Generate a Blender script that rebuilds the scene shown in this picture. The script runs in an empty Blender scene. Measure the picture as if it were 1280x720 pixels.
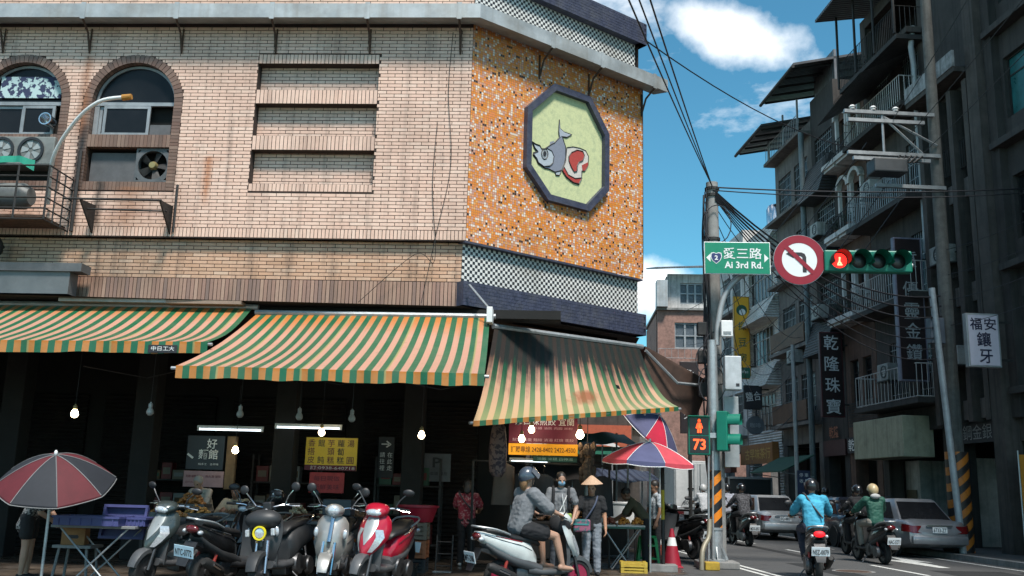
import bpy, bmesh, math, random
import numpy as np
from mathutils import Matrix, Vector, Euler
random.seed(7)
R = math.radians
sc = bpy.context.scene
COL = sc.collection

# ------------------------------------------------------------------ camera
cam_d = bpy.data.cameras.new('camera'); cam = bpy.data.objects.new('camera', cam_d); COL.objects.link(cam)
cam_d.sensor_width = 36.0; cam_d.lens = 33.75; cam_d.clip_end = 6000; cam_d.clip_start = 0.1
_y, _p, _r = R(3.0), R(11.8), R(1.5)
_F = Vector((-math.sin(_y)*math.cos(_p), math.cos(_y)*math.cos(_p), math.sin(_p)))
_R0 = Vector((math.cos(_y), math.sin(_y), 0)); _U0 = _R0.cross(_F)
_Rt = _R0*math.cos(_r) + _U0*math.sin(_r); _Up = -_R0*math.sin(_r) + _U0*math.cos(_r)
_m = Matrix((_Rt, _Up, -_F)).transposed().to_4x4(); _m.translation = (0, 0, 1.45)
cam.matrix_world = _m
sc.camera = cam

# ------------------------------------------------------------------ world, sun, exposure
SUN_AZ, SUN_EL = R(158), R(59)          # azimuth clockwise from +Y, behind the camera to the right
sdir = Vector((math.sin(SUN_AZ)*math.cos(SUN_EL), math.cos(SUN_AZ)*math.cos(SUN_EL), math.sin(SUN_EL)))
w = bpy.data.worlds.new('World'); sc.world = w; w.use_nodes = True
nt = w.node_tree; nt.nodes.clear()
def wn(t, **k):
    n = nt.nodes.new(t)
    for a, b in k.items(): setattr(n, a, b)
    return n
sky = wn('ShaderNodeTexSky', sky_type='NISHITA', sun_disc=False)
sky.sun_elevation = SUN_EL; sky.sun_rotation = SUN_AZ; sky.air_density = 1.0; sky.dust_density = 0.2; sky.ozone_density = 2.2
tint = wn('ShaderNodeMix', data_type='RGBA', blend_type='MULTIPLY'); tint.inputs[0].default_value = 1.0
tint.inputs[7].default_value = (0.42, 0.88, 0.86, 1)
nt.links.new(sky.outputs[0], tint.inputs[6])
bg = wn('ShaderNodeBackground'); bg.inputs[1].default_value = 0.095
nt.links.new(tint.outputs[2], bg.inputs[0])
bgc = wn('ShaderNodeBackground'); bgc.inputs[0].default_value = (1.0, 0.99, 0.98, 1); bgc.inputs[1].default_value = 0.95
tc = wn('ShaderNodeTexCoord')
def dotv(v):
    n = wn('ShaderNodeVectorMath', operation='DOT_PRODUCT'); nt.links.new(tc.outputs['Generated'], n.inputs[0]); n.inputs[1].default_value = v
    return n.outputs['Value']
def mth(op, a, b=None, c=None, clamp=False):
    n = wn('ShaderNodeMath', operation=op); n.use_clamp = clamp
    for i, x in enumerate((a, b, c)):
        if x is None: continue
        if isinstance(x, (int, float)): n.inputs[i].default_value = x
        else: nt.links.new(x, n.inputs[i])
    return n.outputs[0]
nz = wn('ShaderNodeTexNoise'); nz.inputs['Scale'].default_value = 9; nz.inputs['Detail'].default_value = 8; nz.inputs['Roughness'].default_value = 0.58
nt.links.new(tc.outputs['Generated'], nz.inputs['Vector'])
masks = []
def bank(c, e1, e2, r1, r2, noise=1.5, w0=0.5):
    """one cloud bank: an ellipse of directions round c, frayed by noise"""
    a = mth('DIVIDE', dotv(e1), r1); b = mth('DIVIDE', dotv(e2), r2)
    d2 = mth('ADD', mth('MULTIPLY', a, a), mth('MULTIPLY', b, b))
    f = mth('SUBTRACT', 1.0, mth('SQRT', d2))
    f = mth('ADD', f, mth('MULTIPLY', mth('SUBTRACT', nz.outputs[0], 0.5), noise))
    front = mth('GREATER_THAN', dotv(c), 0.2)
    f = mth('MULTIPLY', mth('SMOOTHSTEP' if False else 'DIVIDE', f, w0, clamp=True), front)
    masks.append(f)
bank((0.1637, 0.8806, 0.4446), (0.9206, 0.0256, -0.3896), (-0.3545, 0.4731, -0.8066), 0.0980, 0.0310, 2.6, 1.0)
bank((0.0811, 0.9743, 0.2101), (0.9957, -0.0888, 0.0274), (0.0454, 0.2070, -0.9773), 0.0700, 0.0290, 2.4, 0.9)
# scattered cumulus over the whole dome, unseen part thickened for soft white fill
n2 = wn('ShaderNodeTexNoise'); n2.inputs['Scale'].default_value = 2.3; n2.inputs['Detail'].default_value = 9; n2.inputs['Roughness'].default_value = 0.6
mp = wn('ShaderNodeMapping'); mp.inputs['Location'].default_value = (1.1, 5.2, 3.0); mp.inputs['Scale'].default_value = (1, 1, 2.2)
nt.links.new(tc.outputs['Generated'], mp.inputs[0]); nt.links.new(mp.outputs[0], n2.inputs['Vector'])
masks.append(mth('DIVIDE', mth('SUBTRACT', n2.outputs[0], 0.52), 0.15, clamp=True))
mk = masks[0]
for m_ in masks[1:]: mk = mth('MAXIMUM', mk, m_)
mix = wn('ShaderNodeMixShader'); out = wn('ShaderNodeOutputWorld')
nt.links.new(mk, mix.inputs[0]); nt.links.new(bg.outputs[0], mix.inputs[1]); nt.links.new(bgc.outputs[0], mix.inputs[2]); nt.links.new(mix.outputs[0], out.inputs[0])

sl = bpy.data.lights.new('sun', 'SUN'); sl.energy = 2.9; sl.angle = R(11.0); sl.color = (1.0, 0.95, 0.88)
so = bpy.data.objects.new('sun', sl); COL.objects.link(so); so.rotation_euler = (-sdir).to_track_quat('-Z', 'Y').to_euler(); so.location = (20, -30, 60)

sc.view_settings.view_transform = 'Standard'; sc.view_settings.look = 'None'
sc.view_settings.exposure = 0.95; sc.view_settings.gamma = 1.0; sc.view_settings.use_curve_mapping = False
sc.render.engine = 'CYCLES'
sc.cycles.use_denoising = True; sc.cycles.max_bounces = 6; sc.cycles.caustics_reflective = False; sc.cycles.caustics_refractive = False
sc.cycles.sample_clamp_indirect = 4.0

# ------------------------------------------------------------------ materials
MATS = {}
def mat(name, col, rough=0.6, metal=0.0, var=0.18, scale=6.0, bump=0.0, bscale=40.0, dirt=0.0, dirtcol=(0.03, 0.026, 0.022), emit=0.0, coat=0.0, spec=0.5, alpha=None, streak=0.0, trans=0.0):
    if name in MATS: return MATS[name]
    m = bpy.data.materials.new(name); MATS[name] = m; m.use_nodes = True
    t = m.node_tree; b = t.nodes['Principled BSDF']; L = t.links.new
    b.inputs['Roughness'].default_value = rough; b.inputs['Metallic'].default_value = metal
    b.inputs['Specular IOR Level'].default_value = spec; b.inputs['Coat Weight'].default_value = coat; b.inputs['Coat Roughness'].default_value = 0.08
    if trans: b.inputs['Transmission Weight'].default_value = trans
    c4 = tuple(col) + (1,)
    b.inputs['Base Color'].default_value = c4
    if emit: b.inputs['Emission Color'].default_value = c4; b.inputs['Emission Strength'].default_value = emit
    g = t.nodes.new('ShaderNodeNewGeometry')
    if var or dirt or streak:
        n = t.nodes.new('ShaderNodeTexNoise'); n.inputs['Scale'].default_value = scale; n.inputs['Detail'].default_value = 6; n.inputs['Roughness'].default_value = 0.65
        L(g.outputs['Position'], n.inputs['Vector'])
        mr = t.nodes.new('ShaderNodeMapRange'); mr.inputs[1].default_value = 0.3; mr.inputs[2].default_value = 0.7; mr.inputs[3].default_value = 1 - var; mr.inputs[4].default_value = 1 + var*0.6
        L(n.outputs[0], mr.inputs[0])
        hs = t.nodes.new('ShaderNodeMix'); hs.data_type = 'RGBA'; hs.blend_type = 'MULTIPLY'; hs.inputs[0].default_value = 1; hs.inputs[6].default_value = c4
        L(mr.outputs[0], hs.inputs[7]); last = hs.outputs[2]
        if dirt:
            n2 = t.nodes.new('ShaderNodeTexNoise'); n2.inputs['Scale'].default_value = scale*0.27; n2.inputs['Detail'].default_value = 8; n2.inputs['Roughness'].default_value = 0.7
            L(g.outputs['Position'], n2.inputs['Vector'])
            m2 = t.nodes.new('ShaderNodeMapRange'); m2.inputs[1].default_value = 0.46; m2.inputs[2].default_value = 0.68; m2.inputs[3].default_value = 0; m2.inputs[4].default_value = dirt
            L(n2.outputs[0], m2.inputs[0])
            x = t.nodes.new('ShaderNodeMix'); x.data_type = 'RGBA'; L(m2.outputs[0], x.inputs[0]); L(last, x.inputs[6]); x.inputs[7].default_value = tuple(dirtcol) + (1,); last = x.outputs[2]
        if streak:      # rain streaks: noise stretched along the vertical
            mpn = t.nodes.new('ShaderNodeMapping'); mpn.inputs['Scale'].default_value = (7, 7, 0.35); L(g.outputs['Position'], mpn.inputs[0])
            n3 = t.nodes.new('ShaderNodeTexNoise'); n3.inputs['Scale'].default_value = 1.0; n3.inputs['Detail'].default_value = 5; L(mpn.outputs[0], n3.inputs['Vector'])
            m3 = t.nodes.new('ShaderNodeMapRange'); m3.inputs[1].default_value = 0.5; m3.inputs[2].default_value = 0.7; m3.inputs[3].default_value = 0; m3.inputs[4].default_value = streak
            L(n3.outputs[0], m3.inputs[0])
            x = t.nodes.new('ShaderNodeMix'); x.data_type = 'RGBA'; L(m3.outputs[0], x.inputs[0]); L(last, x.inputs[6]); x.inputs[7].default_value = tuple(dirtcol) + (1,); last = x.outputs[2]
        L(last, b.inputs['Base Color'])
        if emit: L(last, b.inputs['Emission Color'])
        if rough < 0.5 and not metal or dirt:
            mr2 = t.nodes.new('ShaderNodeMapRange'); mr2.inputs[3].default_value = max(0, rough - 0.08); mr2.inputs[4].default_value = min(1, rough + 0.2); L(n.outputs[0], mr2.inputs[0]); L(mr2.outputs[0], b.inputs['Roughness'])
    if bump:
        nb = t.nodes.new('ShaderNodeTexNoise'); nb.inputs['Scale'].default_value = bscale; nb.inputs['Detail'].default_value = 5; L(g.outputs['Position'], nb.inputs['Vector'])
        bp = t.nodes.new('ShaderNodeBump'); bp.inputs['Strength'].default_value = bump; bp.inputs['Distance'].default_value = 0.02; L(nb.outputs[0], bp.inputs['Height']); L(bp.outputs[0], b.inputs['Normal'])
    return m

def nodes(name):
    m = bpy.data.materials.new(name); MATS[name] = m; m.use_nodes = True
    t = m.node_tree; b = t.nodes['Principled BSDF']
    def N(ty, **k):
        n = t.nodes.new(ty)
        for a, v in k.items(): setattr(n, a, v)
        return n
    def math_(op, a, b_=None, clamp=False):
        n = N('ShaderNodeMath', operation=op); n.use_clamp = clamp
        for i, x in enumerate((a, b_)):
            if x is None: continue
            if isinstance(x, (int, float)): n.inputs[i].default_value = x
            else: t.links.new(x, n.inputs[i])
        return n.outputs[0]
    def mixc(f, a, c, mode='MIX'):
        n = N('ShaderNodeMix', data_type='RGBA', blend_type=mode)
        for i, x in ((0, f), (6, a), (7, c)):
            if isinstance(x, (int, float)): n.inputs[i].default_value = x
            elif isinstance(x, tuple): n.inputs[i].default_value = x if len(x) == 4 else x + (1,)
            else: t.links.new(x, n.inputs[i])
        return n.outputs[2]
    def noise(scale, vec=None, detail=6, rough=0.6):
        n = N('ShaderNodeTexNoise'); n.inputs['Scale'].default_value = scale; n.inputs['Detail'].default_value = detail; n.inputs['Roughness'].default_value = rough
        if vec is None:
            g = N('ShaderNodeNewGeometry'); vec = g.outputs['Position']
        t.links.new(vec, n.inputs['Vector']); return n.outputs[0]
    def rng(x, a, b_, c, d):
        n = N('ShaderNodeMapRange'); t.links.new(x, n.inputs[0])
        for i, v in enumerate((a, b_, c, d)): n.inputs[i+1].default_value = v
        return n.outputs[0]
    return m, t, b, N, math_, mixc, noise, rng, t.links.new

def brick_mat(name, cols, soot):
    m, t, b, N, mt, mx, nz_, rg, L = nodes(name)
    g = N('ShaderNodeNewGeometry'); oi = N('ShaderNodeObjectInfo')
    rnd = mt('FRACT', mt('ADD', g.outputs['Random Per Island'], oi.outputs['Random']))
    cr = N('ShaderNodeValToRGB'); L(rnd, cr.inputs[0]); e = cr.color_ramp.elements
    e[0].color = cols[0] + (1,); e[1].color = cols[-1] + (1,)
    for i, c in enumerate(cols[1:-1]): el = e.new((i+1)/(len(cols)-1)); el.color = c + (1,)
    c = mx(1.0, cr.outputs[0], rg(nz_(14), 0.3, 0.7, 0.92, 1.05), 'MULTIPLY')
    c = mx(rg(nz_(0.55, detail=8, rough=0.7), 0.46, 0.72, 0, 0.5), c, (0.24, 0.15, 0.10))          # old grime
    sep = N('ShaderNodeSeparateXYZ'); L(g.outputs['Position'], sep.inputs[0])
    mp_ = N('ShaderNodeMapping'); mp_.inputs['Scale'].default_value = (5, 5, 0.35); L(g.outputs['Position'], mp_.inputs[0])
    st = rg(nz_(1.0, mp_.outputs[0], 6, 0.6), 0.52, 0.74, 0, soot)
    c = mx(st, c, (0.06, 0.042, 0.034))                                                               # run-off streaks
    # rust run below a bolt, and black run-off beside the extractor opening
    def run(x0, w_, z1, z0, colr, amt, cc):
        dx = mt('ABSOLUTE', mt('ADD', mt('SUBTRACT', sep.outputs[0], x0), mt('MULTIPLY', mt('SUBTRACT', nz_(6), 0.5), w_*1.2)))
        f = mt('MULTIPLY', rg(dx, 0, w_, amt, 0), mt('MULTIPLY', rg(sep.outputs[2], z0, z0+0.35, 0, 1), rg(sep.outputs[2], z1, z1+0.04, 1, 0)))
        return mx(f, cc, colr)
    c = run(-6.55, 0.12, 7.3, 6.3, (0.42, 0.13, 0.03), 0.75, c)
    c = run(-6.42, 0.22, 7.3, 7.12, (0.42, 0.13, 0.03), 0.6, c)
    c = run(-8.98, 0.13, 7.9, 5.75, (0.012, 0.010, 0.009), 0.95, c)
    c = run(-8.55, 0.13, 6.8, 5.75, (0.02, 0.014, 0.010), 0.85, c)
    c = run(-7.95, 0.5, 6.7, 5.75, (0.30, 0.12, 0.05), 0.6, c)
    c = run(-9.05, 0.14, 9.3, 7.6, (0.30, 0.11, 0.04), 0.7, c)
    L(c, b.inputs['Base Color']); b.inputs['Roughness'].default_value = 0.42
    bp = N('ShaderNodeBump'); bp.inputs['Strength'].default_value = 0.25; bp.inputs['Distance'].default_value = 0.004; L(nz_(60), bp.inputs['Height']); L(bp.outputs[0], b.inputs['Normal'])
    return m
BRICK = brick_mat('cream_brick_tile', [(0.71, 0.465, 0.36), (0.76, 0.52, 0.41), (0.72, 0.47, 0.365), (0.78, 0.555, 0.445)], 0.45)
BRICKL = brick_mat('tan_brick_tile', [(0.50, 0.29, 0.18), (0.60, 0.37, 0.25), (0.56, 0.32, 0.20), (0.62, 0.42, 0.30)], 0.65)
BRICKD = brick_mat('brown_brick_tile', [(0.13, 0.075, 0.055), (0.20, 0.12, 0.09), (0.16, 0.085, 0.06), (0.25, 0.16, 0.12)], 0.4)
BRICKS_ = brick_mat('brown_soldier_tile', [(0.30, 0.17, 0.12), (0.42, 0.26, 0.19), (0.34, 0.19, 0.14), (0.22, 0.14, 0.115)], 0.5)

def mosaic_mat():
    m, t, b, N, mt, mx, nz_, rg, L = nodes('orange_mosaic_tile')
    uv = N('ShaderNodeTexCoord'); sc_ = N('ShaderNodeVectorMath', operation='SCALE'); sc_.inputs['Scale'].default_value = 1/0.047; L(uv.outputs['UV'], sc_.inputs[0])
    fl = N('ShaderNodeVectorMath', operation='FLOOR'); L(sc_.outputs[0], fl.inputs[0])
    fr = N('ShaderNodeVectorMath', operation='FRACTION'); L(sc_.outputs[0], fr.inputs[0])
    wn_ = N('ShaderNodeTexWhiteNoise', noise_dimensions='2D'); L(fl.outputs[0], wn_.inputs['Vector'])
    cr = N('ShaderNodeValToRGB'); cr.color_ramp.interpolation = 'CONSTANT'; L(wn_.outputs['Value'], cr.inputs[0])
    e = cr.color_ramp.elements; e[0].color = (0.74, 0.24, 0.03, 1); e[1].position = 0.30; e[1].color = (0.76, 0.24, 0.07, 1)
    for p, c in ((0.42, (0.70, 0.33, 0.18)), (0.56, (0.56, 0.30, 0.24)), (0.70, (0.76, 0.38, 0.12)), (0.80, (0.78, 0.67, 0.58)), (0.958, (0.03, 0.025, 0.025))):
        el = e.new(p); el.color = c + (1,)
    sx = N('ShaderNodeSeparateXYZ'); L(fr.outputs[0], sx.inputs[0])
    ed = mt('MINIMUM', mt('MINIMUM', sx.outputs[0], mt('SUBTRACT', 1.0, sx.outputs[0])), mt('MINIMUM', sx.outputs[1], mt('SUBTRACT', 1.0, sx.outputs[1])))
    gr = rg(ed, 0.05, 0.10, 1, 0)
    c = mx(gr, cr.outputs[0], (0.36, 0.17, 0.08))
    c = mx(rg(nz_(0.9, detail=8), 0.5, 0.8, 0, 0.35), c, (0.16, 0.07, 0.03))
    L(c, b.inputs['Base Color']); b.inputs['Roughness'].default_value = 0.3
    bp = N('ShaderNodeBump'); bp.inputs['Strength'].default_value = 0.5; bp.inputs['Distance'].default_value = 0.004; L(rg(ed, 0.03, 0.12, 0, 1), bp.inputs['Height']); L(bp.outputs[0], b.inputs['Normal'])
    return m
MOSAIC = mosaic_mat()
def checker_mat():
    m, t, b, N, mt, mx, nz_, rg, L = nodes('black_white_mosaic_tile')
    uv = N('ShaderNodeTexCoord'); sc_ = N('ShaderNodeVectorMath', operation='SCALE'); sc_.inputs['Scale'].default_value = 1/0.058; L(uv.outputs['UV'], sc_.inputs[0])
    ck = N('ShaderNodeTexChecker'); ck.inputs['Scale'].default_value = 1.0; L(sc_.outputs[0], ck.inputs['Vector'])
    ck.inputs['Color1'].default_value = (0.68, 0.67, 0.64, 1); ck.inputs['Color2'].default_value = (0.025, 0.025, 0.03, 1)
    c = mx(rg(nz_(1.2, detail=8), 0.5, 0.75, 0, 0.5), ck.outputs[0], (0.09, 0.08, 0.06))
    L(c, b.inputs['Base Color']); b.inputs['Roughness'].default_value = 0.35
    return m
CHECK = checker_mat()
def stripe_mat(name, n, c1, c2, soot):
    """awning canvas: stripes across u, weather along v (0 at the wall, 1 at the front edge)"""
    m, t, b, N, mt, mx, nz_, rg, L = nodes(name)
    uv = N('ShaderNodeTexCoord'); sx = N('ShaderNodeSeparateXYZ'); L(uv.outputs['UV'], sx.inputs[0])
    f = mt('GREATER_THAN', mt('FRACT', mt('MULTIPLY', sx.outputs[0], float(n))), 0.5)
    fad = rg(nz_(1.5, detail=8), 0.4, 0.75, 0, 0.12)
    fade_v = rg(sx.outputs[1], 0.02, 0.30, 0.0, 1.0)
    a = mx(mt('MULTIPLY', fade_v, 0.95), (0.52, 0.16, 0.012), c1)
    c = mx(f, a, mx(mt('MULTIPLY', fade_v, 0.65), c2, (0.013, 0.125, 0.06)))
    c = mx(fad, c, (0.40, 0.30, 0.22))
    if soot:
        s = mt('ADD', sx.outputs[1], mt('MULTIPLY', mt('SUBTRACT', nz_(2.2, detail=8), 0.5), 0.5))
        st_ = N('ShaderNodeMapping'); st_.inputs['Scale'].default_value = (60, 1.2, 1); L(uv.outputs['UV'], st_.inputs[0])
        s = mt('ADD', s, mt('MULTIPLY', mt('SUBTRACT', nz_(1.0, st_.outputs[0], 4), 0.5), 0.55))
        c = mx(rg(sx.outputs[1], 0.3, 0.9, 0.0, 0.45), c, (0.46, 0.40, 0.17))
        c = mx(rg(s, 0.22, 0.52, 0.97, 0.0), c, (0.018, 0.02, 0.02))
        du = mt('MULTIPLY', mt('SUBTRACT', sx.outputs[0], 0.52), 5.0); dv = mt('MULTIPLY', mt('SUBTRACT', sx.outputs[1], 0.74), 3.2)
        d = mt('ADD', mt('SQRT', mt('ADD', mt('MULTIPLY', du, du), mt('MULTIPLY', dv, dv))), mt('MULTIPLY', mt('SUBTRACT', nz_(5), 0.5), 0.8))
        c = mx(rg(d, 0.15, 0.45, 0.8, 0), c, (0.26, 0.075, 0.03))
    else:
        c = mx(rg(nz_(3.0, detail=9, rough=0.7), 0.58, 0.8, 0, 0.45), c, (0.10, 0.06, 0.03))
        sm_ = N('ShaderNodeMapping'); sm_.inputs['Scale'].default_value = (70, 1.6, 1); L(uv.outputs['UV'], sm_.inputs[0])
        c = mx(rg(nz_(1.0, sm_.outputs[0], 5), 0.58, 0.85, 0, 0.35), c, (0.09, 0.07, 0.04))
        seam = mt('LESS_THAN', mt('ABSOLUTE', mt('SUBTRACT', mt('FRACT', mt('MULTIPLY', sx.outputs[0], float(n)/6)), 0.5)), 0.012)
        c = mx(mt('MULTIPLY', seam, 0.8), c, (0.35, 0.30, 0.12))
    L(c, b.inputs['Base Color']); b.inputs['Roughness'].default_value = 0.36
    tr = N('ShaderNodeBsdfTranslucent'); L(c, tr.inputs[0]); ms = N('ShaderNodeMixShader'); ms.inputs[0].default_value = 0.06
    L(b.outputs[0], ms.inputs[1]); L(tr.outputs[0], ms.inputs[2]); L(ms.outputs[0], t.nodes['Material Output'].inputs[0])
    bp = N('ShaderNodeBump'); bp.inputs['Strength'].default_value = 0.3; bp.inputs['Distance'].default_value = 0.03; L(nz_(4), bp.inputs['Height']); L(bp.outputs[0], b.inputs['Normal'])
    return m
def diag_mat(name, c1, c2, period, col_axis_turn=1.0):
    """hazard paint wound round a post: diagonal bands from height and angle"""
    m, t, b, N, mt, mx, nz_, rg, L = nodes(name)
    tcn = N('ShaderNodeTexCoord'); sx = N('ShaderNodeSeparateXYZ'); L(tcn.outputs['Object'], sx.inputs[0])
    v = mt('ADD', sx.outputs[2], mt('MULTIPLY', sx.outputs[0], -col_axis_turn))
    f = mt('GREATER_THAN', mt('FRACT', mt('DIVIDE', v, period)), 0.5)
    c = mx(f, c1, c2)
    c = mx(rg(nz_(7, detail=8, rough=0.7), 0.55, 0.7, 0, 0.75), c, (0.05, 0.05, 0.05))
    L(c, b.inputs['Base Color']); b.inputs['Roughness'].default_value = 0.5
    return m
def print_mat(name, base, ink, scale, thr=0.52, var=0.1):
    """printed cloth: ink blotches on a ground colour"""
    m, t, b, N, mt, mx, nz_, rg, L = nodes(name)
    c = mx(rg(nz_(scale, detail=3), thr-0.02, thr+0.02, 0, 1), base, ink)
    L(c, b.inputs['Base Color']); b.inputs['Roughness'].default_value = 0.85
    return m
def rib_mat(name, col, period, axis=0, rough=0.5, metal=0.3, dirt=0.5):
    m, t, b, N, mt, mx, nz_, rg, L = nodes(name)
    c = mx(1.0, col, rg(nz_(3), 0.3, 0.7, 0.7, 1.1), 'MULTIPLY')
    c = mx(rg(nz_(0.8, detail=8, rough=0.7), 0.48, 0.72, 0, dirt), c, (0.05, 0.035, 0.025))
    L(c, b.inputs['Base Color']); b.inputs['Roughness'].default_value = rough; b.inputs['Metallic'].default_value = metal
    tcn = N('ShaderNodeTexCoord'); sx = N('ShaderNodeSeparateXYZ'); L(tcn.outputs['Object'], sx.inputs[0])
    wv = mt('SINE', mt('MULTIPLY', sx.outputs[axis], 6.283/period))
    bp = N('ShaderNodeBump'); bp.inputs['Strength'].default_value = 0.8; bp.inputs['Distance'].default_value = 0.03; L(wv, bp.inputs['Height']); L(bp.outputs[0], b.inputs['Normal'])
    return m

MORTAR = mat('dark_mortar', (0.045, 0.028, 0.022), 0.9, var=0.3)
SLATE = mat('navy_slate_tile', (0.045, 0.05, 0.085), 0.45, var=0.35, scale=9, dirt=0.35, dirtcol=(0.12, 0.115, 0.11), bump=0.3, bscale=25)
STEEL = mat('weathered_zinc', (0.40, 0.42, 0.43), 0.5, 0.35, var=0.22, scale=3, dirt=0.5, dirtcol=(0.20, 0.17, 0.13), streak=0.3)
GALV = mat('galvanised_steel', (0.42, 0.44, 0.45), 0.42, 0.6, var=0.2, scale=9, dirt=0.3, dirtcol=(0.12, 0.11, 0.1))
RUST = mat('rusty_iron', (0.085, 0.05, 0.035), 0.85, 0.1, var=0.5, scale=14, bump=0.2)
BLACKIRON = mat('black_iron', (0.03, 0.028, 0.027), 0.6, 0.2, var=0.4, scale=11)
ALU = mat('aluminium_frame', (0.34, 0.35, 0.36), 0.42, 0.4, var=0.2, scale=5, dirt=0.3)
GLASSD = mat('dark_window_glass', (0.012, 0.013, 0.015), 0.16, var=0.3, scale=1.5, spec=0.22)
DARKROOM = mat('unlit_interior', (0.012, 0.011, 0.010), 0.9, var=0.4, scale=2)  # near-black base puts the shade of unlit rooms into the colour
BLACKP = mat('black_plastic', (0.018, 0.018, 0.02), 0.42, var=0.25, scale=20)
RUBBER = mat('tyre_rubber', (0.02, 0.02, 0.02), 0.85, var=0.35, scale=30, bump=0.2)
CHROME = mat('chrome', (0.62, 0.62, 0.64), 0.18, 1.0, var=0.1)
STEELD = mat('dull_engine_metal', (0.11, 0.11, 0.115), 0.45, 0.8, var=0.3, scale=15)
LENS = mat('clear_lamp_lens', (0.62, 0.65, 0.68), 0.12, 0.35, var=0.35, scale=45, coat=0.6)
REDLENS = mat('red_lamp_lens', (0.11, 0.006, 0.008), 0.15, var=0.3, scale=40, coat=0.6)
AMBER = mat('amber_lamp_lens', (0.55, 0.16, 0.03), 0.2, var=0.2, coat=0.4)
WHITEP = mat('white_paint', (0.74, 0.74, 0.73), 0.4, var=0.1, dirt=0.15, dirtcol=(0.3, 0.28, 0.25))
PLATE = mat('plate_white', (0.72, 0.76, 0.78), 0.4, var=0.06)
PLATEB = mat('plate_pale_blue', (0.45, 0.62, 0.72), 0.4, var=0.06)
INK = mat('black_ink', (0.02, 0.02, 0.025), 0.6, var=0)
INKW = mat('white_lettering', (0.80, 0.80, 0.78), 0.6, var=0.05)
CONC = mat('grey_concrete', (0.27, 0.265, 0.255), 0.85, var=0.25, scale=5, dirt=0.5, dirtcol=(0.09, 0.085, 0.08), streak=0.4, bump=0.2, bscale=30)
SEATB = mat('black_vinyl', (0.014, 0.014, 0.015), 0.5, var=0.2, scale=30)
def paint(name, col, metal=0.0, rough=0.25): return mat(name, col, rough, metal, var=0.12, scale=8, coat=0.7, dirt=0.12)
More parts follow.
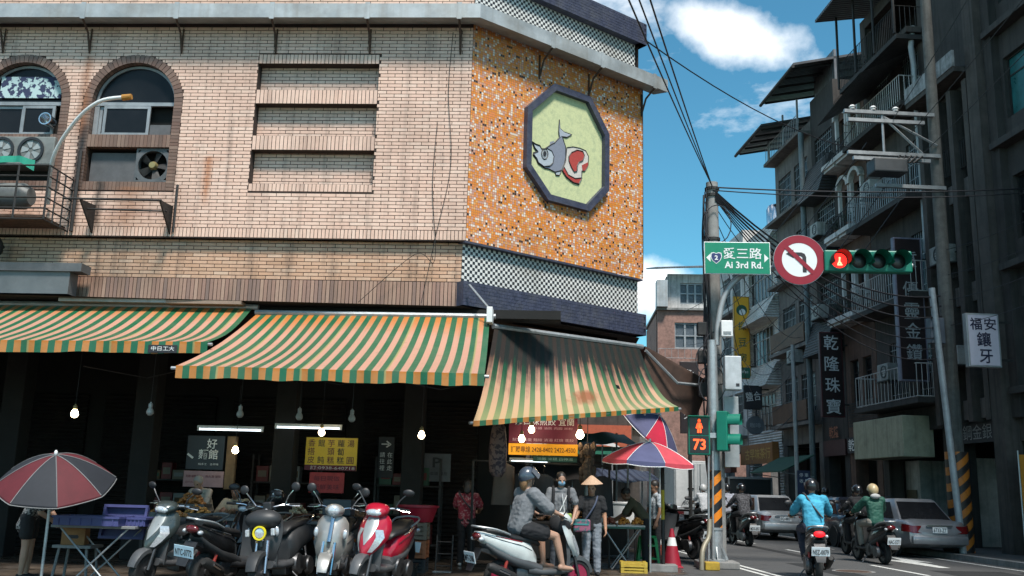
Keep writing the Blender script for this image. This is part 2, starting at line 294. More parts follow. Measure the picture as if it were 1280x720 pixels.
# ------------------------------------------------------------------ mesh helpers
class MB:
    def __init__(s): s.v = []; s.f = []; s.m = []; s.uv = {}
    def add(s, vs, fs, mi=0, T=None):
        o = len(s.v)
        if T is not None: vs = [tuple(T @ Vector(v)) for v in vs]
        s.v += [tuple(v) for v in vs]; s.f += [tuple(i + o for i in f) for f in fs]; s.m += [mi]*len(fs); return s
    def box(s, x0, x1, y0, y1, z0, z1, mi=0, T=None, bev=0.0):
        if x0 > x1: x0, x1 = x1, x0
        if y0 > y1: y0, y1 = y1, y0
        if z0 > z1: z0, z1 = z1, z0
        b = min(bev, (x1-x0)*.45, (y1-y0)*.45, (z1-z0)*.45)
        if b <= 0:
            return s.add([(x0,y0,z0),(x1,y0,z0),(x1,y1,z0),(x0,y1,z0),(x0,y0,z1),(x1,y0,z1),(x1,y1,z1),(x0,y1,z1)],
                  [(0,3,2,1),(4,5,6,7),(0,1,5,4),(1,2,6,5),(2,3,7,6),(3,0,4,7)], mi, T)
        bm = bmesh.new(); bmesh.ops.create_cube(bm, size=1)
        for v in bm.verts: v.co = Vector(((x0+x1)/2 + v.co.x*(x1-x0), (y0+y1)/2 + v.co.y*(y1-y0), (z0+z1)/2 + v.co.z*(z1-z0)))
        bmesh.ops.bevel(bm, geom=bm.edges[:], offset=b, segments=2, affect='EDGES', profile=0.5)
        bm.verts.index_update(); s.add([v.co[:] for v in bm.verts], [[v.index for v in f.verts] for f in bm.faces], mi, T); bm.free(); return s
    def tube(s, pts, r, n=8, mi=0, T=None, caps=True, closed=False):
        P = [Vector(p) for p in pts]; k = len(P); rr = r if isinstance(r, (list, tuple)) else [r]*k
        vs = []; fs = []; up = None
        for i in range(k):
            d = (P[(i+1) % k] - P[i-1]) if closed else (P[min(i+1, k-1)] - P[max(i-1, 0)])
            d.normalize()
            if up is None: up = Vector((0, 0, 1)) if abs(d.z) < 0.9 else Vector((1, 0, 0))
            a = d.cross(up)
            if a.length < 1e-4: a = d.cross(Vector((0, 1, 0)))
            a.normalize(); bb = a.cross(d).normalized(); up = bb
            vs += [P[i] + (a*math.cos(2*math.pi*j/n) + bb*math.sin(2*math.pi*j/n))*rr[i] for j in range(n)]
        for i in range(k if closed else k-1):
            q = (i+1) % k
            for j in range(n): fs.append((i*n+j, i*n+(j+1) % n, q*n+(j+1) % n, q*n+j))
        if caps and not closed: fs += [tuple(range(n))[::-1], tuple(range((k-1)*n, k*n))]
        return s.add(vs, fs, mi, T)
    def cyl(s, a, b, r0, r1=None, n=12, mi=0, T=None): return s.tube([a, b], [r0, r0 if r1 is None else r1], n, mi, T)
    def lathe(s, prof, c=(0,0,0), axis='Z', n=20, mi=0, T=None):
        vs = []; fs = []; k = len(prof); ix = []
        for r, h in prof:
            m_ = 1 if r < 1e-5 else n; ix.append((len(vs), m_))
            for j in range(m_):
                a = 2*math.pi*j/n; x, y = r*math.cos(a), r*math.sin(a)
                p = {'Z': (x, y, h), 'Y': (x, h, y), 'X': (h, x, y)}[axis]
                vs.append((c[0]+p[0], c[1]+p[1], c[2]+p[2]))
        for i in range(k-1):
            (a, na), (b, nb) = ix[i], ix[i+1]
            for j in range(n):
                q = (j+1) % n
                if na == 1 and nb == 1: break
                if na == 1: fs.append((a, b+q, b+j))
                elif nb == 1: fs.append((a+j, a+q, b))
                else: fs.append((a+j, a+q, b+q, b+j))
        if prof[0] != prof[-1]:
            if ix[0][1] > 1: fs.append(tuple(range(ix[0][0], ix[0][0]+n))[::-1])
            if ix[-1][1] > 1: fs.append(tuple(range(ix[-1][0], ix[-1][0]+n)))
        return s.add(vs, fs, mi, T)
    def ell(s, c, r, nu=14, nv=8, mi=0, T=None, rot=None):
        vs = []; fs = []
        q = Euler(rot).to_matrix() if rot else None
        def pt(v):
            v = Vector(v)
            if q: v = q @ v
            return (c[0]+v.x, c[1]+v.y, c[2]+v.z)
        vs.append(pt((0, 0, r[2])))
        for i in range(1, nv):
            t = math.pi*i/nv
            for j in range(nu):
                a = 2*math.pi*j/nu; vs.append(pt((r[0]*math.sin(t)*math.cos(a), r[1]*math.sin(t)*math.sin(a), r[2]*math.cos(t))))
        vs.append(pt((0, 0, -r[2]))); b = len(vs)-1
        for j in range(nu): fs.append((0, 1+j, 1+(j+1) % nu)); fs.append((b, b-nu+(j+1) % nu, b-nu+j))
        for i in range(nv-2):
            for j in range(nu): fs.append((1+i*nu+j, 1+(i+1)*nu+j, 1+(i+1)*nu+(j+1) % nu, 1+i*nu+(j+1) % nu))
        return s.add(vs, fs, mi, T)
    def loft(s, secs, mi=0, T=None, caps=True, closed=True):
        n = len(secs[0]); vs = [p for q in secs for p in q]; fs = []
        for i in range(len(secs)-1):
            for j in range(n if closed else n-1): fs.append((i*n+j, i*n+(j+1) % n, (i+1)*n+(j+1) % n, (i+1)*n+j))
        if caps and closed: fs += [tuple(range(n))[::-1], tuple(range((len(secs)-1)*n, len(secs)*n))]
        return s.add(vs, fs, mi, T)
    def prism(s, poly, y0, y1, mi=0, T=None):
        """poly in (x, z), pushed from y0 to y1"""
        n = len(poly)
        return s.add([(x, y0, z) for x, z in poly] + [(x, y1, z) for x, z in poly], [tuple(range(n)), tuple(range(n, 2*n))[::-1]] + [(j, n+j, n+(j+1) % n, (j+1) % n) for j in range(n)], mi, T)
    def grid(s, fn, nu, nv, mi=0, T=None):
        """fn(u, v) -> point; keeps u, v as UV"""
        o = len(s.v); f0 = len(s.f)
        vs = [fn(i/nu, j/nv) for j in range(nv+1) for i in range(nu+1)]
        fs = [(j*(nu+1)+i, j*(nu+1)+i+1, (j+1)*(nu+1)+i+1, (j+1)*(nu+1)+i) for j in range(nv) for i in range(nu)]
        s.add(vs, fs, mi, T)
        for j in range(nv+1):
            for i in range(nu+1): s.uv[o + j*(nu+1) + i] = (i/nu, j/nv)
        return s
    def mesh(s, name, mats, smooth=None):
        me = bpy.data.meshes.new(name); me.from_pydata(s.v, [], s.f)
        for m in (mats if isinstance(mats, (list, tuple)) else [mats]): me.materials.append(m)
        if any(s.m): me.polygons.foreach_set('material_index', s.m)
        if s.uv:
            l = me.uv_layers.new(name='UVMap'); vi = np.empty(len(me.loops), np.int32); me.loops.foreach_get('vertex_index', vi)
            a = np.zeros((len(s.v), 2), np.float32)
            for k, q in s.uv.items(): a[k] = q
            l.data.foreach_set('uv', a[vi].ravel())
        bm = bmesh.new(); bm.from_mesh(me); bmesh.ops.recalc_face_normals(bm, faces=bm.faces[:]); bm.to_mesh(me); bm.free()
        if smooth:
            me.shade_smooth()
            if smooth < 170: me.set_sharp_from_angle(angle=R(smooth))
        return me
    def build(s, name, mats, parent=None, smooth=None, world=False):
        return link(name, s.mesh(name, mats, smooth), parent, world)
BASES = {}
def link(name, me, parent=None, world=False):
    o = bpy.data.objects.new(name, me); COL.objects.link(o)
    if parent is not None:
        o.parent = parent
        if world: o.matrix_parent_inverse = BASES[parent.name].inverted()
    return o
def tag(o, label=None, cat=None, group=None, kind=None):
    if label: o['label'] = label
    if cat: o['category'] = cat
    if group: o['group'] = group
    if kind: o['kind'] = kind
    return o
def thing(name, label, cat, loc=(0,0,0), rz=0.0, group=None, rot=None, scale=1.0):
    o = bpy.data.objects.new(name, None); COL.objects.link(o); o.location = loc; o.rotation_euler = rot or (0, 0, rz); o.scale = (scale,)*3
    o.empty_display_size = 0.2
    BASES[o.name] = Matrix.LocRotScale(Vector(loc), Euler(rot or (0, 0, rz)), Vector((scale,)*3))
    return tag(o, label, cat, group)
def copy_tree(o, parent=None):
    c = o.copy(); COL.objects.link(c); c.parent = parent
    for ch in list(o.children): copy_tree(ch, c)
    return c
TXT = {}
def lettering(txt, w, h, material, parent, loc, rot=(R(90), 0, 0), name='lettering', bold=0.0, ext=0.003, world=False, fit=True):
    """flat characters w wide and h high, centred on loc, facing local -Y by default"""
    k = (txt, bold)
    if k not in TXT:
        c = bpy.data.curves.new('lettering', 'FONT'); c.body = txt; c.offset = bold; c.resolution_u = 2; c.extrude = 0.0
        o = bpy.data.objects.new('lettering', c); COL.objects.link(o); dg = bpy.context.evaluated_depsgraph_get()
        me = bpy.data.meshes.new_from_object(o.evaluated_get(dg)); bpy.data.objects.remove(o); bpy.data.curves.remove(c)
        TXT[k] = (np.array([v.co[:] for v in me.vertices]), [tuple(p.vertices) for p in me.polygons]); bpy.data.meshes.remove(me)
    V, F = TXT[k]; lo, hi = V.min(0), V.max(0); d = np.maximum(hi - lo, 1e-4); q = (V - (lo+hi)/2)/d*np.array([w, h, 1]); q[:, 2] = ext
    me = bpy.data.meshes.new(name); me.from_pydata(q.tolist(), [], F); me.materials.append(material)
    o = bpy.data.objects.new(name, me); COL.objects.link(o); o.location = loc; o.rotation_euler = rot
    if parent is not None:
        o.parent = parent
        if world: o.matrix_parent_inverse = BASES[parent.name].inverted()
    return o
def superell(x, zc, hw, hh, n=16, e=2.6, axis='X'):
    pts = []
    for j in range(n):
        a = 2*math.pi*j/n; c, s_ = math.cos(a), math.sin(a)
        p = math.copysign(abs(c)**(2/e), c)*hw; q = math.copysign(abs(s_)**(2/e), s_)*hh
        pts.append((x, p, zc + q) if axis == 'X' else (p, x, zc + q))
    return pts
# street frame: u runs up the side street, v across it to the right
SA = R(6.5); SU = Vector((-math.sin(SA), math.cos(SA), 0)); SV = Vector((math.cos(SA), math.sin(SA), 0))
def st(u, v, z=0.0): p = SU*u + SV*v; return (p.x, p.y, z)
# chamfered corner frame: s along the face, e outwards
C0 = Vector((-1.72, 16.6, 0)); CD = Vector((3.4, 3.0, 0)).normalized(); CN = Vector((CD.y, -CD.x, 0)); CL = 4.55; CA = math.atan2(CD.y, CD.x)
def ch(s_, e, z): p = C0 + CD*s_ + CN*e; return (p.x, p.y, z)
CT = Matrix(((CD.x, -CN.x, 0, C0.x), (CD.y, -CN.y, 0, C0.y), (0, 0, 1, 0), (0, 0, 0, 1)))   # local (s, -e, z) -> world
EMB = {
 'fish': [(2.156, 8.653), (2.175, 8.474), (2.275, 8.426), (2.489, 8.420), (2.360, 8.329), (2.241, 8.315), (2.278, 8.235), (2.332, 8.126), (2.337, 7.904), (2.303, 7.774), (2.229, 7.615), (2.168, 7.581), (2.068, 7.538), (1.901, 7.567), (1.801, 7.555), (1.627, 7.613), (1.575, 7.700), (1.500, 7.749), (1.509, 7.802), (1.596, 7.843), (1.521, 7.904), (1.469, 8.017), (1.558, 7.992), (1.666, 7.988), (1.708, 7.930), (1.792, 7.951), (1.940, 8.068), (2.039, 8.134), (2.164, 8.275), (2.141, 8.383), (2.149, 8.528)],
 'head': [(1.489, 7.991), (1.558, 7.977), (1.657, 7.970), (1.708, 7.914), (1.841, 7.968), (1.968, 7.943), (2.025, 7.848), (2.003, 7.711), (1.925, 7.632), (1.776, 7.581), (1.636, 7.627), (1.585, 7.710), (1.515, 7.756), (1.524, 7.794), (1.616, 7.848), (1.535, 7.907)],
 'tail': [(2.157, 8.633), (2.186, 8.460), (2.285, 8.417), (2.462, 8.413), (2.359, 8.342), (2.215, 8.321), (2.179, 8.287), (2.157, 8.387)],
 'fin': [(1.915, 8.054), (1.933, 8.131), (2.023, 8.170), (2.045, 8.131)],
 'fin2': [(2.068, 7.542), (2.089, 7.483), (2.180, 7.496), (2.229, 7.603)],
 'meat': [(2.364, 8.114), (2.530, 8.175), (2.714, 8.193), (2.875, 8.179), (2.957, 8.074), (2.948, 7.886), (2.854, 7.740), (2.774, 7.722), (2.776, 7.579), (2.700, 7.428), (2.542, 7.425), (2.360, 7.505), (2.255, 7.609), (2.289, 7.710), (2.338, 7.823)],
 'red1': [(2.255, 7.609), (2.289, 7.698), (2.410, 7.557), (2.593, 7.525), (2.776, 7.579), (2.699, 7.436), (2.553, 7.431), (2.360, 7.505)],
 'red2': [(2.480, 8.040), (2.636, 8.132), (2.784, 8.144), (2.839, 8.066), (2.798, 7.953), (2.692, 7.887), (2.641, 7.793), (2.643, 7.691), (2.565, 7.653), (2.485, 7.736), (2.421, 7.843), (2.414, 7.942)],
 'red3': [(2.773, 7.845), (2.931, 7.944), (2.943, 7.877), (2.864, 7.755), (2.790, 7.734)],
 'eye': [(1.869, 7.858), (1.859, 7.800), (1.829, 7.752), (1.787, 7.727), (1.745, 7.732), (1.713, 7.765), (1.700, 7.817), (1.710, 7.875), (1.740, 7.923), (1.782, 7.949), (1.824, 7.944), (1.856, 7.911)],
 'pup': [(1.824, 7.855), (1.813, 7.813), (1.786, 7.790), (1.757, 7.800), (1.745, 7.836), (1.755, 7.878), (1.783, 7.901), (1.811, 7.892)],
}
# ------------------------------------------------------------------ ground, street, pavements
def asphalt():
    m, t, b, N, mt, mx, nz_, rg, L = nodes('asphalt')
    c = mx(rg(nz_(180, detail=3), 0.35, 0.7, 0, 1), (0.045, 0.045, 0.047), (0.11, 0.108, 0.105))
    c = mx(rg(nz_(0.35, detail=8, rough=0.7), 0.4, 0.65, 0, 0.6), c, (0.085, 0.083, 0.08))
    c = mx(rg(nz_(1.1, detail=9, rough=0.75), 0.56, 0.68, 0, 0.7), c, (0.02, 0.02, 0.021))
    L(c, b.inputs['Base Color']); L(rg(nz_(0.8, detail=7), 0.3, 0.7, 0.55, 0.95), b.inputs['Roughness'])
    bp = N('ShaderNodeBump'); bp.inputs['Strength'].default_value = 0.5; bp.inputs['Distance'].default_value = 0.01; L(nz_(120, detail=4), bp.inputs['Height']); L(bp.outputs[0], b.inputs['Normal'])
    return m
def paving():
    m, t, b, N, mt, mx, nz_, rg, L = nodes('worn_floor_tile')
    g = N('ShaderNodeNewGeometry'); bt = N('ShaderNodeTexBrick'); bt.offset = 0.0; bt.inputs['Scale'].default_value = 1.0
    bt.inputs['Brick Width'].default_value = 0.3; bt.inputs['Row Height'].default_value = 0.3; bt.inputs['Mortar Size'].default_value = 0.006
    bt.inputs['Color1'].default_value = (0.06, 0.045, 0.033, 1); bt.inputs['Color2'].default_value = (0.10, 0.075, 0.055, 1); bt.inputs['Mortar'].default_value = (0.03, 0.027, 0.022, 1); L(g.outputs['Position'], bt.inputs['Vector'])
    c = mx(rg(nz_(1.4, detail=9, rough=0.7), 0.42, 0.64, 0, 0.85), bt.outputs[0], (0.03, 0.027, 0.024))
    L(c, b.inputs['Base Color']); L(rg(nz_(2.0, detail=7), 0.4, 0.6, 0.18, 0.7), b.inputs['Roughness'])
    return m
ASPH = asphalt(); PAVE = paving()
tag(MB().add([(-300,-60,-0.02),(300,-60,-0.02),(300,500,-0.02),(-300,500,-0.02)], [(0,1,2,3)]).build('ground', mat('city_ground', (0.07, 0.068, 0.065), 0.9, dirt=0.4)), kind='structure')
tag(MB().add([(-40,-20,0.0),(14,-20,0.0),(14,16,0.0)+(), st(0, 14.0), st(120, 14.0), st(120, 2.0), (2.3, 19.0, 0), (-40, 16.0, 0)] if False else
    [(-60,-30,0), (40,-30,0), (40, 16, 0), st(14, 14.2), st(140, 14.2), st(140, -6), (-60, 40, 0)], [(0,1,2,3,4,5,6)]).build('road', ASPH), kind='structure')
MARKW = mat('road_paint', (0.66, 0.66, 0.63), 0.7, var=0.15, scale=30, dirt=0.55, dirtcol=(0.16, 0.16, 0.155))
rm = MB()
def strip(u0, v0, u1, v1, wd):
    a, b_ = Vector(st(u0, v0, 0.004)), Vector(st(u1, v1, 0.004)); d = (b_-a).normalized(); n_ = Vector((d.y, -d.x, 0))*wd/2
    rm.add([a-n_, b_-n_, b_+n_, a+n_], [(0,1,2,3)])
strip(15.5, 5.93, 70, 5.93, 0.10); strip(15.5, 6.16, 70, 6.16, 0.10)             # double edge line by the signal pole
for k in range(9): strip(13.4 + k*5.4, 9.4, 16.0 + k*5.4, 9.4, 0.12)             # lane dashes
strip(12, 12.35, 70, 12.35, 0.12)                                                # right edge line
rm.add([st(21.0, 10.75, .004), st(23.6, 10.55, .004), st(23.2, 10.95, .004), st(24.6, 11.3, .004), st(22.6, 11.45, .004), st(22.9, 11.15, .004), st(21.0, 11.0, .004)], [(0,1,2,3,4,5,6)])
for k in range(5): strip(19.6+k*0.02, 4.2, 26 , 5.2+k*0.0, 0.10) if k == 0 else None
tag(rm.build('road_markings', MARKW), kind='structure')
kb = MB()
q = [Vector(st(12, 12.75)), Vector(st(80, 12.75)), Vector(st(80, 13.0)), Vector(st(12, 13.0))]
kb.add([(*p.xy, -0.01) for p in q] + [(*p.xy, 0.13) for p in q], [(4,5,6,7),(0,1,5,4),(1,2,6,5),(2,3,7,6),(3,0,4,7)])
tag(kb.build('kerb', CONC), kind='structure')
pv = MB()
q = [Vector(st(12, 13.0)), Vector(st(80, 13.0)), Vector(st(80, 24)), Vector(st(12, 24))]
pv.add([(*p.xy, -0.01) for p in q] + [(*p.xy, 0.126) for p in q], [(4,5,6,7),(0,1,5,4)])
tag(pv.build('arcade_pavement', mat('dark_pavement', (0.08, 0.078, 0.075), 0.8, dirt=0.5, bump=0.2)), kind='structure')
tag(MB().add([(-30, 13.0, .004), (-2.3, 13.0, .004), (0.2, 15.6, .004), (2.4, 18.4, .004), (2.4, 30, .004), (-30, 30, .004)], [(0,1,2,3,4,5)]).build('market_floor', PAVE), kind='structure')

# ------------------------------------------------------------------ the corner market building
bld = thing('corner_building', 'corner market building with cream brick upper floor and orange mosaic chamfered corner', 'building', (-6, 18, 0))
YF, BT = 16.6, 0.012
stf = MB()                       # the bulk of the bricks, joined
single = []                      # bricks kept as objects of their own
UNIT = {}
def brick_box(mb, x0, x1, z0, z1, y, mi=0):
    o = len(mb.v); yb = y + BT
    mb.v += [(x0,y,z0),(x1,y,z0),(x1,y,z1),(x0,y,z1),(x0,yb,z0),(x1,yb,z0),(x1,yb,z1),(x0,yb,z1)]
    mb.f += [tuple(o+i for i in f) for f in ((0,1,2,3),(0,4,5,1),(1,5,6,2),(2,6,7,3),(3,7,4,0))]; mb.m += [mi]*5
def unit(m):
    if m.name not in UNIT:
        b = MB(); b.add([(-.5,0,-.5),(.5,0,-.5),(.5,0,.5),(-.5,0,.5),(-.5,BT,-.5),(.5,BT,-.5),(.5,BT,.5),(-.5,BT,.5)], [(0,1,2,3),(0,4,5,1),(1,5,6,2),(2,6,7,3),(3,7,4,0)])
        UNIT[m.name] = b.mesh('brick', m)
    return UNIT[m.name]
def one_brick(x0, x1, z0, z1, y, m, parent, tilt=0.0):
    o = link('brick', unit(m), parent); o.matrix_parent_inverse = BASES[bld.name].inverted() if parent is bld else Matrix()
    o.location = ((x0+x1)/2, y + random.uniform(-.0015, .0015), (z0+z1)/2); o.scale = (x1-x0, 1, z1-z0); o.rotation_euler = (0, tilt, 0); return o
CH, BL, J = 0.067, 0.275, 0.0125
ARCH = [(-8.10, 8.39), (-10.27, 8.39), (-12.44, 8.39)]; RO, RI, ZB = 0.95, 0.79, 6.65
REC = (-5.76, -3.47)
XL, XR = -13.6, -1.72
def holes(z0, z1):
    h = []; zc = (z0+z1)/2
    for cx, cz in ARCH:
        if ZB < zc < cz: h.append((cx-RO, cx+RO))
        elif cz <= zc < cz+RO: d = math.sqrt(max(0, RO*RO-(zc-cz)**2)); h.append((cx-d, cx+d))
    if 6.66 < zc < 9.36: h.append(REC)
    return sorted(h)
def course(z0, z1, x0, x1, y, phase, mi, hs=(), target=None, m=None):
    x = x0 - phase*BL
    cuts = list(hs)
    while x < x1:
        a, b_ = max(x, x0) + J/2, min(x+BL, x1) - J/2
        segs = [(a, b_)]
        for h0, h1 in cuts:
            ns = []
            for p, q_ in segs:
                if q_ <= h0 or p >= h1: ns.append((p, q_)); continue
                if p < h0: ns.append((p, h0-J/2))
                if q_ > h1: ns.append((h1+J/2, q_))
            segs = ns
        for p, q_ in segs:
            if q_-p > 0.025:
                if target is not None and target(p, q_, z0): one_brick(p, q_, z0+J/2, z1-J/2, y, m, bld)
                else: brick_box(stf, p, q_, z0+J/2, z1-J/2, y + random.uniform(-.0015, .0015), mi)
        x += BL
def soldiers(z0, z1, x0, x1, y, mi, pitch=0.069, m=None, one=False, lo=-99):
    n = max(1, round((x1-x0)/pitch)); p = (x1-x0)/n
    for i in range(n):
        a = x0 + i*p
        if one and a > lo: one_brick(a+J/2, a+p-J/2, z0+J/2, z1-J/2, y, m, bld)
        else: brick_box(stf, a+J/2, a+p-J/2, z0+J/2, z1-J/2, y + random.uniform(-.0015, .0015), mi)
# upper wall
z = 5.96; k = 0
cnt = [0]
def pick(p, q_, zz):
    if -3.45 < p and q_ < -1.8 and 7.0 < zz < 7.95 and cnt[0] < 84: cnt[0] += 1; return True
    return False
while z < 11.3:
    if not (9.86 < z < 10.1): course(z, z+CH, XL, XR, YF, 0.5*(k % 2) + 0.06*random.random(), 0, holes(z, z+CH), pick, BRICK)
    z += CH; k += 1
soldiers(5.78, 5.96, XL, XR, YF, 0)
# blind recess with soldier bands
for a, b_ in ((9.17, 9.36), (8.37, 8.65), (7.46, 7.74), (6.66, 6.81)): soldiers(a, b_, REC[0], REC[1], YF, 0, 0.075)
YR = YF + 0.20
z = 6.78; k = 0
while z < 9.2: course(z, z+CH, REC[0], REC[1], YR, 0.5*(k % 2), 0); z += CH; k += 1
# lower wall below the ledge
YL = YF + 0.14; z = 5.045; k = 0
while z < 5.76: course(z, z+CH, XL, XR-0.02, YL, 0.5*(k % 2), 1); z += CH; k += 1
soldiers(4.585, 5.04, XL, XR-0.02, YL-0.02, 2, 0.071, BRICKS_, True, -9.6)
# underside row of the ledge
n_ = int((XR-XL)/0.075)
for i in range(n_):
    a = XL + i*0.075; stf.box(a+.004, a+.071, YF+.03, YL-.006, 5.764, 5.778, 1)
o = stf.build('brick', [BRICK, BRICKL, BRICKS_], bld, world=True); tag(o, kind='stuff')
# wall behind the bricks, with the openings left free
bk = MB(); yb0, yb1 = YF + BT - .003, YF + 0.30
def back(x0, x1, z0, z1, y0=yb0, y1=yb1): bk.box(x0, x1, y0, y1, z0, z1)
xs = [XL]
for cx, cz in sorted(ARCH): xs += [cx-RO, cx+RO]
xs += [REC[0], REC[1], XR]
for i in range(0, len(xs)-1, 2): back(xs[i], xs[i+1], 5.764, 9.36)
for cx, cz in ARCH:
    back(cx-RO, cx+RO, 5.764, ZB)
    for sgn in (-1, 1):
        arc = [(cx + sgn*RO*math.cos(t), cz + RO*math.sin(t)) for t in [i*math.pi/32 for i in range(17)]]
        bk.prism(arc + [(cx, 9.36), (cx+sgn*RO, 9.36)], yb0, yb1)
back(REC[0], REC[1], 5.764, 6.66); bk.box(REC[0], REC[1], YR+BT-.003, YR+.2, 6.66, 9.36)
for a, b_ in ((9.17, 9.36), (8.37, 8.65), (7.46, 7.74), (6.66, 6.81)): back(REC[0], REC[1], a, b_, yb0, YR+.006)
back(XL, XR, 9.36, 11.4); bk.box(XL, XR-.02, YL+BT-.003, YL+.3, 4.56, 5.77)
# body of the building behind the faces
bk.add([(XL, YL+.3, 4.5), ch(0, -.45, 4.5), ch(CL-.3, -.45, 4.5), (1.0, 40, 4.5), (XL, 40, 4.5), (XL, YL+.3, 11.2), ch(0, -.45, 11.2), ch(CL-.3, -.45, 11.2), (1.0, 40, 11.2), (XL, 40, 11.2)],
       [(0,1,2,3,4),(5,6,7,8,9),(2,3,8,7),(3,4,9,8),(4,0,5,9)])
bk.build('wall', MORTAR, bld, world=True)
# arched windows
for ai, (cx, cz) in enumerate(ARCH[:2]):
    mb = MB(); y0 = YF + .16
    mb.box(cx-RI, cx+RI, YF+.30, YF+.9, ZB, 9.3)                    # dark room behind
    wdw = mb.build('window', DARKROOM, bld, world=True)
    def sub(mb_, nm, m_, sm=None):
        o_ = mb_.build(nm, m_, wdw, sm); o_.matrix_parent_inverse = Matrix(); return o_
    for i in range(31):                                              # voussoirs round the head
        t0, t1 = math.pi*i/31 + .006, math.pi*(i+1)/31 - .006
        b = MB(); pts = [(cx + r_*math.cos(t), cz + r_*math.sin(t)) for r_, t in ((RI, t0), (RO, t0), (RO, t1), (RI, t1))]
        b.prism(pts, YF-.004, YF+.12); sub(b, 'brick', BRICKD)
    jm = MB(); zz = ZB
    while zz < cz - .03:
        for sgn in (-1, 1):
            a, b_ = sorted((cx + sgn*RI, cx + sgn*RO)); jm.box(a, b_, YF-.004, YF+.12, zz+.004, zz+.063)
        zz += CH
    for a, b_, zz0, zz1 in ((cx-RI, cx+RI, 7.49, 7.74), (cx-RI, cx+RI, 6.65, 6.82)):
        n_ = 22; p = (b_-a)/n_
        for i in range(n_): jm.box(a+i*p+.004, a+(i+1)*p-.004, YF-.003, YF+.12, zz0+.004, zz1-.004)
    tag(sub(jm, 'jamb_brick', BRICKD), kind='stuff')
    jb = MB(); jb.box(cx-RO+.002, cx-RI-.004, YF+.01, YF+.30, ZB, cz); jb.box(cx+RI+.004, cx+RO-.002, YF+.01, YF+.30, ZB, cz); jb.box(cx-RI, cx+RI, YF+.006, YF+.29, 7.495, 7.735); jb.box(cx-RI, cx+RI, YF+.006, YF+.29, 6.655, 6.815)
    arc = [(cx + RI*1.012*math.cos(math.pi*i/24), cz + RI*1.012*math.sin(math.pi*i/24)) for i in range(25)]
    arc2 = [(cx + RO*math.cos(math.pi*i/24), cz + RO*math.sin(math.pi*i/24)) for i in range(25)]
    for i in range(24): jb.prism([arc[i], arc[i+1], arc2[i+1], arc2[i]], YF+.006, YF+.29)
    sub(jb, 'reveal', MORTAR)
    fr = MB()
    fr.box(cx-RI, cx+RI, y0-.03, y0+.03, 8.36, 8.43)
    fr.box(cx-RI, cx-RI+.09, y0-.02, y0+.05, 7.74, 8.36); fr.box(cx+RI-.05, cx+RI, y0-.02, y0+.05, 7.74, 8.36); fr.box(cx-RI+.09, cx+RI-.05, y0-.02, y0+.05, 7.74, 7.78)
    ia = [(cx + (RI-.01)*math.cos(math.pi*i/24), cz + .04 + (RI-.05)*math.sin(math.pi*i/24)) for i in range(25)]; ib = [(cx + (RI-.06)*math.cos(math.pi*i/24), cz + .04 + (RI-.10)*math.sin(math.pi*i/24)) for i in range(25)]
    for i in range(24): fr.prism([ib[i], ib[i+1], ia[i+1], ia[i]], y0-.02, y0+.03)
    sub(fr, 'frame', ALU)
    gl = MB(); gl.prism(ib, y0+.005, y0+.012); sub(gl, 'pane', GLASSD)
    for (a, b_, yy, pane) in ((-.60, .30, -.02, True), (-.70, -.52, .03, True)) if ai == 0 else ((-.55, .0, .03, True), (-.02, .62, -.01, True)):
        s_ = MB(); x0, x1 = cx+a, cx+b_
        s_.box(x0, x0+.055, y0+yy-.02, y0+yy+.015, 7.78, 8.35); s_.box(x1-.055, x1, y0+yy-.02, y0+yy+.015, 7.78, 8.35); s_.box(x0+.055, x1-.055, y0+yy-.02, y0+yy+.015, 7.78, 7.82); s_.box(x0+.055, x1-.055, y0+yy-.02, y0+yy+.015, 8.30, 8.35)
        sub(s_, 'sash', ALU)
        g_ = MB(); g_.box(x0+.05, x1-.05, y0+yy-.004, y0+yy+.004, 7.80, 8.32); sub(g_, 'pane', GLASSD)
    if ai == 0:
        p_ = MB(); p_.box(cx+.32, cx+.72, y0-.03, y0-.01, 7.78, 7.98); p_.box(cx-RI+.05, cx+.15, y0-.02, y0, 6.86, 7.42); sub(p_, 'panel', mat('grey_sheet_panel', (0.10, 0.10, 0.105), 0.6, dirt=0.4))
    else:
        p_ = MB(); p_.box(cx-.5, cx+.7, y0-.05, y0-.035, 8.50, 8.93); sub(p_, 'poster', print_mat('peeling_flower_poster', (0.42, 0.55, 0.55), (0.03, 0.04, 0.09), 7, 0.5))
# mosaic corner
mz = MB().grid(lambda u, v: ch(u*CL, 0, 5.78 + v*4.2), 1, 1); mz.uv = {i: ((i % 2)*CL, (i//2)*4.2) for i in range(4)}
mz.build('mosaic_face', MOSAIC, bld, world=True)
mz = MB().grid(lambda u, v: ch(.02 + u*(CL-.05), -.12, 5.05 + v*.72), 1, 1); mz.uv = {i: ((i % 2)*(CL-.05), (i//2)*.72) for i in range(4)}; mz.build('chequered_band', CHECK, bld, world=True)
mz = MB().grid(lambda u, v: ch(-.05 + u*(CL-.12), -.06, 9.95 + v*1.1), 1, 1); mz.uv = {i: ((i % 2)*(CL-.12), (i//2)*1.1) for i in range(4)}; mz.build('chequered_band', CHECK, bld, world=True)
sb = MB(); sb.box(-.02, CL, .0, .2, 5.742, 5.776, T=CT); sb.build('soffit', SLATE, bld, world=True)
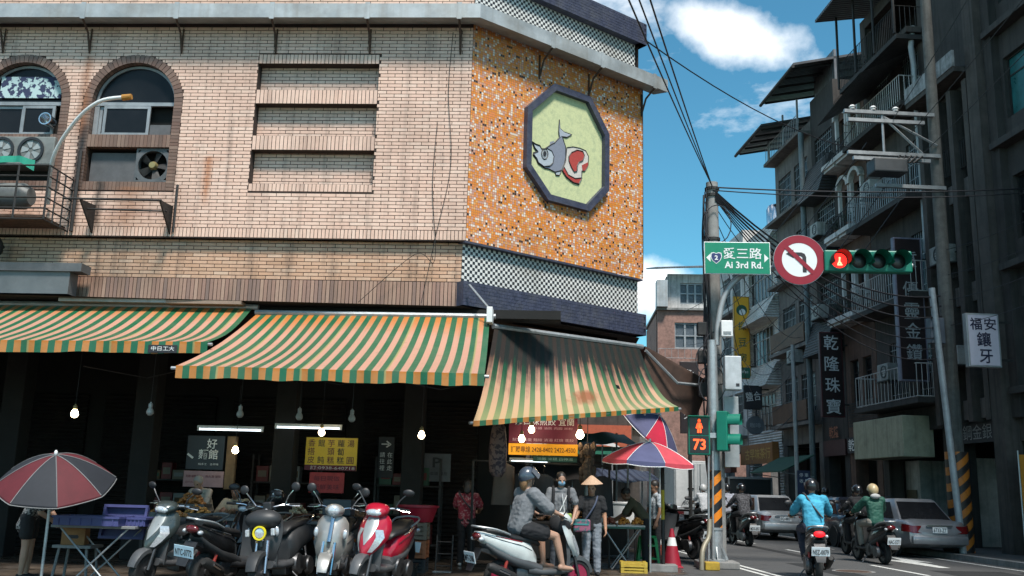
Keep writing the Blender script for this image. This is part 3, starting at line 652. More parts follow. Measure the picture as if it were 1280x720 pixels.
# slate tiled bands: small courses of real tiles
def slate(z0, z1, e, s0, s1):
    b = MB(); nz1 = round((z1-z0)/.062); nx = round((s1-s0)/.115)
    for j in range(nz1):
        for i in range(nx):
            off = .5*(j % 2); a0 = s0 + (s1-s0)*max(0, i-off)/nx; a1 = s0 + (s1-s0)*min(nx, i+1-off)/nx; zz0 = z0 + (z1-z0)*j/nz1
            b.box(a0+.002, a1-.002, -e-random.uniform(0, .003), -e+.02, zz0+.003, zz0+(z1-z0)/nz1-.003, T=CT)
    tag(b.build('slate_tile', SLATE, bld, world=True), kind='stuff')
    c = MB(); c.box(s0, s1, -e+.004, -e+.3 if e < .1 else .14, z0, z1, T=CT); c.box(s1-.2, s1+.02, -e+.004, .6, z0, z1, T=CT); c.build('slate_band', SLATE, bld, world=True)
slate(4.6, 5.04, .02, -.03, CL+.06)
slate(11.0, 11.5, .10, -.08, CL+.02)
# end return of the chamfer
r_ = MB(); r_.box(CL-.01, CL+.02, .0, .5, 5.8, 10, T=CT); r_.box(CL-.08, CL-.06, .06, .6, 9.9, 11.2, T=CT); r_.build('corner_return', MORTAR, bld, world=True)
# octagonal emblem
OC = [(1.27, 8.66), (1.27, 7.44), (1.84, 6.90), (2.93, 6.90), (3.46, 7.44), (3.46, 8.66), (2.93, 9.33), (1.95, 9.33)]
ctr = (2.36, 8.10); OI = [(ctr[0]+(x-ctr[0])*.885, ctr[1]+(zz-ctr[1])*.895) for x, zz in OC]
fr = MB()
for i in range(8): j = (i+1) % 8; fr.prism([OC[i], OC[j], OI[j], OI[i]], -.11, .02, T=CT)
emb_o = fr.build('emblem_frame', SLATE, bld, world=True)
p_ = MB().prism(OI, -.012, .01, T=CT).build('emblem_panel', mat('pale_green_mosaic', (0.58, 0.60, 0.33), 0.45, var=0.12, scale=40, dirt=0.45, dirtcol=(0.24, 0.31, 0.20)), bld, world=True)
EC = {'fish': (0.22, 0.235, 0.29), 'head': (0.42, 0.46, 0.50), 'tail': (0.38, 0.41, 0.46), 'fin': (0.25, 0.26, 0.30), 'fin2': (0.42, 0.46, 0.50), 'meat': (0.60, 0.55, 0.50), 'red1': (0.42, 0.055, 0.045), 'red2': (0.42, 0.06, 0.05), 'red3': (0.40, 0.06, 0.05), 'eye': (0.6, 0.62, 0.62), 'pup': (0.03, 0.03, 0.035)}
EB = mat('black_emblem_line', (0.015, 0.015, 0.016), 0.5)
for k_, P in EMB.items():
    mx_, mz_ = sum(p[0] for p in P)/len(P), sum(p[1] for p in P)/len(P)
    lay = {'fish': 0, 'meat': 0, 'fin': 0, 'fin2': 0}.get(k_, 1) + (1 if k_ == 'pup' else 0)
    e0 = -.022 - .008*lay
    if k_ in ('fish', 'meat', 'head', 'eye', 'red2', 'fin2', 'red1'):
        gz = max(math.hypot(p[0]-mx_, p[1]-mz_) for p in P)
        b = MB()
        for i in range(len(P)):
            a_, c_ = P[i], P[(i+1) % len(P)]; b.tube([(a_[0], e0-.001, a_[1]), (c_[0], e0-.001, c_[1])], .011, 4, T=CT)
        b.build('emblem_outline', EB, bld, world=True)
    MB().prism(P, e0, -.011, T=CT).build('emblem_' + {'fish': 'fish', 'head': 'head', 'tail': 'tail', 'fin': 'fin', 'fin2': 'fin', 'meat': 'meat', 'red1': 'rind', 'red2': 'red_flesh', 'red3': 'red_flesh', 'eye': 'eye', 'pup': 'pupil'}[k_], mat('emblem_' + k_, EC[k_], 0.45, var=0.15, scale=30), bld, world=True)
# gutter along both faces, with its strap brackets
g = MB(); P0 = [(XL, YF-.42), (C0.x-.16, YF-.42)]
inn = [Vector((XL, YF, 0)), C0, C0+CD*(CL+.35)]; bis = (Vector((0, -1, 0)) + CN).normalized(); kk = .42/bis.dot(CN)
outr = [Vector((XL, YF-.42, 0)), C0 + bis*kk, C0 + CD*(CL+.35) + CN*.42]
for i in range(2):
    a, b_, c, d = outr[i], outr[i+1], inn[i+1], inn[i]
    g.add([(*a.xy, 9.90), (*b_.xy, 9.90), (*c.xy, 9.98), (*d.xy, 9.98), (*a.xy, 10.18), (*b_.xy, 10.18), (*c.xy, 10.16), (*d.xy, 10.16)], [(0,3,2,1),(4,5,6,7),(0,1,5,4),(1,2,6,5),(2,3,7,6),(3,0,4,7)])
g.build('gutter', STEEL, bld, world=True)
def bracket(P, N_):
    b = MB(); P = Vector(P); side = Vector((-N_.y, N_.x, 0))
    def q(e, z_, s_): v_ = P + N_*e + side*s_; return (v_.x, v_.y, z_)
    for s_ in (-.02,): b.tube([q(.41, 9.89, 0), q(.15, 9.72, 0), q(.02, 9.40, 0)], .022, 6); b.tube([q(.02, 9.86, 0), q(.02, 9.36, 0)], .018, 4)
    b.build('bracket', RUST, bld, world=True)
    b = MB(); b.add([q(.43, 9.87, -.045), q(.43, 9.87, .045), q(.43, 10.2, .045), q(.43, 10.2, -.045), q(.41, 9.87, -.045), q(.41, 9.87, .045), q(.41, 10.2, .045), q(.41, 10.2, -.045)], [(0,1,2,3),(4,5,6,7),(0,1,5,4),(1,2,6,5),(2,3,7,6),(3,0,4,7)]); b.build('strap', STEEL, bld, world=True)
for x in (-10.75, -9.05, -7.26, -5.45, -3.66, -1.95): bracket((x, YF, 0), Vector((0, -1, 0)))
for s_ in (1.62, 2.95, 4.5): bracket(C0 + CD*s_, CN)
# ground floor: ceiling, back wall, shutters, columns
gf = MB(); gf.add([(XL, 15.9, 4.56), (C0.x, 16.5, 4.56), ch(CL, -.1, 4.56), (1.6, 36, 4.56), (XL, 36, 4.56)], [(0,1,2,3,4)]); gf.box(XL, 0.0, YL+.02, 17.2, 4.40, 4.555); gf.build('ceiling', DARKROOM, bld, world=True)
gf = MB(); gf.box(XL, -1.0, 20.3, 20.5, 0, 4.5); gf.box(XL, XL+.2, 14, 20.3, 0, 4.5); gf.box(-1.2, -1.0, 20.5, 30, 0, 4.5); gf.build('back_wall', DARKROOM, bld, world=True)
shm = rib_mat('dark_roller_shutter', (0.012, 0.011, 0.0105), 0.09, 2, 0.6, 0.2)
for x, y_ in ((-13, 17.5), (-10.2, 17.5), (-7.75, 17.7), (-5.22, 18.2), (-2.85, 18.8)):
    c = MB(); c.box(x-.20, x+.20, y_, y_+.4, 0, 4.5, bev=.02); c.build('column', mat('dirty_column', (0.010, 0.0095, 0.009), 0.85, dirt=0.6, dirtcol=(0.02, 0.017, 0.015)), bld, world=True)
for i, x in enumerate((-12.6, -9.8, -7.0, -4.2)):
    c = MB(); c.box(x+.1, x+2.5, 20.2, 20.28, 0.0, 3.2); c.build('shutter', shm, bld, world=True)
# ------------------------------------------------------------------ awnings
PEACH, GREEN = (0.54, 0.285, 0.205), (0.004, 0.10, 0.038)
def lerp(a, b, t): return tuple(a[i] + (b[i]-a[i])*t for i in range(3))
def awning(label, TL, TR, BL, BR, n, drop, soot=False, sag=0.10, hole=None, arms=3):
    t = thing('awning', label, 'awning', ((TL[0]+TR[0])/2, (TL[1]+TR[1])/2, 0), group='striped awnings round the market')
    m = stripe_mat('awning_canvas_%d' % n, n, PEACH, GREEN, soot)
    def P(u, v):
        a = lerp(lerp(TL, TR, u), lerp(BL, BR, u), v)
        rip = .6*(0.012*math.sin(u*arms*math.pi*2 + .4) + .007*math.sin(u*17+1.3) + .004*math.sin(u*41))*math.sin(math.pi*min(1, v*1.15))
        return (a[0], a[1], a[2] - sag*math.sin(math.pi*v)*(1+.4*math.sin(u*9)) + rip)
    c = MB().grid(P, 90, 18)
    if hole:
        keep = [i for i, f in enumerate(c.f) if not (abs(c.uv[f[0]][0]-hole[0]) < hole[2] and abs(c.uv[f[0]][1]-hole[1]) < hole[3])]
        c.f = [c.f[i] for i in keep]; c.m = [c.m[i] for i in keep]
    c.build('canvas', m, t, 60, world=True)
    def V(u, v):
        a = P(u, 1.0); k = .012*math.sin(u*33) + .008*math.sin(u*71+2)
        return (a[0], a[1] - .01 + k*v, a[2] - drop*v*(1 + .05*math.sin(u*23) + .03*math.sin(u*57+1)) + .004)
    vm = stripe_mat('awning_valance_%d' % n, n, (0.50, 0.20, 0.05), (0.02, 0.13, 0.06), False)
    MB().grid(V, 120, 3).build('valance', vm, t, 60, world=True)
    e = Vector(TR) - Vector(TL); e.normalize()
    b = MB().tube([Vector(BL) - e*.08 + Vector((0, .03, -.03)), Vector(BR) + e*.06 + Vector((0, .03, -.03))], .025, 8); b.build('front_bar', GALV, t, 40, world=True)
    b = MB().tube([Vector(TL) - e*.03 + Vector((0, .02, .03)), Vector(TR) + e*.1 + Vector((0, .02, .03))], .05, 8); b.build('roller', GALV, t, 40, world=True)
    for k in range(arms):
        u = (k+.3)/(arms-.4) if arms > 1 else .5
        p, q = Vector(lerp(TL, TR, u)), Vector(lerp(BL, BR, u)); mid = (p+q)/2 + e*.35 + Vector((0, 0, -.14 - sag*1.5))
        b = MB().tube([p + Vector((0, 0, -.16)), mid, q + Vector((0, .10, -.09))], .022, 6); b.build('arm', GALV, t, 40, world=True)
    return t
awn1 = awning('long green and orange striped awning under the arched windows, leftmost', (-12.8, 16.55, 4.45), (-5.48, 16.55, 4.47), (-12.8, 14.35, 3.46), (-5.40, 14.35, 3.53), 34, .18)
lb = MB().box(-6.30, -5.85, 14.29, 14.30, 3.345, 3.465); lb.build('maker_label', INK, awn1, world=True); lettering('中日工大', .36, .07, INKW, awn1, (-6.07, 14.287, 3.41), world=True)
awning('widest-striped peach and green awning over the parked scooters, middle one', (-5.38, 16.5, 4.36), (-1.24, 16.5, 4.36), (-5.39, 13.2, 3.02), (-1.04, 13.2, 2.99), 22, .17)
awning('soot-blackened striped awning with a rust stain and a hole below the mosaic corner', ch(.55, .2, 4.24), ch(4.28, .15, 4.30), (-1.36, 15.3, 2.48), (2.26, 18.45, 3.05), 19, .08, True, .22, (.74, .45, .012, .035), 2)
# strut, lamp tube and the odds and ends under the ledge
t = thing('awning_strut', 'thin white strut rod from slate band to awning end', 'rod', (-1.3, 16.2, 4.3)); MB().tube([(-1.62, 16.5, 4.95), (-1.22, 16.1, 4.45)], .018, 6).build('rod', GALV, t, world=True); MB().box(-1.26, -1.16, 16.0, 16.3, 4.2, 4.47, bev=.01).build('clamp', WHITEP, t, world=True)
t = thing('signboard_case', 'long grey metal signboard case fixed below brick wall over left awning', 'signboard', (-11, 16.4, 4.6))
b = MB(); b.box(-13.5, -8.72, 16.25, 16.55, 4.62, 5.02); b.build('case', mat('grey_sheet_steel', (0.16, 0.17, 0.175), 0.45, 0.3, var=0.2, scale=2, dirt=0.4), t, world=True); b = MB(); b.box(-13.5, -8.5, 16.2, 16.55, 5.02, 5.17); b.build('cap', mat('grey_sheet_steel2', (0.13, 0.135, 0.14), 0.5, 0.3, dirt=0.4), t, world=True)
t = thing('awning_hood', 'narrow dull metal hood running over awning below the brown bricks', 'hood', (-7.3, 16.5, 4.5))
MB().box(-8.9, -6.95, 16.3, 16.6, 4.50, 4.56).build('sheet', STEEL, t, world=True); MB().box(-6.95, -5.6, 16.28, 16.6, 4.49, 4.55).build('sheet', mat('tan_hood_sheet', (0.28, 0.2, 0.15), 0.6, dirt=0.4), t, world=True)
# ------------------------------------------------------------------ fixtures on the brick wall
def fan_unit(name, label, x, z, r, case, y=16.62):
    t = thing(name, label, 'fan', (x, y, z)); b = MB()
    for a in ((-r*1.12, -r*1.0, -r*1.12, r*1.12), (r*1.0, r*1.12, -r*1.12, r*1.12), (-r, r, r, r*1.12), (-r, r, -r*1.12, -r)): b.box(a[0], a[1], -.05, .12, a[2], a[3])
    n = 28
    for i in range(n):
        a0, a1 = 2*math.pi*i/n, 2*math.pi*(i+1)/n
        def sq(a): k = 1/max(abs(math.cos(a)), abs(math.sin(a))); return (r*min(k, 1.0001)*math.cos(a)*1.0, r*min(k, 1.0001)*math.sin(a))
        q0, q1 = sq(a0), sq(a1); b.prism([(math.cos(a0)*r*.96, math.sin(a0)*r*.96), (math.cos(a1)*r*.96, math.sin(a1)*r*.96), (r*math.cos(a1)/max(abs(math.cos(a1)), abs(math.sin(a1))), r*math.sin(a1)/max(abs(math.cos(a1)), abs(math.sin(a1)))), (r*math.cos(a0)/max(abs(math.cos(a0)), abs(math.sin(a0))), r*math.sin(a0)/max(abs(math.cos(a0)), abs(math.sin(a0))))], -.05, .0)
    b.build('housing', case, t)
    for i in range(5):
        a = 2*math.pi*i/5; d = MB(); T = Matrix.Rotation(a, 4, 'Y')
        d.add([(r*.2, .0, -.03), (r*.9, -.03, -r*.28), (r*.92, .03, r*.22), (r*.22, .04, .04)], [(0,1,2,3)], T=T); d.build('blade', BLACKIRON, t)
    MB().lathe([(0, -.07), (r*.2, -.07), (r*.28, -.02), (r*.28, .05)], axis='Y').build('hub', mat('brass_hub', (0.35, 0.27, 0.12), 0.4, 0.5), t, 40)
    return t
fan_unit('exhaust_fan', 'square exhaust fan with brass hub below the arched window', -7.62, 7.16, .29, mat('dark_fan_case', (0.12, 0.125, 0.13), 0.5, 0.3, dirt=0.5), 16.70)
t = thing('air_conditioner', 'twin-fan pale air conditioner behind the green cloth in iron cage', 'air conditioner', (-10.1, 16.6, 6.9))
b = MB(); b.box(-.75, .65, -.1, .4, .2, .75, bev=.02); b.build('case', mat('aged_white_case', (0.20, 0.21, 0.20), 0.5, dirt=0.5), t)
for sx in (-.35, .22):
    b = MB(); b.lathe([(.25, -.13), (.25, -.11), (.2, -.11), (.2, -.13), (.25, -.13)], (sx, 0, .48), 'Y', 24); b.build('fan_ring', BLACKP, t)
    for i in range(5): MB().add([(sx+.05*math.cos(a), -.115, .48+.05*math.sin(a)) for a in (i*1.257, i*1.257+.9)] + [(sx+.2*math.cos(a), -.105, .48+.2*math.sin(a)) for a in (i*1.257+.9, i*1.257+.2)], [(0,1,2,3)]).build('blade', mat('pale_blade', (0.3, 0.33, 0.33), 0.5), t)
t = thing('cloth', 'green cloth strip hung over the iron cage rail', 'cloth', (-9.9, 15.95, 6.9))
MB().grid(lambda u, v: (-.9 + u*1.35, -.05 + .05*math.sin(u*20), .13 + .04*math.sin(u*11) - v*(.12 + .12*max(0, math.sin(u*5+2)))), 30, 3).build('sheet', mat('green_cloth', (0.02, 0.30, 0.20), 0.8), t)
t = thing('water_tank', 'grey plastic jug lying on the iron cage shelf', 'jug', (-10.0, 16.2, 6.15))
MB().lathe([(0, -.45), (.2, -.45), (.24, -.35), (.24, .3), (.16, .42), (0, .42)], (0, 0, .24), 'X', 16).build('barrel', mat('grey_plastic', (0.14, 0.145, 0.14), 0.5, dirt=0.4), t, 40)
def rail_cage(t, x0, x1, y0, y1, z0, z1, rows, cols):
    for x in np.linspace(x0, x1, cols): MB().tube([(x, y0, z0), (x, y0, z1)], .022, 4).build('post', BLACKIRON, t, world=True)
    for z_ in np.linspace(z0, z1, rows): MB().tube([(x0, y0, z_), (x1, y0, z_), (x1, y1, z_)], .016, 4).build('rail', BLACKIRON, t, world=True)
    for yy in np.linspace(y0, y1, 4)[1:]: MB().tube([(x1, yy, z0), (x1, yy, z1)], .016, 4).build('bar', BLACKIRON, t, world=True)
t = thing('iron_cage', 'black iron balcony cage outside the leftmost arched window', 'cage', (-10, 16.2, 5.9)); rail_cage(t, -12.4, -9.05, 15.75, 16.6, 5.85, 6.83, 6, 7); MB().box(-12.4, -9.1, 15.8, 16.59, 5.9, 5.93).build('shelf', RUST, t, world=True)
t = thing('bracket_shelf', 'empty rusty iron bracket shelf below exhaust fan', 'shelf', (-7.9, 16.4, 6.0))
for x in (-8.6, -7.15):
    MB().add([(x, 16.59, 6.35), (x, 16.59, 5.82), (x, 16.02, 6.3), (x+.03, 16.59, 6.35), (x+.03, 16.59, 5.82), (x+.03, 16.02, 6.3)], [(0,1,2),(3,4,5),(0,1,4,3),(1,2,5,4),(2,0,3,5)]).build('bracket', BLACKIRON, t, world=True)
MB().tube([(-8.9, 16.03, 6.31), (-7.1, 16.03, 6.29)], .022, 5).build('rail', BLACKIRON, t, world=True); MB().tube([(-8.6, 16.3, 6.2), (-7.1, 16.3, 6.17)], .018, 5).build('rail', BLACKIRON, t, world=True); MB().tube([(-7.06, 16.55, 6.75), (-7.06, 16.55, 5.85)], .025, 5).build('post', BLACKIRON, t, world=True); MB().tube([(-8.97, 16.57, 7.4), (-8.97, 16.57, 5.85)], .035, 5).build('post', BLACKIRON, t, world=True)
t = thing('bent_pipe', 'curved white pipe arm of a missing lamp crossing the arched window', 'pipe', (-9.3, 16.3, 6.5))
pts = [(-9.42, 16.5, 6.35), (-9.1, 15.9, 7.0), (-8.6, 15.55, 7.55), (-8.1, 15.35, 7.86), (-7.62, 15.3, 7.93)]
def smooth_pts(P, k=6):
    P = [Vector(p) for p in P]; out = []
    for i in range(len(P)-1):
        a, b, c, d = P[max(i-1, 0)], P[i], P[i+1], P[min(i+2, len(P)-1)]
        for j in range(k): s = j/k; out.append(0.5*((2*b) + (c-a)*s + (2*a-5*b+4*c-d)*s*s + (3*b-a-3*c+d)*s**3))
    return out + [P[-1]]
MB().tube(smooth_pts(pts), .035, 8).build('pipe', WHITEP, t, 60, world=True); MB().cyl((-7.66, 15.3, 7.92), (-7.50, 15.3, 7.94), .055, .05).build('socket', mat('rust_orange', (0.4, 0.18, 0.03), 0.7), t, world=True)
t = thing('vent_hood', 'round black vent pipe mouth in the leftmost arched window', 'vent', (-9.66, 16.55, 7.98)); MB().lathe([(.0, .1), (.11, .1), (.12, -.12), (.1, -.12), (.09, .08), (0, .08)], axis='Y').build('mouth', CHROME, t, 40)
t = thing('wall_lamp', 'small black floodlight on brick wall above signboard case', 'floodlight', (-10.25, 16.4, 5.5)); MB().ell((0, 0, 0), (.14, .12, .2), rot=(.4, 0, .3)).build('head', BLACKIRON, t, 60); MB().tube([(0, .1, .0), (0, .25, .05)], .03).build('stem', BLACKIRON, t)
for i, (x, zt) in enumerate(((-2.1, 9.8), (-2.32, 8.0))):
    t = thing('wall_cable', 'thin sagging cable down the brick wall beside the mosaic, %s' % ('higher one' if i == 0 else 'lower one'), 'cable', (x, 16.55, 5))
    P = [(x, 16.57, zt), (x-.04, 16.57, zt-1.2), (x+.06, 16.56, zt-2.6), (x-.15*(i+1), 16.55, 5.9 - i*.4), (x-.9*(i+.4), 16.5, 4.6)] 
    MB().tube(smooth_pts(P), .006, 4).build('wire', BLACKIRON, t, world=True)

# ------------------------------------------------------------------ lamps of the market
BULB = mat('lit_bulb', (1.0, 0.80, 0.50), emit=16.0, var=0); BULBOFF = mat('unlit_bulb', (0.45, 0.44, 0.42), 0.25, var=0.1); TUBEM = mat('lit_tube', (0.80, 0.92, 1.0), emit=1.4, var=0)
SOCK = mat('brass_socket', (0.30, 0.22, 0.10), 0.5, 0.4)
def bulb(x, y, z, lit, label, s=1.0):
    t = thing('light_bulb', label, 'light bulb', (x, y, z), group='bare bulbs hung in the market', scale=s)
    MB().lathe([(0, -.075), (.03, -.07), (.055, -.04), (.06, -.01), (.045, .03), (.028, .06)], n=14).build('globe', BULB if lit else BULBOFF, t, 60)
    MB().lathe([(.028, .06), (.035, .065), (.033, .12), (.012, .135), (.01, .15)], n=12).build('socket', SOCK if lit else BULBOFF, t, 40)
    MB().tube([(0, 0, .14), (.01, 0, 1.2)], .005, 4).build('cord', BLACKP, t)
for x, y, z, l, lab in ((-7.95, 15.5, 2.48, 1, 'lit bulb hanging alone under the leftmost awning'), (-6.69, 15.5, 2.54, 0, 'unlit bulb hanging right of the leftmost lit bulb'), (-5.36, 16, 2.57, 0, 'unlit bulb above the left fluorescent tube'), (-4.35, 16, 2.55, 0, 'unlit bulb above the right fluorescent tube'), (-3.46, 16, 2.54, 0, 'unlit bulb right of the fluorescent tubes'), (-2.42, 17, 2.34, 1, 'lit bulb over the person in red floral top'), (-4.30, 17.4, 2.37, 1, 'lit bulb in front of yellow menu sign'), (-6.03, 17.9, 2.03, 1, 'lit bulb beside the dark noodle shop sign'), (.40, 18.5, 2.50, 1, 'large lit bulb at the end of the maroon banner'), (-.69, 18.0, 2.37, 1, 'lit bulb in front of the maroon banner, lower of two'), (-.52, 18.3, 2.56, 1, 'lit bulb in front of the maroon banner, higher of two')):
    bulb(x, y, z, l, lab, 1.25 if lab.startswith('large') else 1.0)
def tube_lamp(x0, x1, y, z, label):
    t = thing('fluorescent_lamp', label, 'tube lamp', ((x0+x1)/2, y, z)); h = (x1-x0)/2
    MB().tube([(-h, 0, 0), (h, 0, 0)], .018, 10).build('tube', TUBEM, t, 60); MB().box(-h-.02, h+.02, -.03, .03, .03, .07).build('fitting', WHITEP, t)
    for s in (-1, 1): MB().box(s*h-.02, s*h+.02, -.02, .02, -.03, .03).build('end_cap', WHITEP, t)
tube_lamp(-6.80, -5.58, 18.0, 2.40, 'cold white fluorescent tube above noodle sign'); tube_lamp(-5.32, -4.09, 18.0, 2.47, 'cold white fluorescent tube above yellow menu sign'); tube_lamp(-.95, -.2, 19.2, 1.98, 'white fluorescent tube below the orange phone sign')
# ------------------------------------------------------------------ shop signs in the market
def panel(name, label, cat, x0, x1, y, z0, z1, m, th=.03):
    t = thing(name, label, cat, ((x0+x1)/2, y, (z0+z1)/2)); MB().box(-(x1-x0)/2, (x1-x0)/2, 0, th, -(z1-z0)/2, (z1-z0)/2).build('board', m, t); return t
YEL = mat('menu_yellow', (0.75, 0.48, 0.02), 0.5, var=0.08); MAR = mat('maroon_board', (0.12, 0.008, 0.02), 0.5, var=0.15)
t = panel('menu_sign', 'yellow menu sign with five columns of red and black characters', 'sign', -4.86, -3.86, 18.5, 1.70, 2.32, YEL)
for c, (s_, m) in enumerate((('香搭皮', MAR), ('餛　飩', INK), ('芋頭糕', MAR), ('蘿蔔糕', INK), ('湯　圓', MAR))):
    for r_, chh in enumerate(s_):
        if chh != '　': lettering(chh, .135, .135, m, t, (-.385 + c*.19, -.004, .205 - r_*.16), bold=.003)
MB().box(-.5, .5, -.003, -.001, -.31, -.21).build('strip', MAR, t); lettering('訂:0938-640718', .86, .07, mat('pale_ink', (0.6, 0.5, 0.45), 0.6), t, (.04, -.006, -.26))
REDP = mat('faded_red_paper', (0.42, 0.05, 0.05), 0.7, var=0.3)
t = panel('paper_notice', 'faded red paper notice pasted below yellow menu sign', 'notice', -4.75, -4.08, 18.5, 1.28, 1.66, REDP); lettering('每日現做', .5, .10, MAR, t, (0, -.004, .08)); lettering('新鮮美味', .5, .10, MAR, t, (0, -.004, -.08))
t = panel('noodle_sign', 'dark navy noodle shop sign with white brush characters', 'sign', -7.18, -6.45, 18.5, 1.66, 2.30, mat('navy_board', (0.02, 0.024, 0.034), 0.4)); lettering('好', .2, .19, INKW, t, (.12, -.004, .17), bold=.01); lettering('麵館', .38, .19, INKW, t, (.06, -.004, -.03), bold=.01); lettering('純手工　古早味', .4, .04, INKW, t, (.08, -.004, -.22)); MB().box(-.27, -.13, -.004, 0, -.24, -.2, T=Matrix.Rotation(.6, 4, 'Y')).build('mark', INKW, t)
t = panel('paper_notice', 'pair of pale pink price papers below noodle shop sign', 'notice', -7.2, -6.42, 18.5, 1.33, 1.63, mat('pink_paper', (0.42, 0.26, 0.27), 0.7)); lettering('乾麵 湯麵 餛飩', .3, .05, MAR, t, (-.19, -.004, .05)); lettering('貢丸湯 滷味', .3, .05, MAR, t, (.19, -.004, .05)); lettering('四十元 五十元', .3, .04, MAR, t, (-.19, -.004, -.06))
MB().box(-6.40, -6.22, 18.5, 18.6, 1.3, 2.3).build('wooden_post', mat('old_wood', (0.2, 0.13, 0.07), 0.8, var=0.4)); tag(bpy.data.objects['wooden_post'], 'narrow bare wooden post beside the noodle shop sign', 'post')
t = panel('parking_sign', 'dim grey parking sign with a dark letter P', 'sign', -2.72, -2.16, 19.5, 1.55, 2.1, mat('dim_grey_board', (0.10, 0.105, 0.115), 0.6)); lettering('P', .17, .2, INK, t, (0, -.004, .1), bold=.02); lettering('停車場 專用', .42, .07, INK, t, (0, -.004, -.12))
t = panel('arrow_sign', 'black vertical sign with white arrow between menu and parking sign', 'sign', -3.62, -3.3, 19.4, 1.6, 2.4, INK); lettering('→', .2, .14, INKW, t, (0, -.004, .26), bold=.02); lettering('請', .1, .1, INKW, t, (-.07, -.004, .05)); lettering('在', .1, .1, INKW, t, (.08, -.004, .05)); lettering('往', .1, .1, INKW, t, (-.07, -.004, -.08)); lettering('此', .1, .1, INKW, t, (.08, -.004, -.08)); lettering('裡', .1, .1, INKW, t, (-.07, -.004, -.21)); lettering('走', .1, .1, INKW, t, (.08, -.004, -.21))
t = panel('banner', 'maroon banner with white characters over the corner stall', 'banner', -.98, .36, 19.0, 2.33, 2.86, mat('maroon_banner', (0.14, 0.008, 0.03), 0.5, emit=0.05)); lettering('四口味煎餃 宜蘭', 1.15, .15, INKW, t, (.03, -.004, .16)); lettering('鹹水雞 油飯 肉圓 米粉', .85, .05, mat('pinkish_ink', (0.6, 0.35, 0.4), 0.6), t, (.15, -.004, .03)); lettering('魷魚 肉羹 麵線 清湯 紅燒 蒸餃', 1.2, .06, mat('pinkish_ink', (0.6, 0.35, 0.4), 0.6), t, (0, -.004, -.2))
t = panel('phone_sign', 'orange lit phone number sign under the maroon banner', 'sign', -.98, .37, 18.98, 2.10, 2.32, mat('lit_orange', (0.80, 0.33, 0.01), emit=0.22, var=0.15, scale=3)); lettering('訂購專線 2428-8402 2422-4500', 1.26, .12, mat('brown_ink', (0.16, 0.05, 0.01), 0.6), t, (0, -.004, 0), bold=.01)
t = panel('green_sign', 'dark green strip sign below orange phone sign', 'sign', -.5, .36, 19.05, 1.98, 2.09, mat('dark_green_board', (0.015, 0.08, 0.06), 0.5)); lettering('油飯 米糕 四神湯', .7, .06, mat('mint_ink', (0.3, 0.5, 0.45), 0.6), t, (0, -.004, 0))
# ------------------------------------------------------------------ parasols, tables, crates
def parasol(label, loc, Rr, drop, cols, tilt, pole, spin=0.0, n=8, trim=None, flap=.07, group='market parasols'):
    t = thing('parasol', label, 'parasol', loc, group=group)
    T = Matrix.Translation((0, 0, pole)) @ Matrix.Rotation(tilt[2], 4, 'Z') @ Euler((tilt[0], tilt[1], 0)).to_matrix().to_4x4() @ Matrix.Rotation(spin, 4, 'Z')
    for i in range(n):
        a0 = 2*math.pi*i/n; a1 = 2*math.pi*(i+1)/n
        def P(u, v):
            a = a0 + (a1-a0)*u; chord = 1 - .06*math.sin(math.pi*u)
            r = Rr*v*(1 if v < .5 else chord + (1-chord)*(1-(v-.5)*2)); zz = -drop*(v**1.6) - .025*math.sin(math.pi*u)*v*math.sin(math.pi*v)
            return tuple(T @ Vector((r*math.cos(a), r*math.sin(a), zz)))
        b = MB().grid(P, 6, 8)
        def F(u, v):
            a = a0 + (a1-a0)*u; chord = (1 - .06*math.sin(math.pi*u)); r = Rr*chord*(1+.01*v)
            return tuple(T @ Vector((r*math.cos(a), r*math.sin(a), -drop - flap*v*(.75 + .25*math.sin(math.pi*u)) + .0)))
        b.grid(F, 6, 1); b.build('canopy_panel', cols[i % len(cols)], t, 50)
        e = MB().tube([tuple(T @ Vector((Rr*v*math.cos(a0), Rr*v*math.sin(a0), -drop*(v**1.6)+.004))) for v in [k/8 for k in range(9)]], .006, 4)
        e.tube([F(u, 1.0) for u in [k/6 for k in range(7)]], .008, 4); e.build('piping', trim or WHITEP, t)
        MB().tube([tuple(T @ Vector((.03*math.cos(a0), .03*math.sin(a0), -.3))), tuple(T @ Vector((Rr*.6*math.cos(a0), Rr*.6*math.sin(a0), -drop*.46-.01)))], .005, 4).build('rib', GALV, t)
    MB().tube([(0, 0, 0), (0, 0, pole-.02)], .02, 8).build('pole', GALV, t, 40)
    MB().ell(tuple(T @ Vector((0, 0, .03))), (.025, .025, .04), 8, 6).build('finial', WHITEP, t, 60)
    return t
RD = mat('dull_red_canvas', (0.09, 0.007, 0.012), 0.75, var=0.2, scale=5); BKC = mat('charcoal_canvas', (0.014, 0.016, 0.022), 0.75, var=0.2, scale=5); RC = mat('pinkish_red_canvas', (0.50, 0.055, 0.075), 0.75, var=0.18, scale=5); BLC = mat('navy_canvas', (0.075, 0.08, 0.165), 0.75, var=0.15, scale=5); RB = mat('bright_red_canvas', (0.50, 0.015, 0.05), 0.7, var=0.15, scale=5)
parasol('red and black parasol tilted over the blue trays', (-6.86, 13.0, 0), .77, .40, [RD, BKC], (R(24), R(7), 0), 1.74, R(32), trim=mat('grey_piping', (0.18, 0.18, 0.18), 0.7), flap=.03)
parasol('red and navy parasol over the corner fruit stall', (1.72, 18.5, 0), .90, .37, [RC, BLC], (R(2), R(3), 0), 2.38, R(14), flap=.09)
parasol('steeply tilted bright red and navy parasol behind the walk signal', (2.12, 20.6, 0), .80, .34, [RB, BLC], (R(20), R(42), 0), 3.05, R(5), flap=.05)
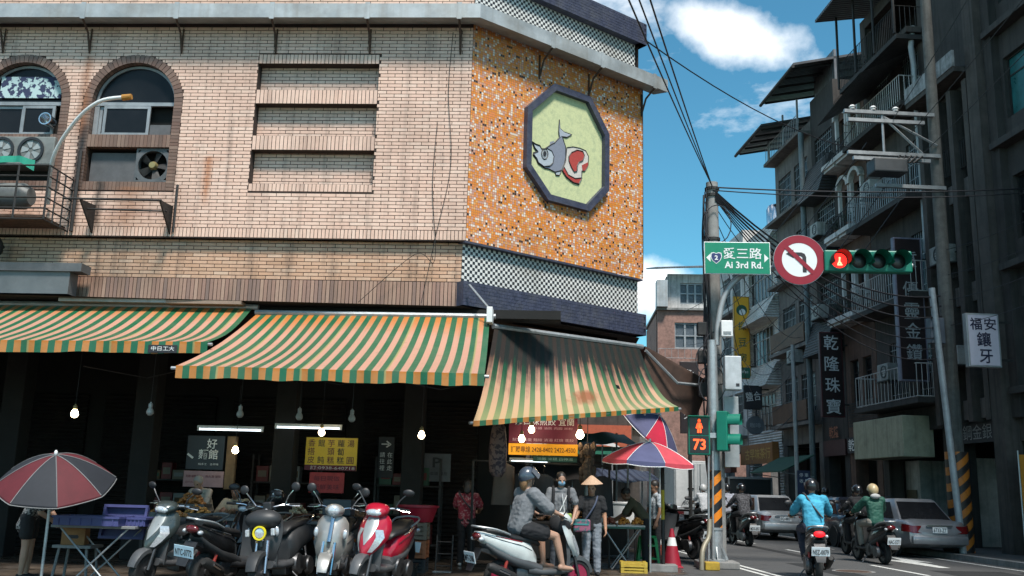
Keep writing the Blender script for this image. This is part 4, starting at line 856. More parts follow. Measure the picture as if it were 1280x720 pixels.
def trestle(label, x, y, w, d, h, topm, rz=0.0, legm=None):
    t = thing('folding_table', label, 'table', (x, y, 0), rz); MB().box(-w/2, w/2, -d/2, d/2, h-.04, h, bev=.008).build('tabletop', topm, t)
    for s in (-1, 1):
        for a in (-1, 1): MB().tube([(s*w*.36*a*0 + s*w*.40 - a*s*w*.0, a*d*.42, h-.04), (s*w*.40 - s*w*.34, a*d*.42 + .0, .35), (s*w*.40 - s*w*.62, a*d*.42, .02)], .013, 6).build('leg', legm or GALV, t, 40)
    MB().tube([(-w*.22, -d*.42, .02), (-w*.22, d*.42, .02)], .012, 6).build('foot_bar', GALV, t); MB().tube([(w*.22, -d*.42, .02), (w*.22, d*.42, .02)], .012, 6).build('foot_bar', GALV, t)
    return t
BLU = mat('blue_plastic_tray', (0.06, 0.065, 0.19), 0.45, var=0.15, scale=6); GREY = mat('grey_tabletop', (0.2, 0.2, 0.2), 0.6)
trestle('steel-legged folding table under the blue trays', -6.45, 13.75, 1.2, .6, .80, GREY)
def tray(label, x, y, z, w, d, h, m, rot=(0, 0, 0), ribs=6):
    t = thing('plastic_tray', label, 'tray', (x, y, z), rot=rot); b = MB(); k = .02
    b.box(-w/2, w/2, -d/2, d/2, 0, k); b.box(-w/2, w/2, -d/2, -d/2+k, k, h); b.box(-w/2, w/2, d/2-k, d/2, k, h); b.box(-w/2, -w/2+k, -d/2+k, d/2-k, k, h); b.box(w/2-k, w/2, -d/2+k, d/2-k, k, h); b.build('shell', m, t)
    b = MB(); b.box(-w/2-.018, w/2+.018, -d/2-.018, -d/2-.001, h-.03, h); b.box(-w/2-.018, w/2+.018, d/2+.001, d/2+.018, h-.03, h); b.box(-w/2-.018, -w/2-.001, -d/2-.001, d/2+.001, h-.03, h); b.box(w/2+.001, w/2+.018, -d/2-.001, d/2+.001, h-.03, h); b.build('rim', m, t)
    for i in range(ribs): x_ = -w/2 + w*(i+.5)/ribs; MB().box(x_-.008, x_+.008, -d/2-.012, -d/2-.0005, .01, h-.032).build('rib', m, t)
    return t
tray('long blue plastic tray on the table under the red and black parasol', -6.50, 13.55, .80, .92, .45, .13, BLU)
tray('smaller blue plastic tray at the right end of the table', -5.93, 13.75, .80, .34, .4, .12, BLU)
tray('large blue plastic tray stood upright behind the long one', -6.25, 14.05, .82, .62, .45, .10, BLU, (R(78), 0, 0))
t = thing('cardboard_box', 'orange-brown cardboard box with hand hole on the small stool', 'box', (-6.95, 14.0, .50), .2); MB().box(-.16, .16, -.13, .13, 0, .24, bev=.004).build('carton', mat('cardboard', (0.30, 0.15, 0.06), 0.8), t); MB().prism([(-.06, .09), (.06, .09), (.08, .11), (.06, .14), (-.06, .14), (-.08, .11)], -.133, -.131).build('hand_hole', INK, t)
t = thing('wooden_stool', 'grey wooden stool carrying the cardboard box', 'stool', (-6.9, 14.0, 0)); MB().box(-.28, .28, -.2, .2, .46, .50).build('seat', GREY, t)
for sx in (-1, 1):
    for sy in (-1, 1): MB().tube([(sx*.2, sy*.14, .46), (sx*.25, sy*.17, 0)], .02, 6).build('leg', GREY, t)
def heap(parent, x, y, z, rx, ry, h, n, m, s=.03, name='food'):
    b = MB()
    for i in range(n):
        a = random.uniform(0, 6.283); r = math.sqrt(random.random()); px, py = x + rx*r*math.cos(a), y + ry*r*math.sin(a); k = s*random.uniform(.7, 1.25)
        b.ell((px, py, z + h*(1-r*r)*random.uniform(.6, 1) + k*.4), (k, k*random.uniform(.7, 1.3), k*random.uniform(.5, .9)), 6, 4, rot=(0, 0, a))
    return tag(b.build(name, m, parent, 60), kind='stuff')
FOODS = [mat('fried_orange', (0.45, 0.18, 0.05), 0.5, var=0.4, scale=30), mat('braised_brown', (0.20, 0.10, 0.05), 0.45, var=0.4, scale=30), mat('pale_noodle', (0.50, 0.40, 0.26), 0.6, var=0.3, scale=40), mat('golden_fry', (0.50, 0.26, 0.07), 0.5, var=0.4, scale=30)]
def stall(label, x0, x1, y, h, m):
    t = thing('market_stall', label, 'stall', ((x0+x1)/2, y, 0)); w = (x1-x0)/2
    MB().box(-w, w, -.4, .4, h-.05, h).build('counter', mat('stained_steel', (0.2, 0.2, 0.2), 0.4, 0.6, dirt=0.5), t); MB().box(-w+.02, w-.02, -.36, -.34, .1, h-.05).build('front_panel', m, t)
    for s in (-1, 1): MB().box(s*w-.03, s*w+.03, -.38, .38, 0, h-.05).build('leg_panel', BLACKIRON, t)
DKB = mat('dark_stall_board', (0.035, 0.03, 0.028), 0.7, dirt=0.5)
stall('food stall counter behind the grey scooters, below noodle sign', -7.1, -4.9, 17.0, .84, DKB); stall('food stall counter below yellow menu sign', -4.8, -2.9, 17.0, .82, DKB)
def foodtray(label, x, y, z, rx, fm, h=.1, n=70, s=.03, round_=False):
    t = thing('food_tray', label, 'tray', (x, y, z), group='food set out on the stall counters')
    if round_: MB().lathe([(0, 0), (rx*.8, 0), (rx, .1), (rx*.96, .1), (rx*.76, .012), (0, .012)], n=20).build('bowl', mat('brown_bowl', (0.16, 0.06, 0.04), 0.5), t, 40)
    else: b = MB(); b.box(-rx, rx, -.2, .2, 0, .015); b.box(-rx, rx, -.2, -.185, .015, .06); b.box(-rx, rx, .185, .2, .015, .06); b.box(-rx, -rx+.015, -.185, .185, .015, .06); b.box(rx-.015, rx, -.185, .185, .015, .06); b.build('pan', STEELD, t)
    heap(t, 0, 0, .03, rx*.85, .17 if not round_ else rx*.8, h, n, fm, s)
for a in (('tray of orange fried food at the left end of noodle stall', -6.85, 16.85, .84, .26, FOODS[0], .12, 90), ('tray of golden fried food in the middle of noodle stall', -6.25, 16.85, .84, .28, FOODS[3], .14, 90), ('tray of braised brown food right of the golden fried food', -5.65, 16.85, .84, .26, FOODS[1], .08, 80), ('high heap of fried pieces at the back of noodle stall', -6.5, 17.2, .98, .3, FOODS[0], .22, 110)): foodtray(*a)
for a in (('round brown bowl heaped with pale noodles on menu sign stall', -4.5, 16.9, .84, .22, FOODS[2], .2, 90, .03, True), ('round bowl of pale pieces in the middle of menu sign stall', -4.0, 17.0, .84, .2, FOODS[2], .25, 80, .03, True), ('tray of brown cakes on the menu sign stall', -3.45, 16.9, .84, .28, FOODS[1], .1, 60, .045)): foodtray(*a)
t = foodtray('tray of orange cooked snacks behind the upright blue tray', -5.75, 14.6, .85, .24, FOODS[0], .1, 90)
t = thing('striped_box', 'dark box with orange stripes on the noodle stall counter', 'box', (-5.35, 16.7, .86)); MB().box(-.14, .14, -.1, .1, 0, .12, T=Matrix.Rotation(.2, 4, 'X')).build('carton', INK, t); b = MB()
for i in range(4): b.box(-.11+i*.06, -.08+i*.06, -.105, -.101, .02, .1)
b.build('stripe', mat('orange_stripe', (0.6, 0.3, 0.12), 0.6), t)
# red tub on crates
t = thing('red_tub', 'round red plastic tub on the crates beside the red scooter', 'tub', (-2.45, 17.2, .84)); MB().lathe([(0, 0), (.26, 0), (.34, .24), (.37, .25), (.37, .28), (.33, .28), (.25, .02), (0, .02)], n=28).build('bowl', mat('red_plastic', (0.38, 0.012, 0.03), 0.35, var=0.15), t, 40)
def crate(label, x, y, z, w, d, h, m, rz=0.0, group=None, slats=4):
    t = thing('crate', label, 'crate', (x, y, z), rz, group=group)
    for i in range(slats):
        z0 = h*i/slats + .006; z1 = h*(i+1)/slats - .012
        b = MB(); b.box(-w/2, w/2, -d/2, -d/2+.012, z0, z1); b.box(-w/2, w/2, d/2-.012, d/2, z0, z1); b.box(-w/2, -w/2+.012, -d/2+.013, d/2-.013, z0, z1); b.box(w/2-.012, w/2, -d/2+.013, d/2-.013, z0, z1); b.build('slat', m, t)
    for sx in (-1, 1):
        for sy in (-1, 1): MB().box(sx*(w/2-.02)-.03, sx*(w/2-.02)+.03, sy*(d/2-.02)-.03, sy*(d/2-.02)+.03, 0, h-.004).build('corner_post', m, t)
    MB().box(-w/2+.013, w/2-.013, -d/2+.013, d/2-.013, 0, .012).build('base', m, t)
    return t
OR = mat('orange_crate_plastic', (0.42, 0.13, 0.05), 0.5, var=0.25); YC = mat('yellow_crate_plastic', (0.55, 0.38, 0.05), 0.55, var=0.25, dirt=0.4); BR = mat('brown_crate_plastic', (0.22, 0.16, 0.11), 0.6, var=0.25)
crate('orange plastic crate beneath the brown one, beside the red scooter', -2.5, 17.1, .24, .5, .4, .3, OR); crate('brown crate right under the red tub', -2.5, 17.1, .55, .5, .4, .29, BR); crate('black plastic crate at the bottom of the red tub pile', -2.5, 17.1, .0, .5, .4, .23, mat('black_crate', (0.03, 0.03, 0.032), 0.5))
t = thing('bucket', 'black bucket with white printing on the floor behind red scooter', 'bucket', (-2.42, 15.6, .25)); MB().lathe([(0, 0), (.15, 0), (.19, .28), (.2, .28), (.2, .3), (.18, .3), (.14, .02), (0, .02)], n=20).build('pail', BLACKP, t, 40); lettering('0936-60', .2, .04, INKW, t, (0, -.19, .19)); lettering('0681', .14, .05, INKW, t, (0, -.183, .1))
t = thing('low_stand', 'low black stand under the printed bucket', 'stand', (-2.42, 15.6, 0)); MB().box(-.22, .22, -.2, .2, .21, .25).build('top', BLACKIRON, t)
for sx in (-1, 1):
    for sy in (-1, 1): MB().box(sx*.18-.02, sx*.18+.02, sy*.16-.02, sy*.16+.02, 0, .21).build('leg', BLACKIRON, t)
t = thing('hand_trolley', 'dark steel trolley frame leaning beside the red tub', 'trolley', (-1.98, 17.3, 0))
for s in (-1, 1): MB().tube([(s*.14, 0, .02), (s*.14, .1, .62)], .016, 6).build('side_tube', BLACKIRON, t)
for z_ in (.1, .3, .5): MB().tube([(-.14, z_*.17, z_), (.14, z_*.17, z_)], .012, 6).build('cross_bar', BLACKIRON, t)
MB().box(-.16, .16, -.18, .0, .0, .02).build('toe_plate', GALV, t)
# corner fruit stall
GT = mat('green_tabletop', (0.02, 0.10, 0.07), 0.5)
trestle('green-topped folding table of the corner fruit stall', 1.22, 19.0, .85, .6, .80, GT)
PACK = mat('clear_pack', (0.55, 0.5, 0.45), 0.15, var=0.3, scale=30); FR = mat('orange_fruit', (0.60, 0.22, 0.03), 0.45, var=0.3, scale=25); RFR = mat('dark_red_fruit', (0.25, 0.07, 0.04), 0.45, var=0.4, scale=25)
for i, (x, fm, lab) in enumerate(((.98, RFR, 'pack of dark red fruit on green table, nearest the straw hat'), (1.26, FR, 'pack of orange fruit in the middle of the green table'), (1.52, FR, 'pack of orange fruit at the right end of green table'))):
    t = thing('fruit_pack', lab, 'fruit pack', (x, 18.9, .80), group='fruit packs on the corner stall'); MB().box(-.13, .13, -.18, .18, 0, .03).build('punnet', PACK, t); heap(t, 0, 0, .04, .11, .16, .12, 60, fm, .028, 'fruit')
t = thing('plastic_stool', 'bright green plastic stool under the parasol by the cones', 'stool', (1.80, 19.9, 0)); GP = mat('green_plastic', (0.01, 0.30, 0.07), 0.4, var=0.12)
MB().box(-.16, .16, -.16, .16, .56, .60, bev=.015).build('seat', GP, t)
for sx in (-1, 1):
    for sy in (-1, 1): MB().add([(sx*.14-.03, sy*.14-.03, .56), (sx*.14+.03, sy*.14-.03, .56), (sx*.14+.03, sy*.14+.03, .56), (sx*.14-.03, sy*.14+.03, .56), (sx*.21-.02, sy*.21-.02, 0), (sx*.21+.02, sy*.21-.02, 0), (sx*.21+.02, sy*.21+.02, 0), (sx*.21-.02, sy*.21+.02, 0)], [(0,1,2,3),(4,5,6,7),(0,1,5,4),(1,2,6,5),(2,3,7,6),(3,0,4,7)]).build('leg', GP, t)
for z_ in (.15, .40): MB().box(-.19, .19, -.185, -.165, z_, z_+.035).build('stretcher', GP, t); MB().box(-.19, .19, .165, .185, z_, z_+.035).build('stretcher', GP, t)
def cone(label, x, y, m, h=.75, s=1.0):
    t = thing('traffic_cone', label, 'traffic cone', (x, y, 0), group='traffic cones by the corner stall')
    def rr(z_): return .165*(1-z_/h) + .03
    MB().box(-.2, .2, -.2, .2, 0, .035, bev=.01).build('base', m, t); MB().lathe([(rr(.035), .035), (rr(.42), .42)], n=18).build('lower_cone', m, t, 60); MB().lathe([(rr(.42), .42), (rr(.58), .58)], n=18).build('white_band', WHITEP, t, 60); MB().lathe([(rr(.58), .58), (rr(h), h), (0, h)], n=18).build('tip', m, t, 60)
cone('faded orange traffic cone beside the green stool', 2.02, 20.2, mat('faded_cone', (0.50, 0.10, 0.06), 0.6)); cone('deep red traffic cone behind the black and yellow pole', 2.28, 19.9, mat('red_cone', (0.32, 0.012, 0.03), 0.5))
crate('battered yellow crate at the foot of the parasol pole, upper', 1.40, 18.35, .105, .46, .34, .10, YC, slats=2); crate('battered yellow crate at the foot of the parasol pole, lower', 1.40, 18.35, .0, .46, .34, .10, YC, slats=2)
t = thing('striped_post', 'black and yellow post set in a concrete block by cones', 'post', (2.0, 18.9, 0)); MB().box(-.25, .25, -.2, .2, 0, .13, bev=.01).build('block', CONC, t)
for a, b_, m in ((.13, .95, BLACKIRON), (.95, 1.5, mat('yellow_paint', (0.55, 0.40, 0.02), 0.5, dirt=0.5)), (1.5, 2.3, BLACKIRON)): MB().cyl((0, 0, a), (0, 0, b_), .035).build('section', m, t, 40)

# shelving, boxes and hanging goods at the back of the market
def shelf_rack(label, x, y, w_, h, n, seed):
    t = thing('shelf_rack', label, 'shelf', (x, y, 0)); rs = random.Random(seed)
    for sx in (-1, 1):
        for yy in (-.18, .18): MB().box(sx*w_/2-.02, sx*w_/2+.02, yy-.02, yy+.02, 0, h).build('post', BLACKIRON, t)
    for k in range(n): MB().box(-w_/2, w_/2, -.2, .2, .3 + k*(h-.3)/n, .33 + k*(h-.3)/n).build('board', DKB, t)
    return t
BOXM = [mat('box_cream', (0.16, 0.135, 0.10), 0.7, var=0.2), mat('box_brown', (0.10, 0.06, 0.03), 0.8, var=0.2), mat('box_red', (0.12, 0.015, 0.015), 0.6, var=0.2), mat('box_white', (0.20, 0.20, 0.195), 0.6, var=0.15), mat('box_green', (0.02, 0.07, 0.04), 0.6, var=0.2)]
WH = ('left', 'right'); BCN = ('cream', 'brown', 'red', 'white', 'green')
for i, (x, nm) in enumerate(((-7.9, 'left of the noodle sign'), (-5.5, 'beside yellow menu sign'), (-3.0, 'behind the red tub'))):
    shelf_rack('dark steel shelf rack ' + nm, x, 19.6, 1.3, 2.0, 3, i)
    rs = random.Random(20+i); used = set()
    for k in range(3):
        xx = -.58
        for q in range(4):
            bw = rs.uniform(.18, .3); bh = rs.uniform(.15, .38); c = rs.randrange(5)
            t = thing('goods_box', '%s box, %s on %s shelf of the rack %s' % (BCN[c], ('first', 'second', 'third', 'fourth')[q], ('bottom', 'middle', 'top')[k], nm), 'box', (x + xx + bw/2, 19.55, .33 + k*(2.0-.3)/3), group='boxes on the market shelves')
            MB().box(-bw/2, bw/2, -.12, .12, 0, bh, bev=.008).build('carton', BOXM[c], t); MB().box(-bw*.35, bw*.35, -.1235, -.1205, bh*.3, bh*.7).build('paper_label', BOXM[(c+3) % 5], t); xx += bw + .02
for i, (x, z_) in enumerate(((-8.3, 3.35), (-4.8, 3.3), (-3.0, 3.25))):
    o = MB().tube([(x, 16.3, z_), (x+.9, 16.9, z_-.12), (x+1.9, 16.5, z_+.05)], .012, 5).build('lamp_wire', BLACKP); tag(o, 'sagging lamp wire strung under the awnings, %s' % ('leftmost', 'middle', 'rightmost')[i], 'cable')
# ------------------------------------------------------------------ scooters
GREYP = mat('grey_scooter_plastic', (0.07, 0.072, 0.076), 0.45, var=0.15, coat=0.2)
MIRR = mat('mirror_glass', (0.5, 0.52, 0.55), 0.08, 0.9, var=0)
def arc_loft(b, levels, thick, n=11, mi=0):
    """a curved shield: levels of (z, x_front, half width, sweep back)"""
    secs = []
    for z_, xf, w_, sw in levels:
        o_ = [(xf - sw*(abs(k)**1.8), w_*k, z_) for k in [-1 + 2*i/(n-1) for i in range(n)]]
        i_ = [(xf - thick - sw*(abs(k)**1.8), w_*.94*k, z_) for k in [1 - 2*i/(n-1) for i in range(n)]]
        secs.append(o_ + i_)
    b.loft(secs, mi)
def wheel(b_parent, x, r, w_, rimm, steer=0.0):
    t = link('wheel', None, b_parent) if False else None
    o = MB().lathe([(r*.72, -w_*.5), (r*.9, -w_*.52), (r*.98, -w_*.3), (r, 0), (r*.98, w_*.3), (r*.9, w_*.52), (r*.72, w_*.5), (r*.70, 0), (r*.72, -w_*.5)], (x, 0, r), 'Y', 28).build('wheel', RUBBER, b_parent, 50)
    m = MB(); m.lathe([(r*.73, -w_*.4), (r*.66, -w_*.38), (r*.64, 0), (r*.66, w_*.38), (r*.73, w_*.4)], (x, 0, r), 'Y', 28); m.lathe([(0, -w_*.6), (r*.2, -w_*.6), (r*.2, w_*.6), (0, w_*.6)], (x, 0, r), 'Y', 14)
    for i in range(5):
        a = 2*math.pi*i/5; m.tube([(x + r*.15*math.cos(a), 0, r + r*.15*math.sin(a)), (x + r*.68*math.cos(a+.2), 0, r + r*.68*math.sin(a+.2))], [.024, .016], 6)
    m.build('rim', rimm, o, 40)
    return o
def scooter(label, loc, head, main, accent=None, second=None, plate=None, platem=None, style='sport', lean=0.0, mirrors=True, rimm=None, lamp_on=False, ring=None, group='scooters parked in front of the market', scale=1.0, apronlamps=True, box=False, helmet=None, steer=0.0):
    accent = accent or main; second = second or GREYP; rimm = rimm or STEELD
    t = thing('scooter', label, 'scooter', loc, group=group, rot=(lean, 0, head), scale=scale)
    retro = style == 'retro'
    wf = wheel(t, .66, .232, .105, rimm); wheel(t, -.58, .232, .115, rimm)
    b = MB()
    for s in (-1, 1): b.tube([(.66, s*.075, .232), (.555, s*.07, .62)], .022, 8)
    b.tube([(.60, 0, .62), (.43, 0, 1.0)], .03, 8); b.build('fork', STEELD if not retro else CHROME, t, 40)
    f = MB(); secs = []
    for i in range(10):
        a = R(10 + i*(15 if retro else 13)); rr = .262; w_ = (.085 if retro else .07)*(.75 + .25*math.sin(math.pi*i/9)); x_, z_ = .66 + rr*math.cos(a), .232 + rr*math.sin(a); xi, zi = .66 + (rr-.05)*math.cos(a), .232 + (rr-.05)*math.sin(a)
        xo, zo = .66 + (rr+.02)*math.cos(a), .232 + (rr+.02)*math.sin(a)
        secs.append([(xi, -w_, zi), (x_, -w_*.92, z_), (xo, 0, zo), (x_, w_*.92, z_), (xi, w_, zi), (x_-.012*math.cos(a), 0, z_-.012*math.sin(a))])
    f.loft(secs); f.build('front_fender', main if retro else second, t, 50)
    # shield
    if retro: lev = [(.36, .50, .13, .06), (.46, .57, .16, .09), (.60, .585, .205, .13), (.74, .55, .215, .14), (.86, .50, .20, .12), (.93, .47, .15, .09), (.955, .455, .09, .05)]
    else: lev = [(.44, .70, .03, .05), (.50, .705, .085, .10), (.58, .70, .15, .17), (.68, .655, .205, .22), (.80, .585, .215, .21), (.90, .52, .185, .17), (.96, .475, .14, .11), (.985, .455, .09, .06)]
    b = MB(); arc_loft(b, lev, .045); sh = b.build('front_shield', main, t, 55)
    if not retro:       # darker centre and light-coloured flanks, laid proud of the shield
        for s in (-1, 1):
            lv = [(.52, .706, .105), (.60, .690, .165), (.70, .640, .19), (.79, .588, .17)]
            vs = []
            for z_, xf, w_ in lv:
                for k0 in (.50, .86):
                    row = min(range(len(lev)), key=lambda q: abs(lev[q][0]-z_)); W = np.interp(z_, [l[0] for l in lev], [l[2] for l in lev]); XF = np.interp(z_, [l[0] for l in lev], [l[1] for l in lev]); SW = np.interp(z_, [l[0] for l in lev], [l[3] for l in lev])
                    kk = k0 - (.16 if z_ > .72 else 0)
                    vs.append((XF - SW*(kk**1.8) + .012, s*W*kk, z_))
            MB().add(vs, [(0,1,3,2),(2,3,5,4),(4,5,7,6)]).build('headlamp' if apronlamps else 'shield_panel', LENS if apronlamps else accent, t, 60)
        vs = []
        for z_, k0 in ((.60, .02), (.72, .30), (.84, .42), (.95, .45)):
            XF = np.interp(z_, [l[0] for l in lev], [l[1] for l in lev]); W = np.interp(z_, [l[0] for l in lev], [l[2] for l in lev]); SW = np.interp(z_, [l[0] for l in lev], [l[3] for l in lev])
            for k in (-k0, 0, k0): vs.append((XF - SW*(abs(k)**1.8) + .010, W*k, z_))
        MB().add(vs, [(i*3+j, i*3+j+1, i*3+j+4, i*3+j+3) for i in range(3) for j in range(2)]).build('shield_centre', accent, t, 60)
    else:
        for s in (-1, 1): MB().ell((.535, s*.185, .73), (.03, .03, .065), 10, 6).build('turn_signal', LENS, t, 60)
        MB().box(.585, .60, -.018, .018, .55, .66, bev=.006).build('badge', STEELD, t)
    b = MB(); arc_loft(b, [(.30, .47, .15, .02), (.5, .49, .16, .03), (.75, .47, .17, .05), (.9, .42, .14, .05)], .05); b.build('leg_shield', GREYP if not retro else main, t, 50)
    b = MB(); b.loft([superell(.52, .33, .13, .05, e=4), superell(.3, .30, .165, .045, e=4), superell(0, .30, .17, .045, e=4), superell(-.2, .34, .15, .07, e=4)]); b.build('floorboard', second, t, 50)
    # body
    if ring is None:
        S = [(-.06, .44, .10, .12), (-.16, .50, .145, .19), (-.32, .57, .17, .18), (-.52, .63, .172, .15), (-.72, .70, .14, .11), (-.88, .76, .095, .075), (-.97, .79, .055, .05)] if not retro else [(-.06, .42, .11, .12), (-.16, .48, .15, .2), (-.34, .53, .185, .20), (-.56, .55, .19, .19), (-.78, .58, .15, .14), (-.90, .60, .09, .09)]
        b = MB(); b.loft([superell(*q, n=18, e=2.8) for q in S]); b.build('body', main, t, 55)
        for sg in (-1, 1):
            k_ = 1 if sg > 0 else 8
            sm_ = [Vector(superell(*q, n=18, e=2.8)[k_]) + Vector((0, sg*.002, 0)) for q in S[1:-1]]
            MB().tube(smooth_pts(sm_, 3), .004, 4).build('panel_seam', INK, t)
            st2 = [Vector(superell(*q, n=18, e=2.8)[k_+(1 if sg > 0 else -1)]) + Vector((0, sg*.003, 0)) for q in S[2:5]]
            MB().tube(smooth_pts(st2, 3), .007, 4).build('trim_line', accent if accent is not main else GALV, t)
        b = MB(); b.loft([superell(*q, n=14, e=3) for q in ((.02, .34, .15, .06), (-.2, .40, .165, .09), (-.45, .46, .178, .07), (-.7, .57, .15, .05), (-.85, .67, .1, .03))]); b.build('lower_panel', second, t, 55)
        Q = [(.0, .665, .09, .03), (-.08, .71, .13, .045), (-.3, .735, .15, .05), (-.46, .755, .15, .055), (-.55, .80, .145, .05), (-.72, .835, .12, .045), (-.84, .85, .07, .03)]
        b = MB(); b.loft([superell(*q, n=16, e=2.6) for q in Q]); b.build('seat', SEATB, t, 55)
    # tail
    tl = MB(); tl.ell((-.955, 0, .775) if not retro else (-.90, 0, .62), (.05, .095, .055), 14, 8); tl.build('tail_light', mat('lit_tail_lamp', (0.8, 0.012, 0.02), emit=0.6, var=0) if lamp_on else REDLENS, t, 60)
    for s in (-1, 1): MB().ell((-.93, s*.115, .74) if not retro else (-.86, s*.15, .58), (.05, .03, .03), 10, 6).build('turn_signal', LENS if not retro else AMBER, t, 60)
    MB().tube(smooth_pts([(-.52, .155, .80), (-.75, .165, .87), (-.97, .09, .90), (-1.0, 0, .905), (-.97, -.09, .90), (-.75, -.165, .87), (-.52, -.155, .80)], 4), .014, 7).build('grab_rail', GALV if not retro else CHROME, t, 50)
    b = MB(); b.loft([[(-.66, -.08, .60), (-.66, .08, .60), (-.70, .08, .52), (-.70, -.08, .52)], [(-.92, -.09, .62), (-.92, .09, .62), (-.92, .09, .585), (-.92, -.09, .585)], [(-1.03, -.085, .42), (-1.03, .085, .42), (-1.01, .085, .41), (-1.01, -.085, .41)], [(-1.06, -.07, .33), (-1.06, .07, .33), (-1.045, .07, .33), (-1.045, -.07, .33)]]); b.build('rear_fender', BLACKP, t, 40)
    if plate:
        tilt = R(-14)
        pl = MB().box(-.004, .004, -.145, .145, -.075, .075, bev=.003).build('licence_plate', platem or PLATE, t); pl.location = (-1.045, 0, .50); pl.rotation_euler = (0, tilt, 0)
        lettering(plate, .25, .085, INK, pl, (-.006, 0, -.008), (R(90), 0, R(-90)), bold=.015)
    else:
        pl = MB().box(-.004, .004, -.14, .14, -.07, .07, bev=.003).build('licence_plate', PLATE, t); pl.location = (-1.045, 0, .50); pl.rotation_euler = (0, R(-14), 0)
    # engine, exhaust, shocks, stand
    b = MB(); b.lathe([(0, -.05), (.13, -.05), (.15, 0), (.13, .05), (0, .05)], (-.22, .13, .29), 'Y', 20); b.lathe([(0, -.05), (.11, -.05), (.13, 0), (.11, .05), (0, .05)], (-.56, .15, .25), 'Y', 20); b.box(-.56, -.2, .09, .18, .19, .38, bev=.03); b.box(-.38, .02, -.12, .09, .16, .36, bev=.03); b.build('engine', STEELD, t, 40)
    b = MB(); b.tube(smooth_pts([(-.05, -.1, .2), (-.25, -.15, .17), (-.42, -.165, .22)], 4), .018, 6); b.tube([(-.40, -.165, .23), (-.46, -.17, .25), (-.80, -.18, .38), (-.86, -.18, .40)], [.035, .062, .066, .04], 14); ex = b.build('exhaust', BLACKIRON, t, 50)
    MB().tube([(-.55, -.235, .29), (-.72, -.24, .355)], .018, 6).build('heat_shield', CHROME, ex)
    for s in (-1, 1): MB().tube([(-.60, s*.13, .26), (-.50, s*.13, .60)], .022, 8).build('shock_absorber', mat('shock_red', (0.3, 0.03, 0.02), 0.5) if style == 'sport' else CHROME, t, 40)
    MB().tube([(-.1, .12, .2), (-.13, .28, .02), (-.2, .30, .01)], .012, 6).build('side_stand', STEELD, t)
    # steering head
    if ring is None:
        b = MB()
        if retro: b.ell((.42, 0, 1.01), (.13, .13, .085), 16, 10)
        else: b.loft([superell(.30, 1.03, .10, .045, e=2.4), superell(.36, 1.03, .155, .075, e=2.4), superell(.44, 1.01, .15, .085, e=2.4), superell(.51, .985, .10, .06, e=2.4), superell(.54, .975, .05, .03, e=2.4)])
        b.build('handlebar_cover', main, t, 55)
        hl = MB()
        if retro: hl.ell((.515, 0, 1.01), (.055, .085, .075), 16, 8)
        else: hl.ell((.50, 0, .985), (.055, .105, .05), 14, 8, rot=(0, .5, 0))
        hl.build('headlight', LENS, t, 60)
    for s in (-1, 1):
        hb = MB(); hb.tube([(.34, s*.06, 1.03), (.31, s*.16, 1.05), (.25, s*.24, 1.05)], .014, 8); hb.build('handlebar', CHROME, t, 40)
        g_ = MB(); g_.tube([(.25, s*.24, 1.05), (.20, s*.36, 1.04)], .019, 8); g_.build('grip', RUBBER, t, 40)
        l_ = MB(); l_.tube([(.29, s*.22, 1.045), (.28, s*.29, 1.03), (.25, s*.38, 1.025)], .007, 5); l_.build('brake_lever', CHROME, t)
        if mirrors:
            st_ = MB(); st_.tube([(.30, s*.20, 1.06), (.33, s*.26, 1.16), (.31, s*.33, 1.24)], .009, 6); sm = st_.build('mirror', STEELD if not retro else CHROME, t, 40)
            mh = MB(); mh.ell((.31, s*.355, 1.265), (.024, .075, .045), 12, 8, rot=(0, .15, s*.25)) if not retro else mh.ell((.31, s*.35, 1.27), (.022, .062, .062), 14, 8); mh.build('mirror_head', BLACKP, sm, 60)
    if ring is not None:    # the rounded electric scooter with its lamp low on the front
        b = MB(); b.loft([superell(*q, n=18, e=2.6) for q in ((-.92, .62, .08, .06), (-.85, .66, .14, .12), (-.6, .66, .185, .17), (-.3, .60, .19, .2), (-.12, .52, .17, .22), (-.04, .46, .12, .16))]); b.build('body', main, t, 55)
        b = MB(); b.loft([superell(*q, n=16, e=2.6) for q in ((.0, .70, .1, .03), (-.1, .76, .14, .05), (-.4, .80, .16, .05), (-.75, .83, .14, .045), (-.86, .82, .08, .03))]); b.build('seat', SEATB, t, 55)
        b = MB(); b.ell((.52, 0, .88), (.16, .24, .13), 20, 10); b.build('front_cowl', main, t, 60)
        b = MB(); b.lathe([(.068, -.012), (.088, -.012), (.088, .012), (.068, .012), (.068, -.012)], (.645, 0, .72), 'X', 28); b.build('lamp_ring', ring, t, 50); MB().lathe([(0, .01), (.06, .0), (.068, -.03)], (.645, 0, .72), 'X', 20).build('headlight', LENS, t, 60)
        for s in (-1, 1): MB().box(.60, .64, s*.17-.025, s*.17+.025, .68, .77, bev=.01).build('turn_signal', LENS, t)
        MB().box(.30, .42, -.06, .06, .99, 1.10, bev=.02).build('display', BLACKP, t)
    return t
SILV = paint('champagne_silver_paint', (0.40, 0.385, 0.36), 0.5, 0.3); REDS = paint('cherry_red_paint', (0.42, 0.008, 0.03)); GRNG = paint('dark_green_grey_paint', (0.055, 0.07, 0.068), 0.3); BLKP_ = paint('gloss_black_paint', (0.012, 0.012, 0.013)); WHTP = paint('pearl_white_paint', (0.62, 0.64, 0.62)); MATB = mat('matt_black_paint', (0.03, 0.031, 0.033), 0.5, var=0.15); GRYP2 = mat('silver_grey_plastic', (0.30, 0.32, 0.32), 0.35, 0.3, var=0.12)
F = R(-90)           # facing the camera
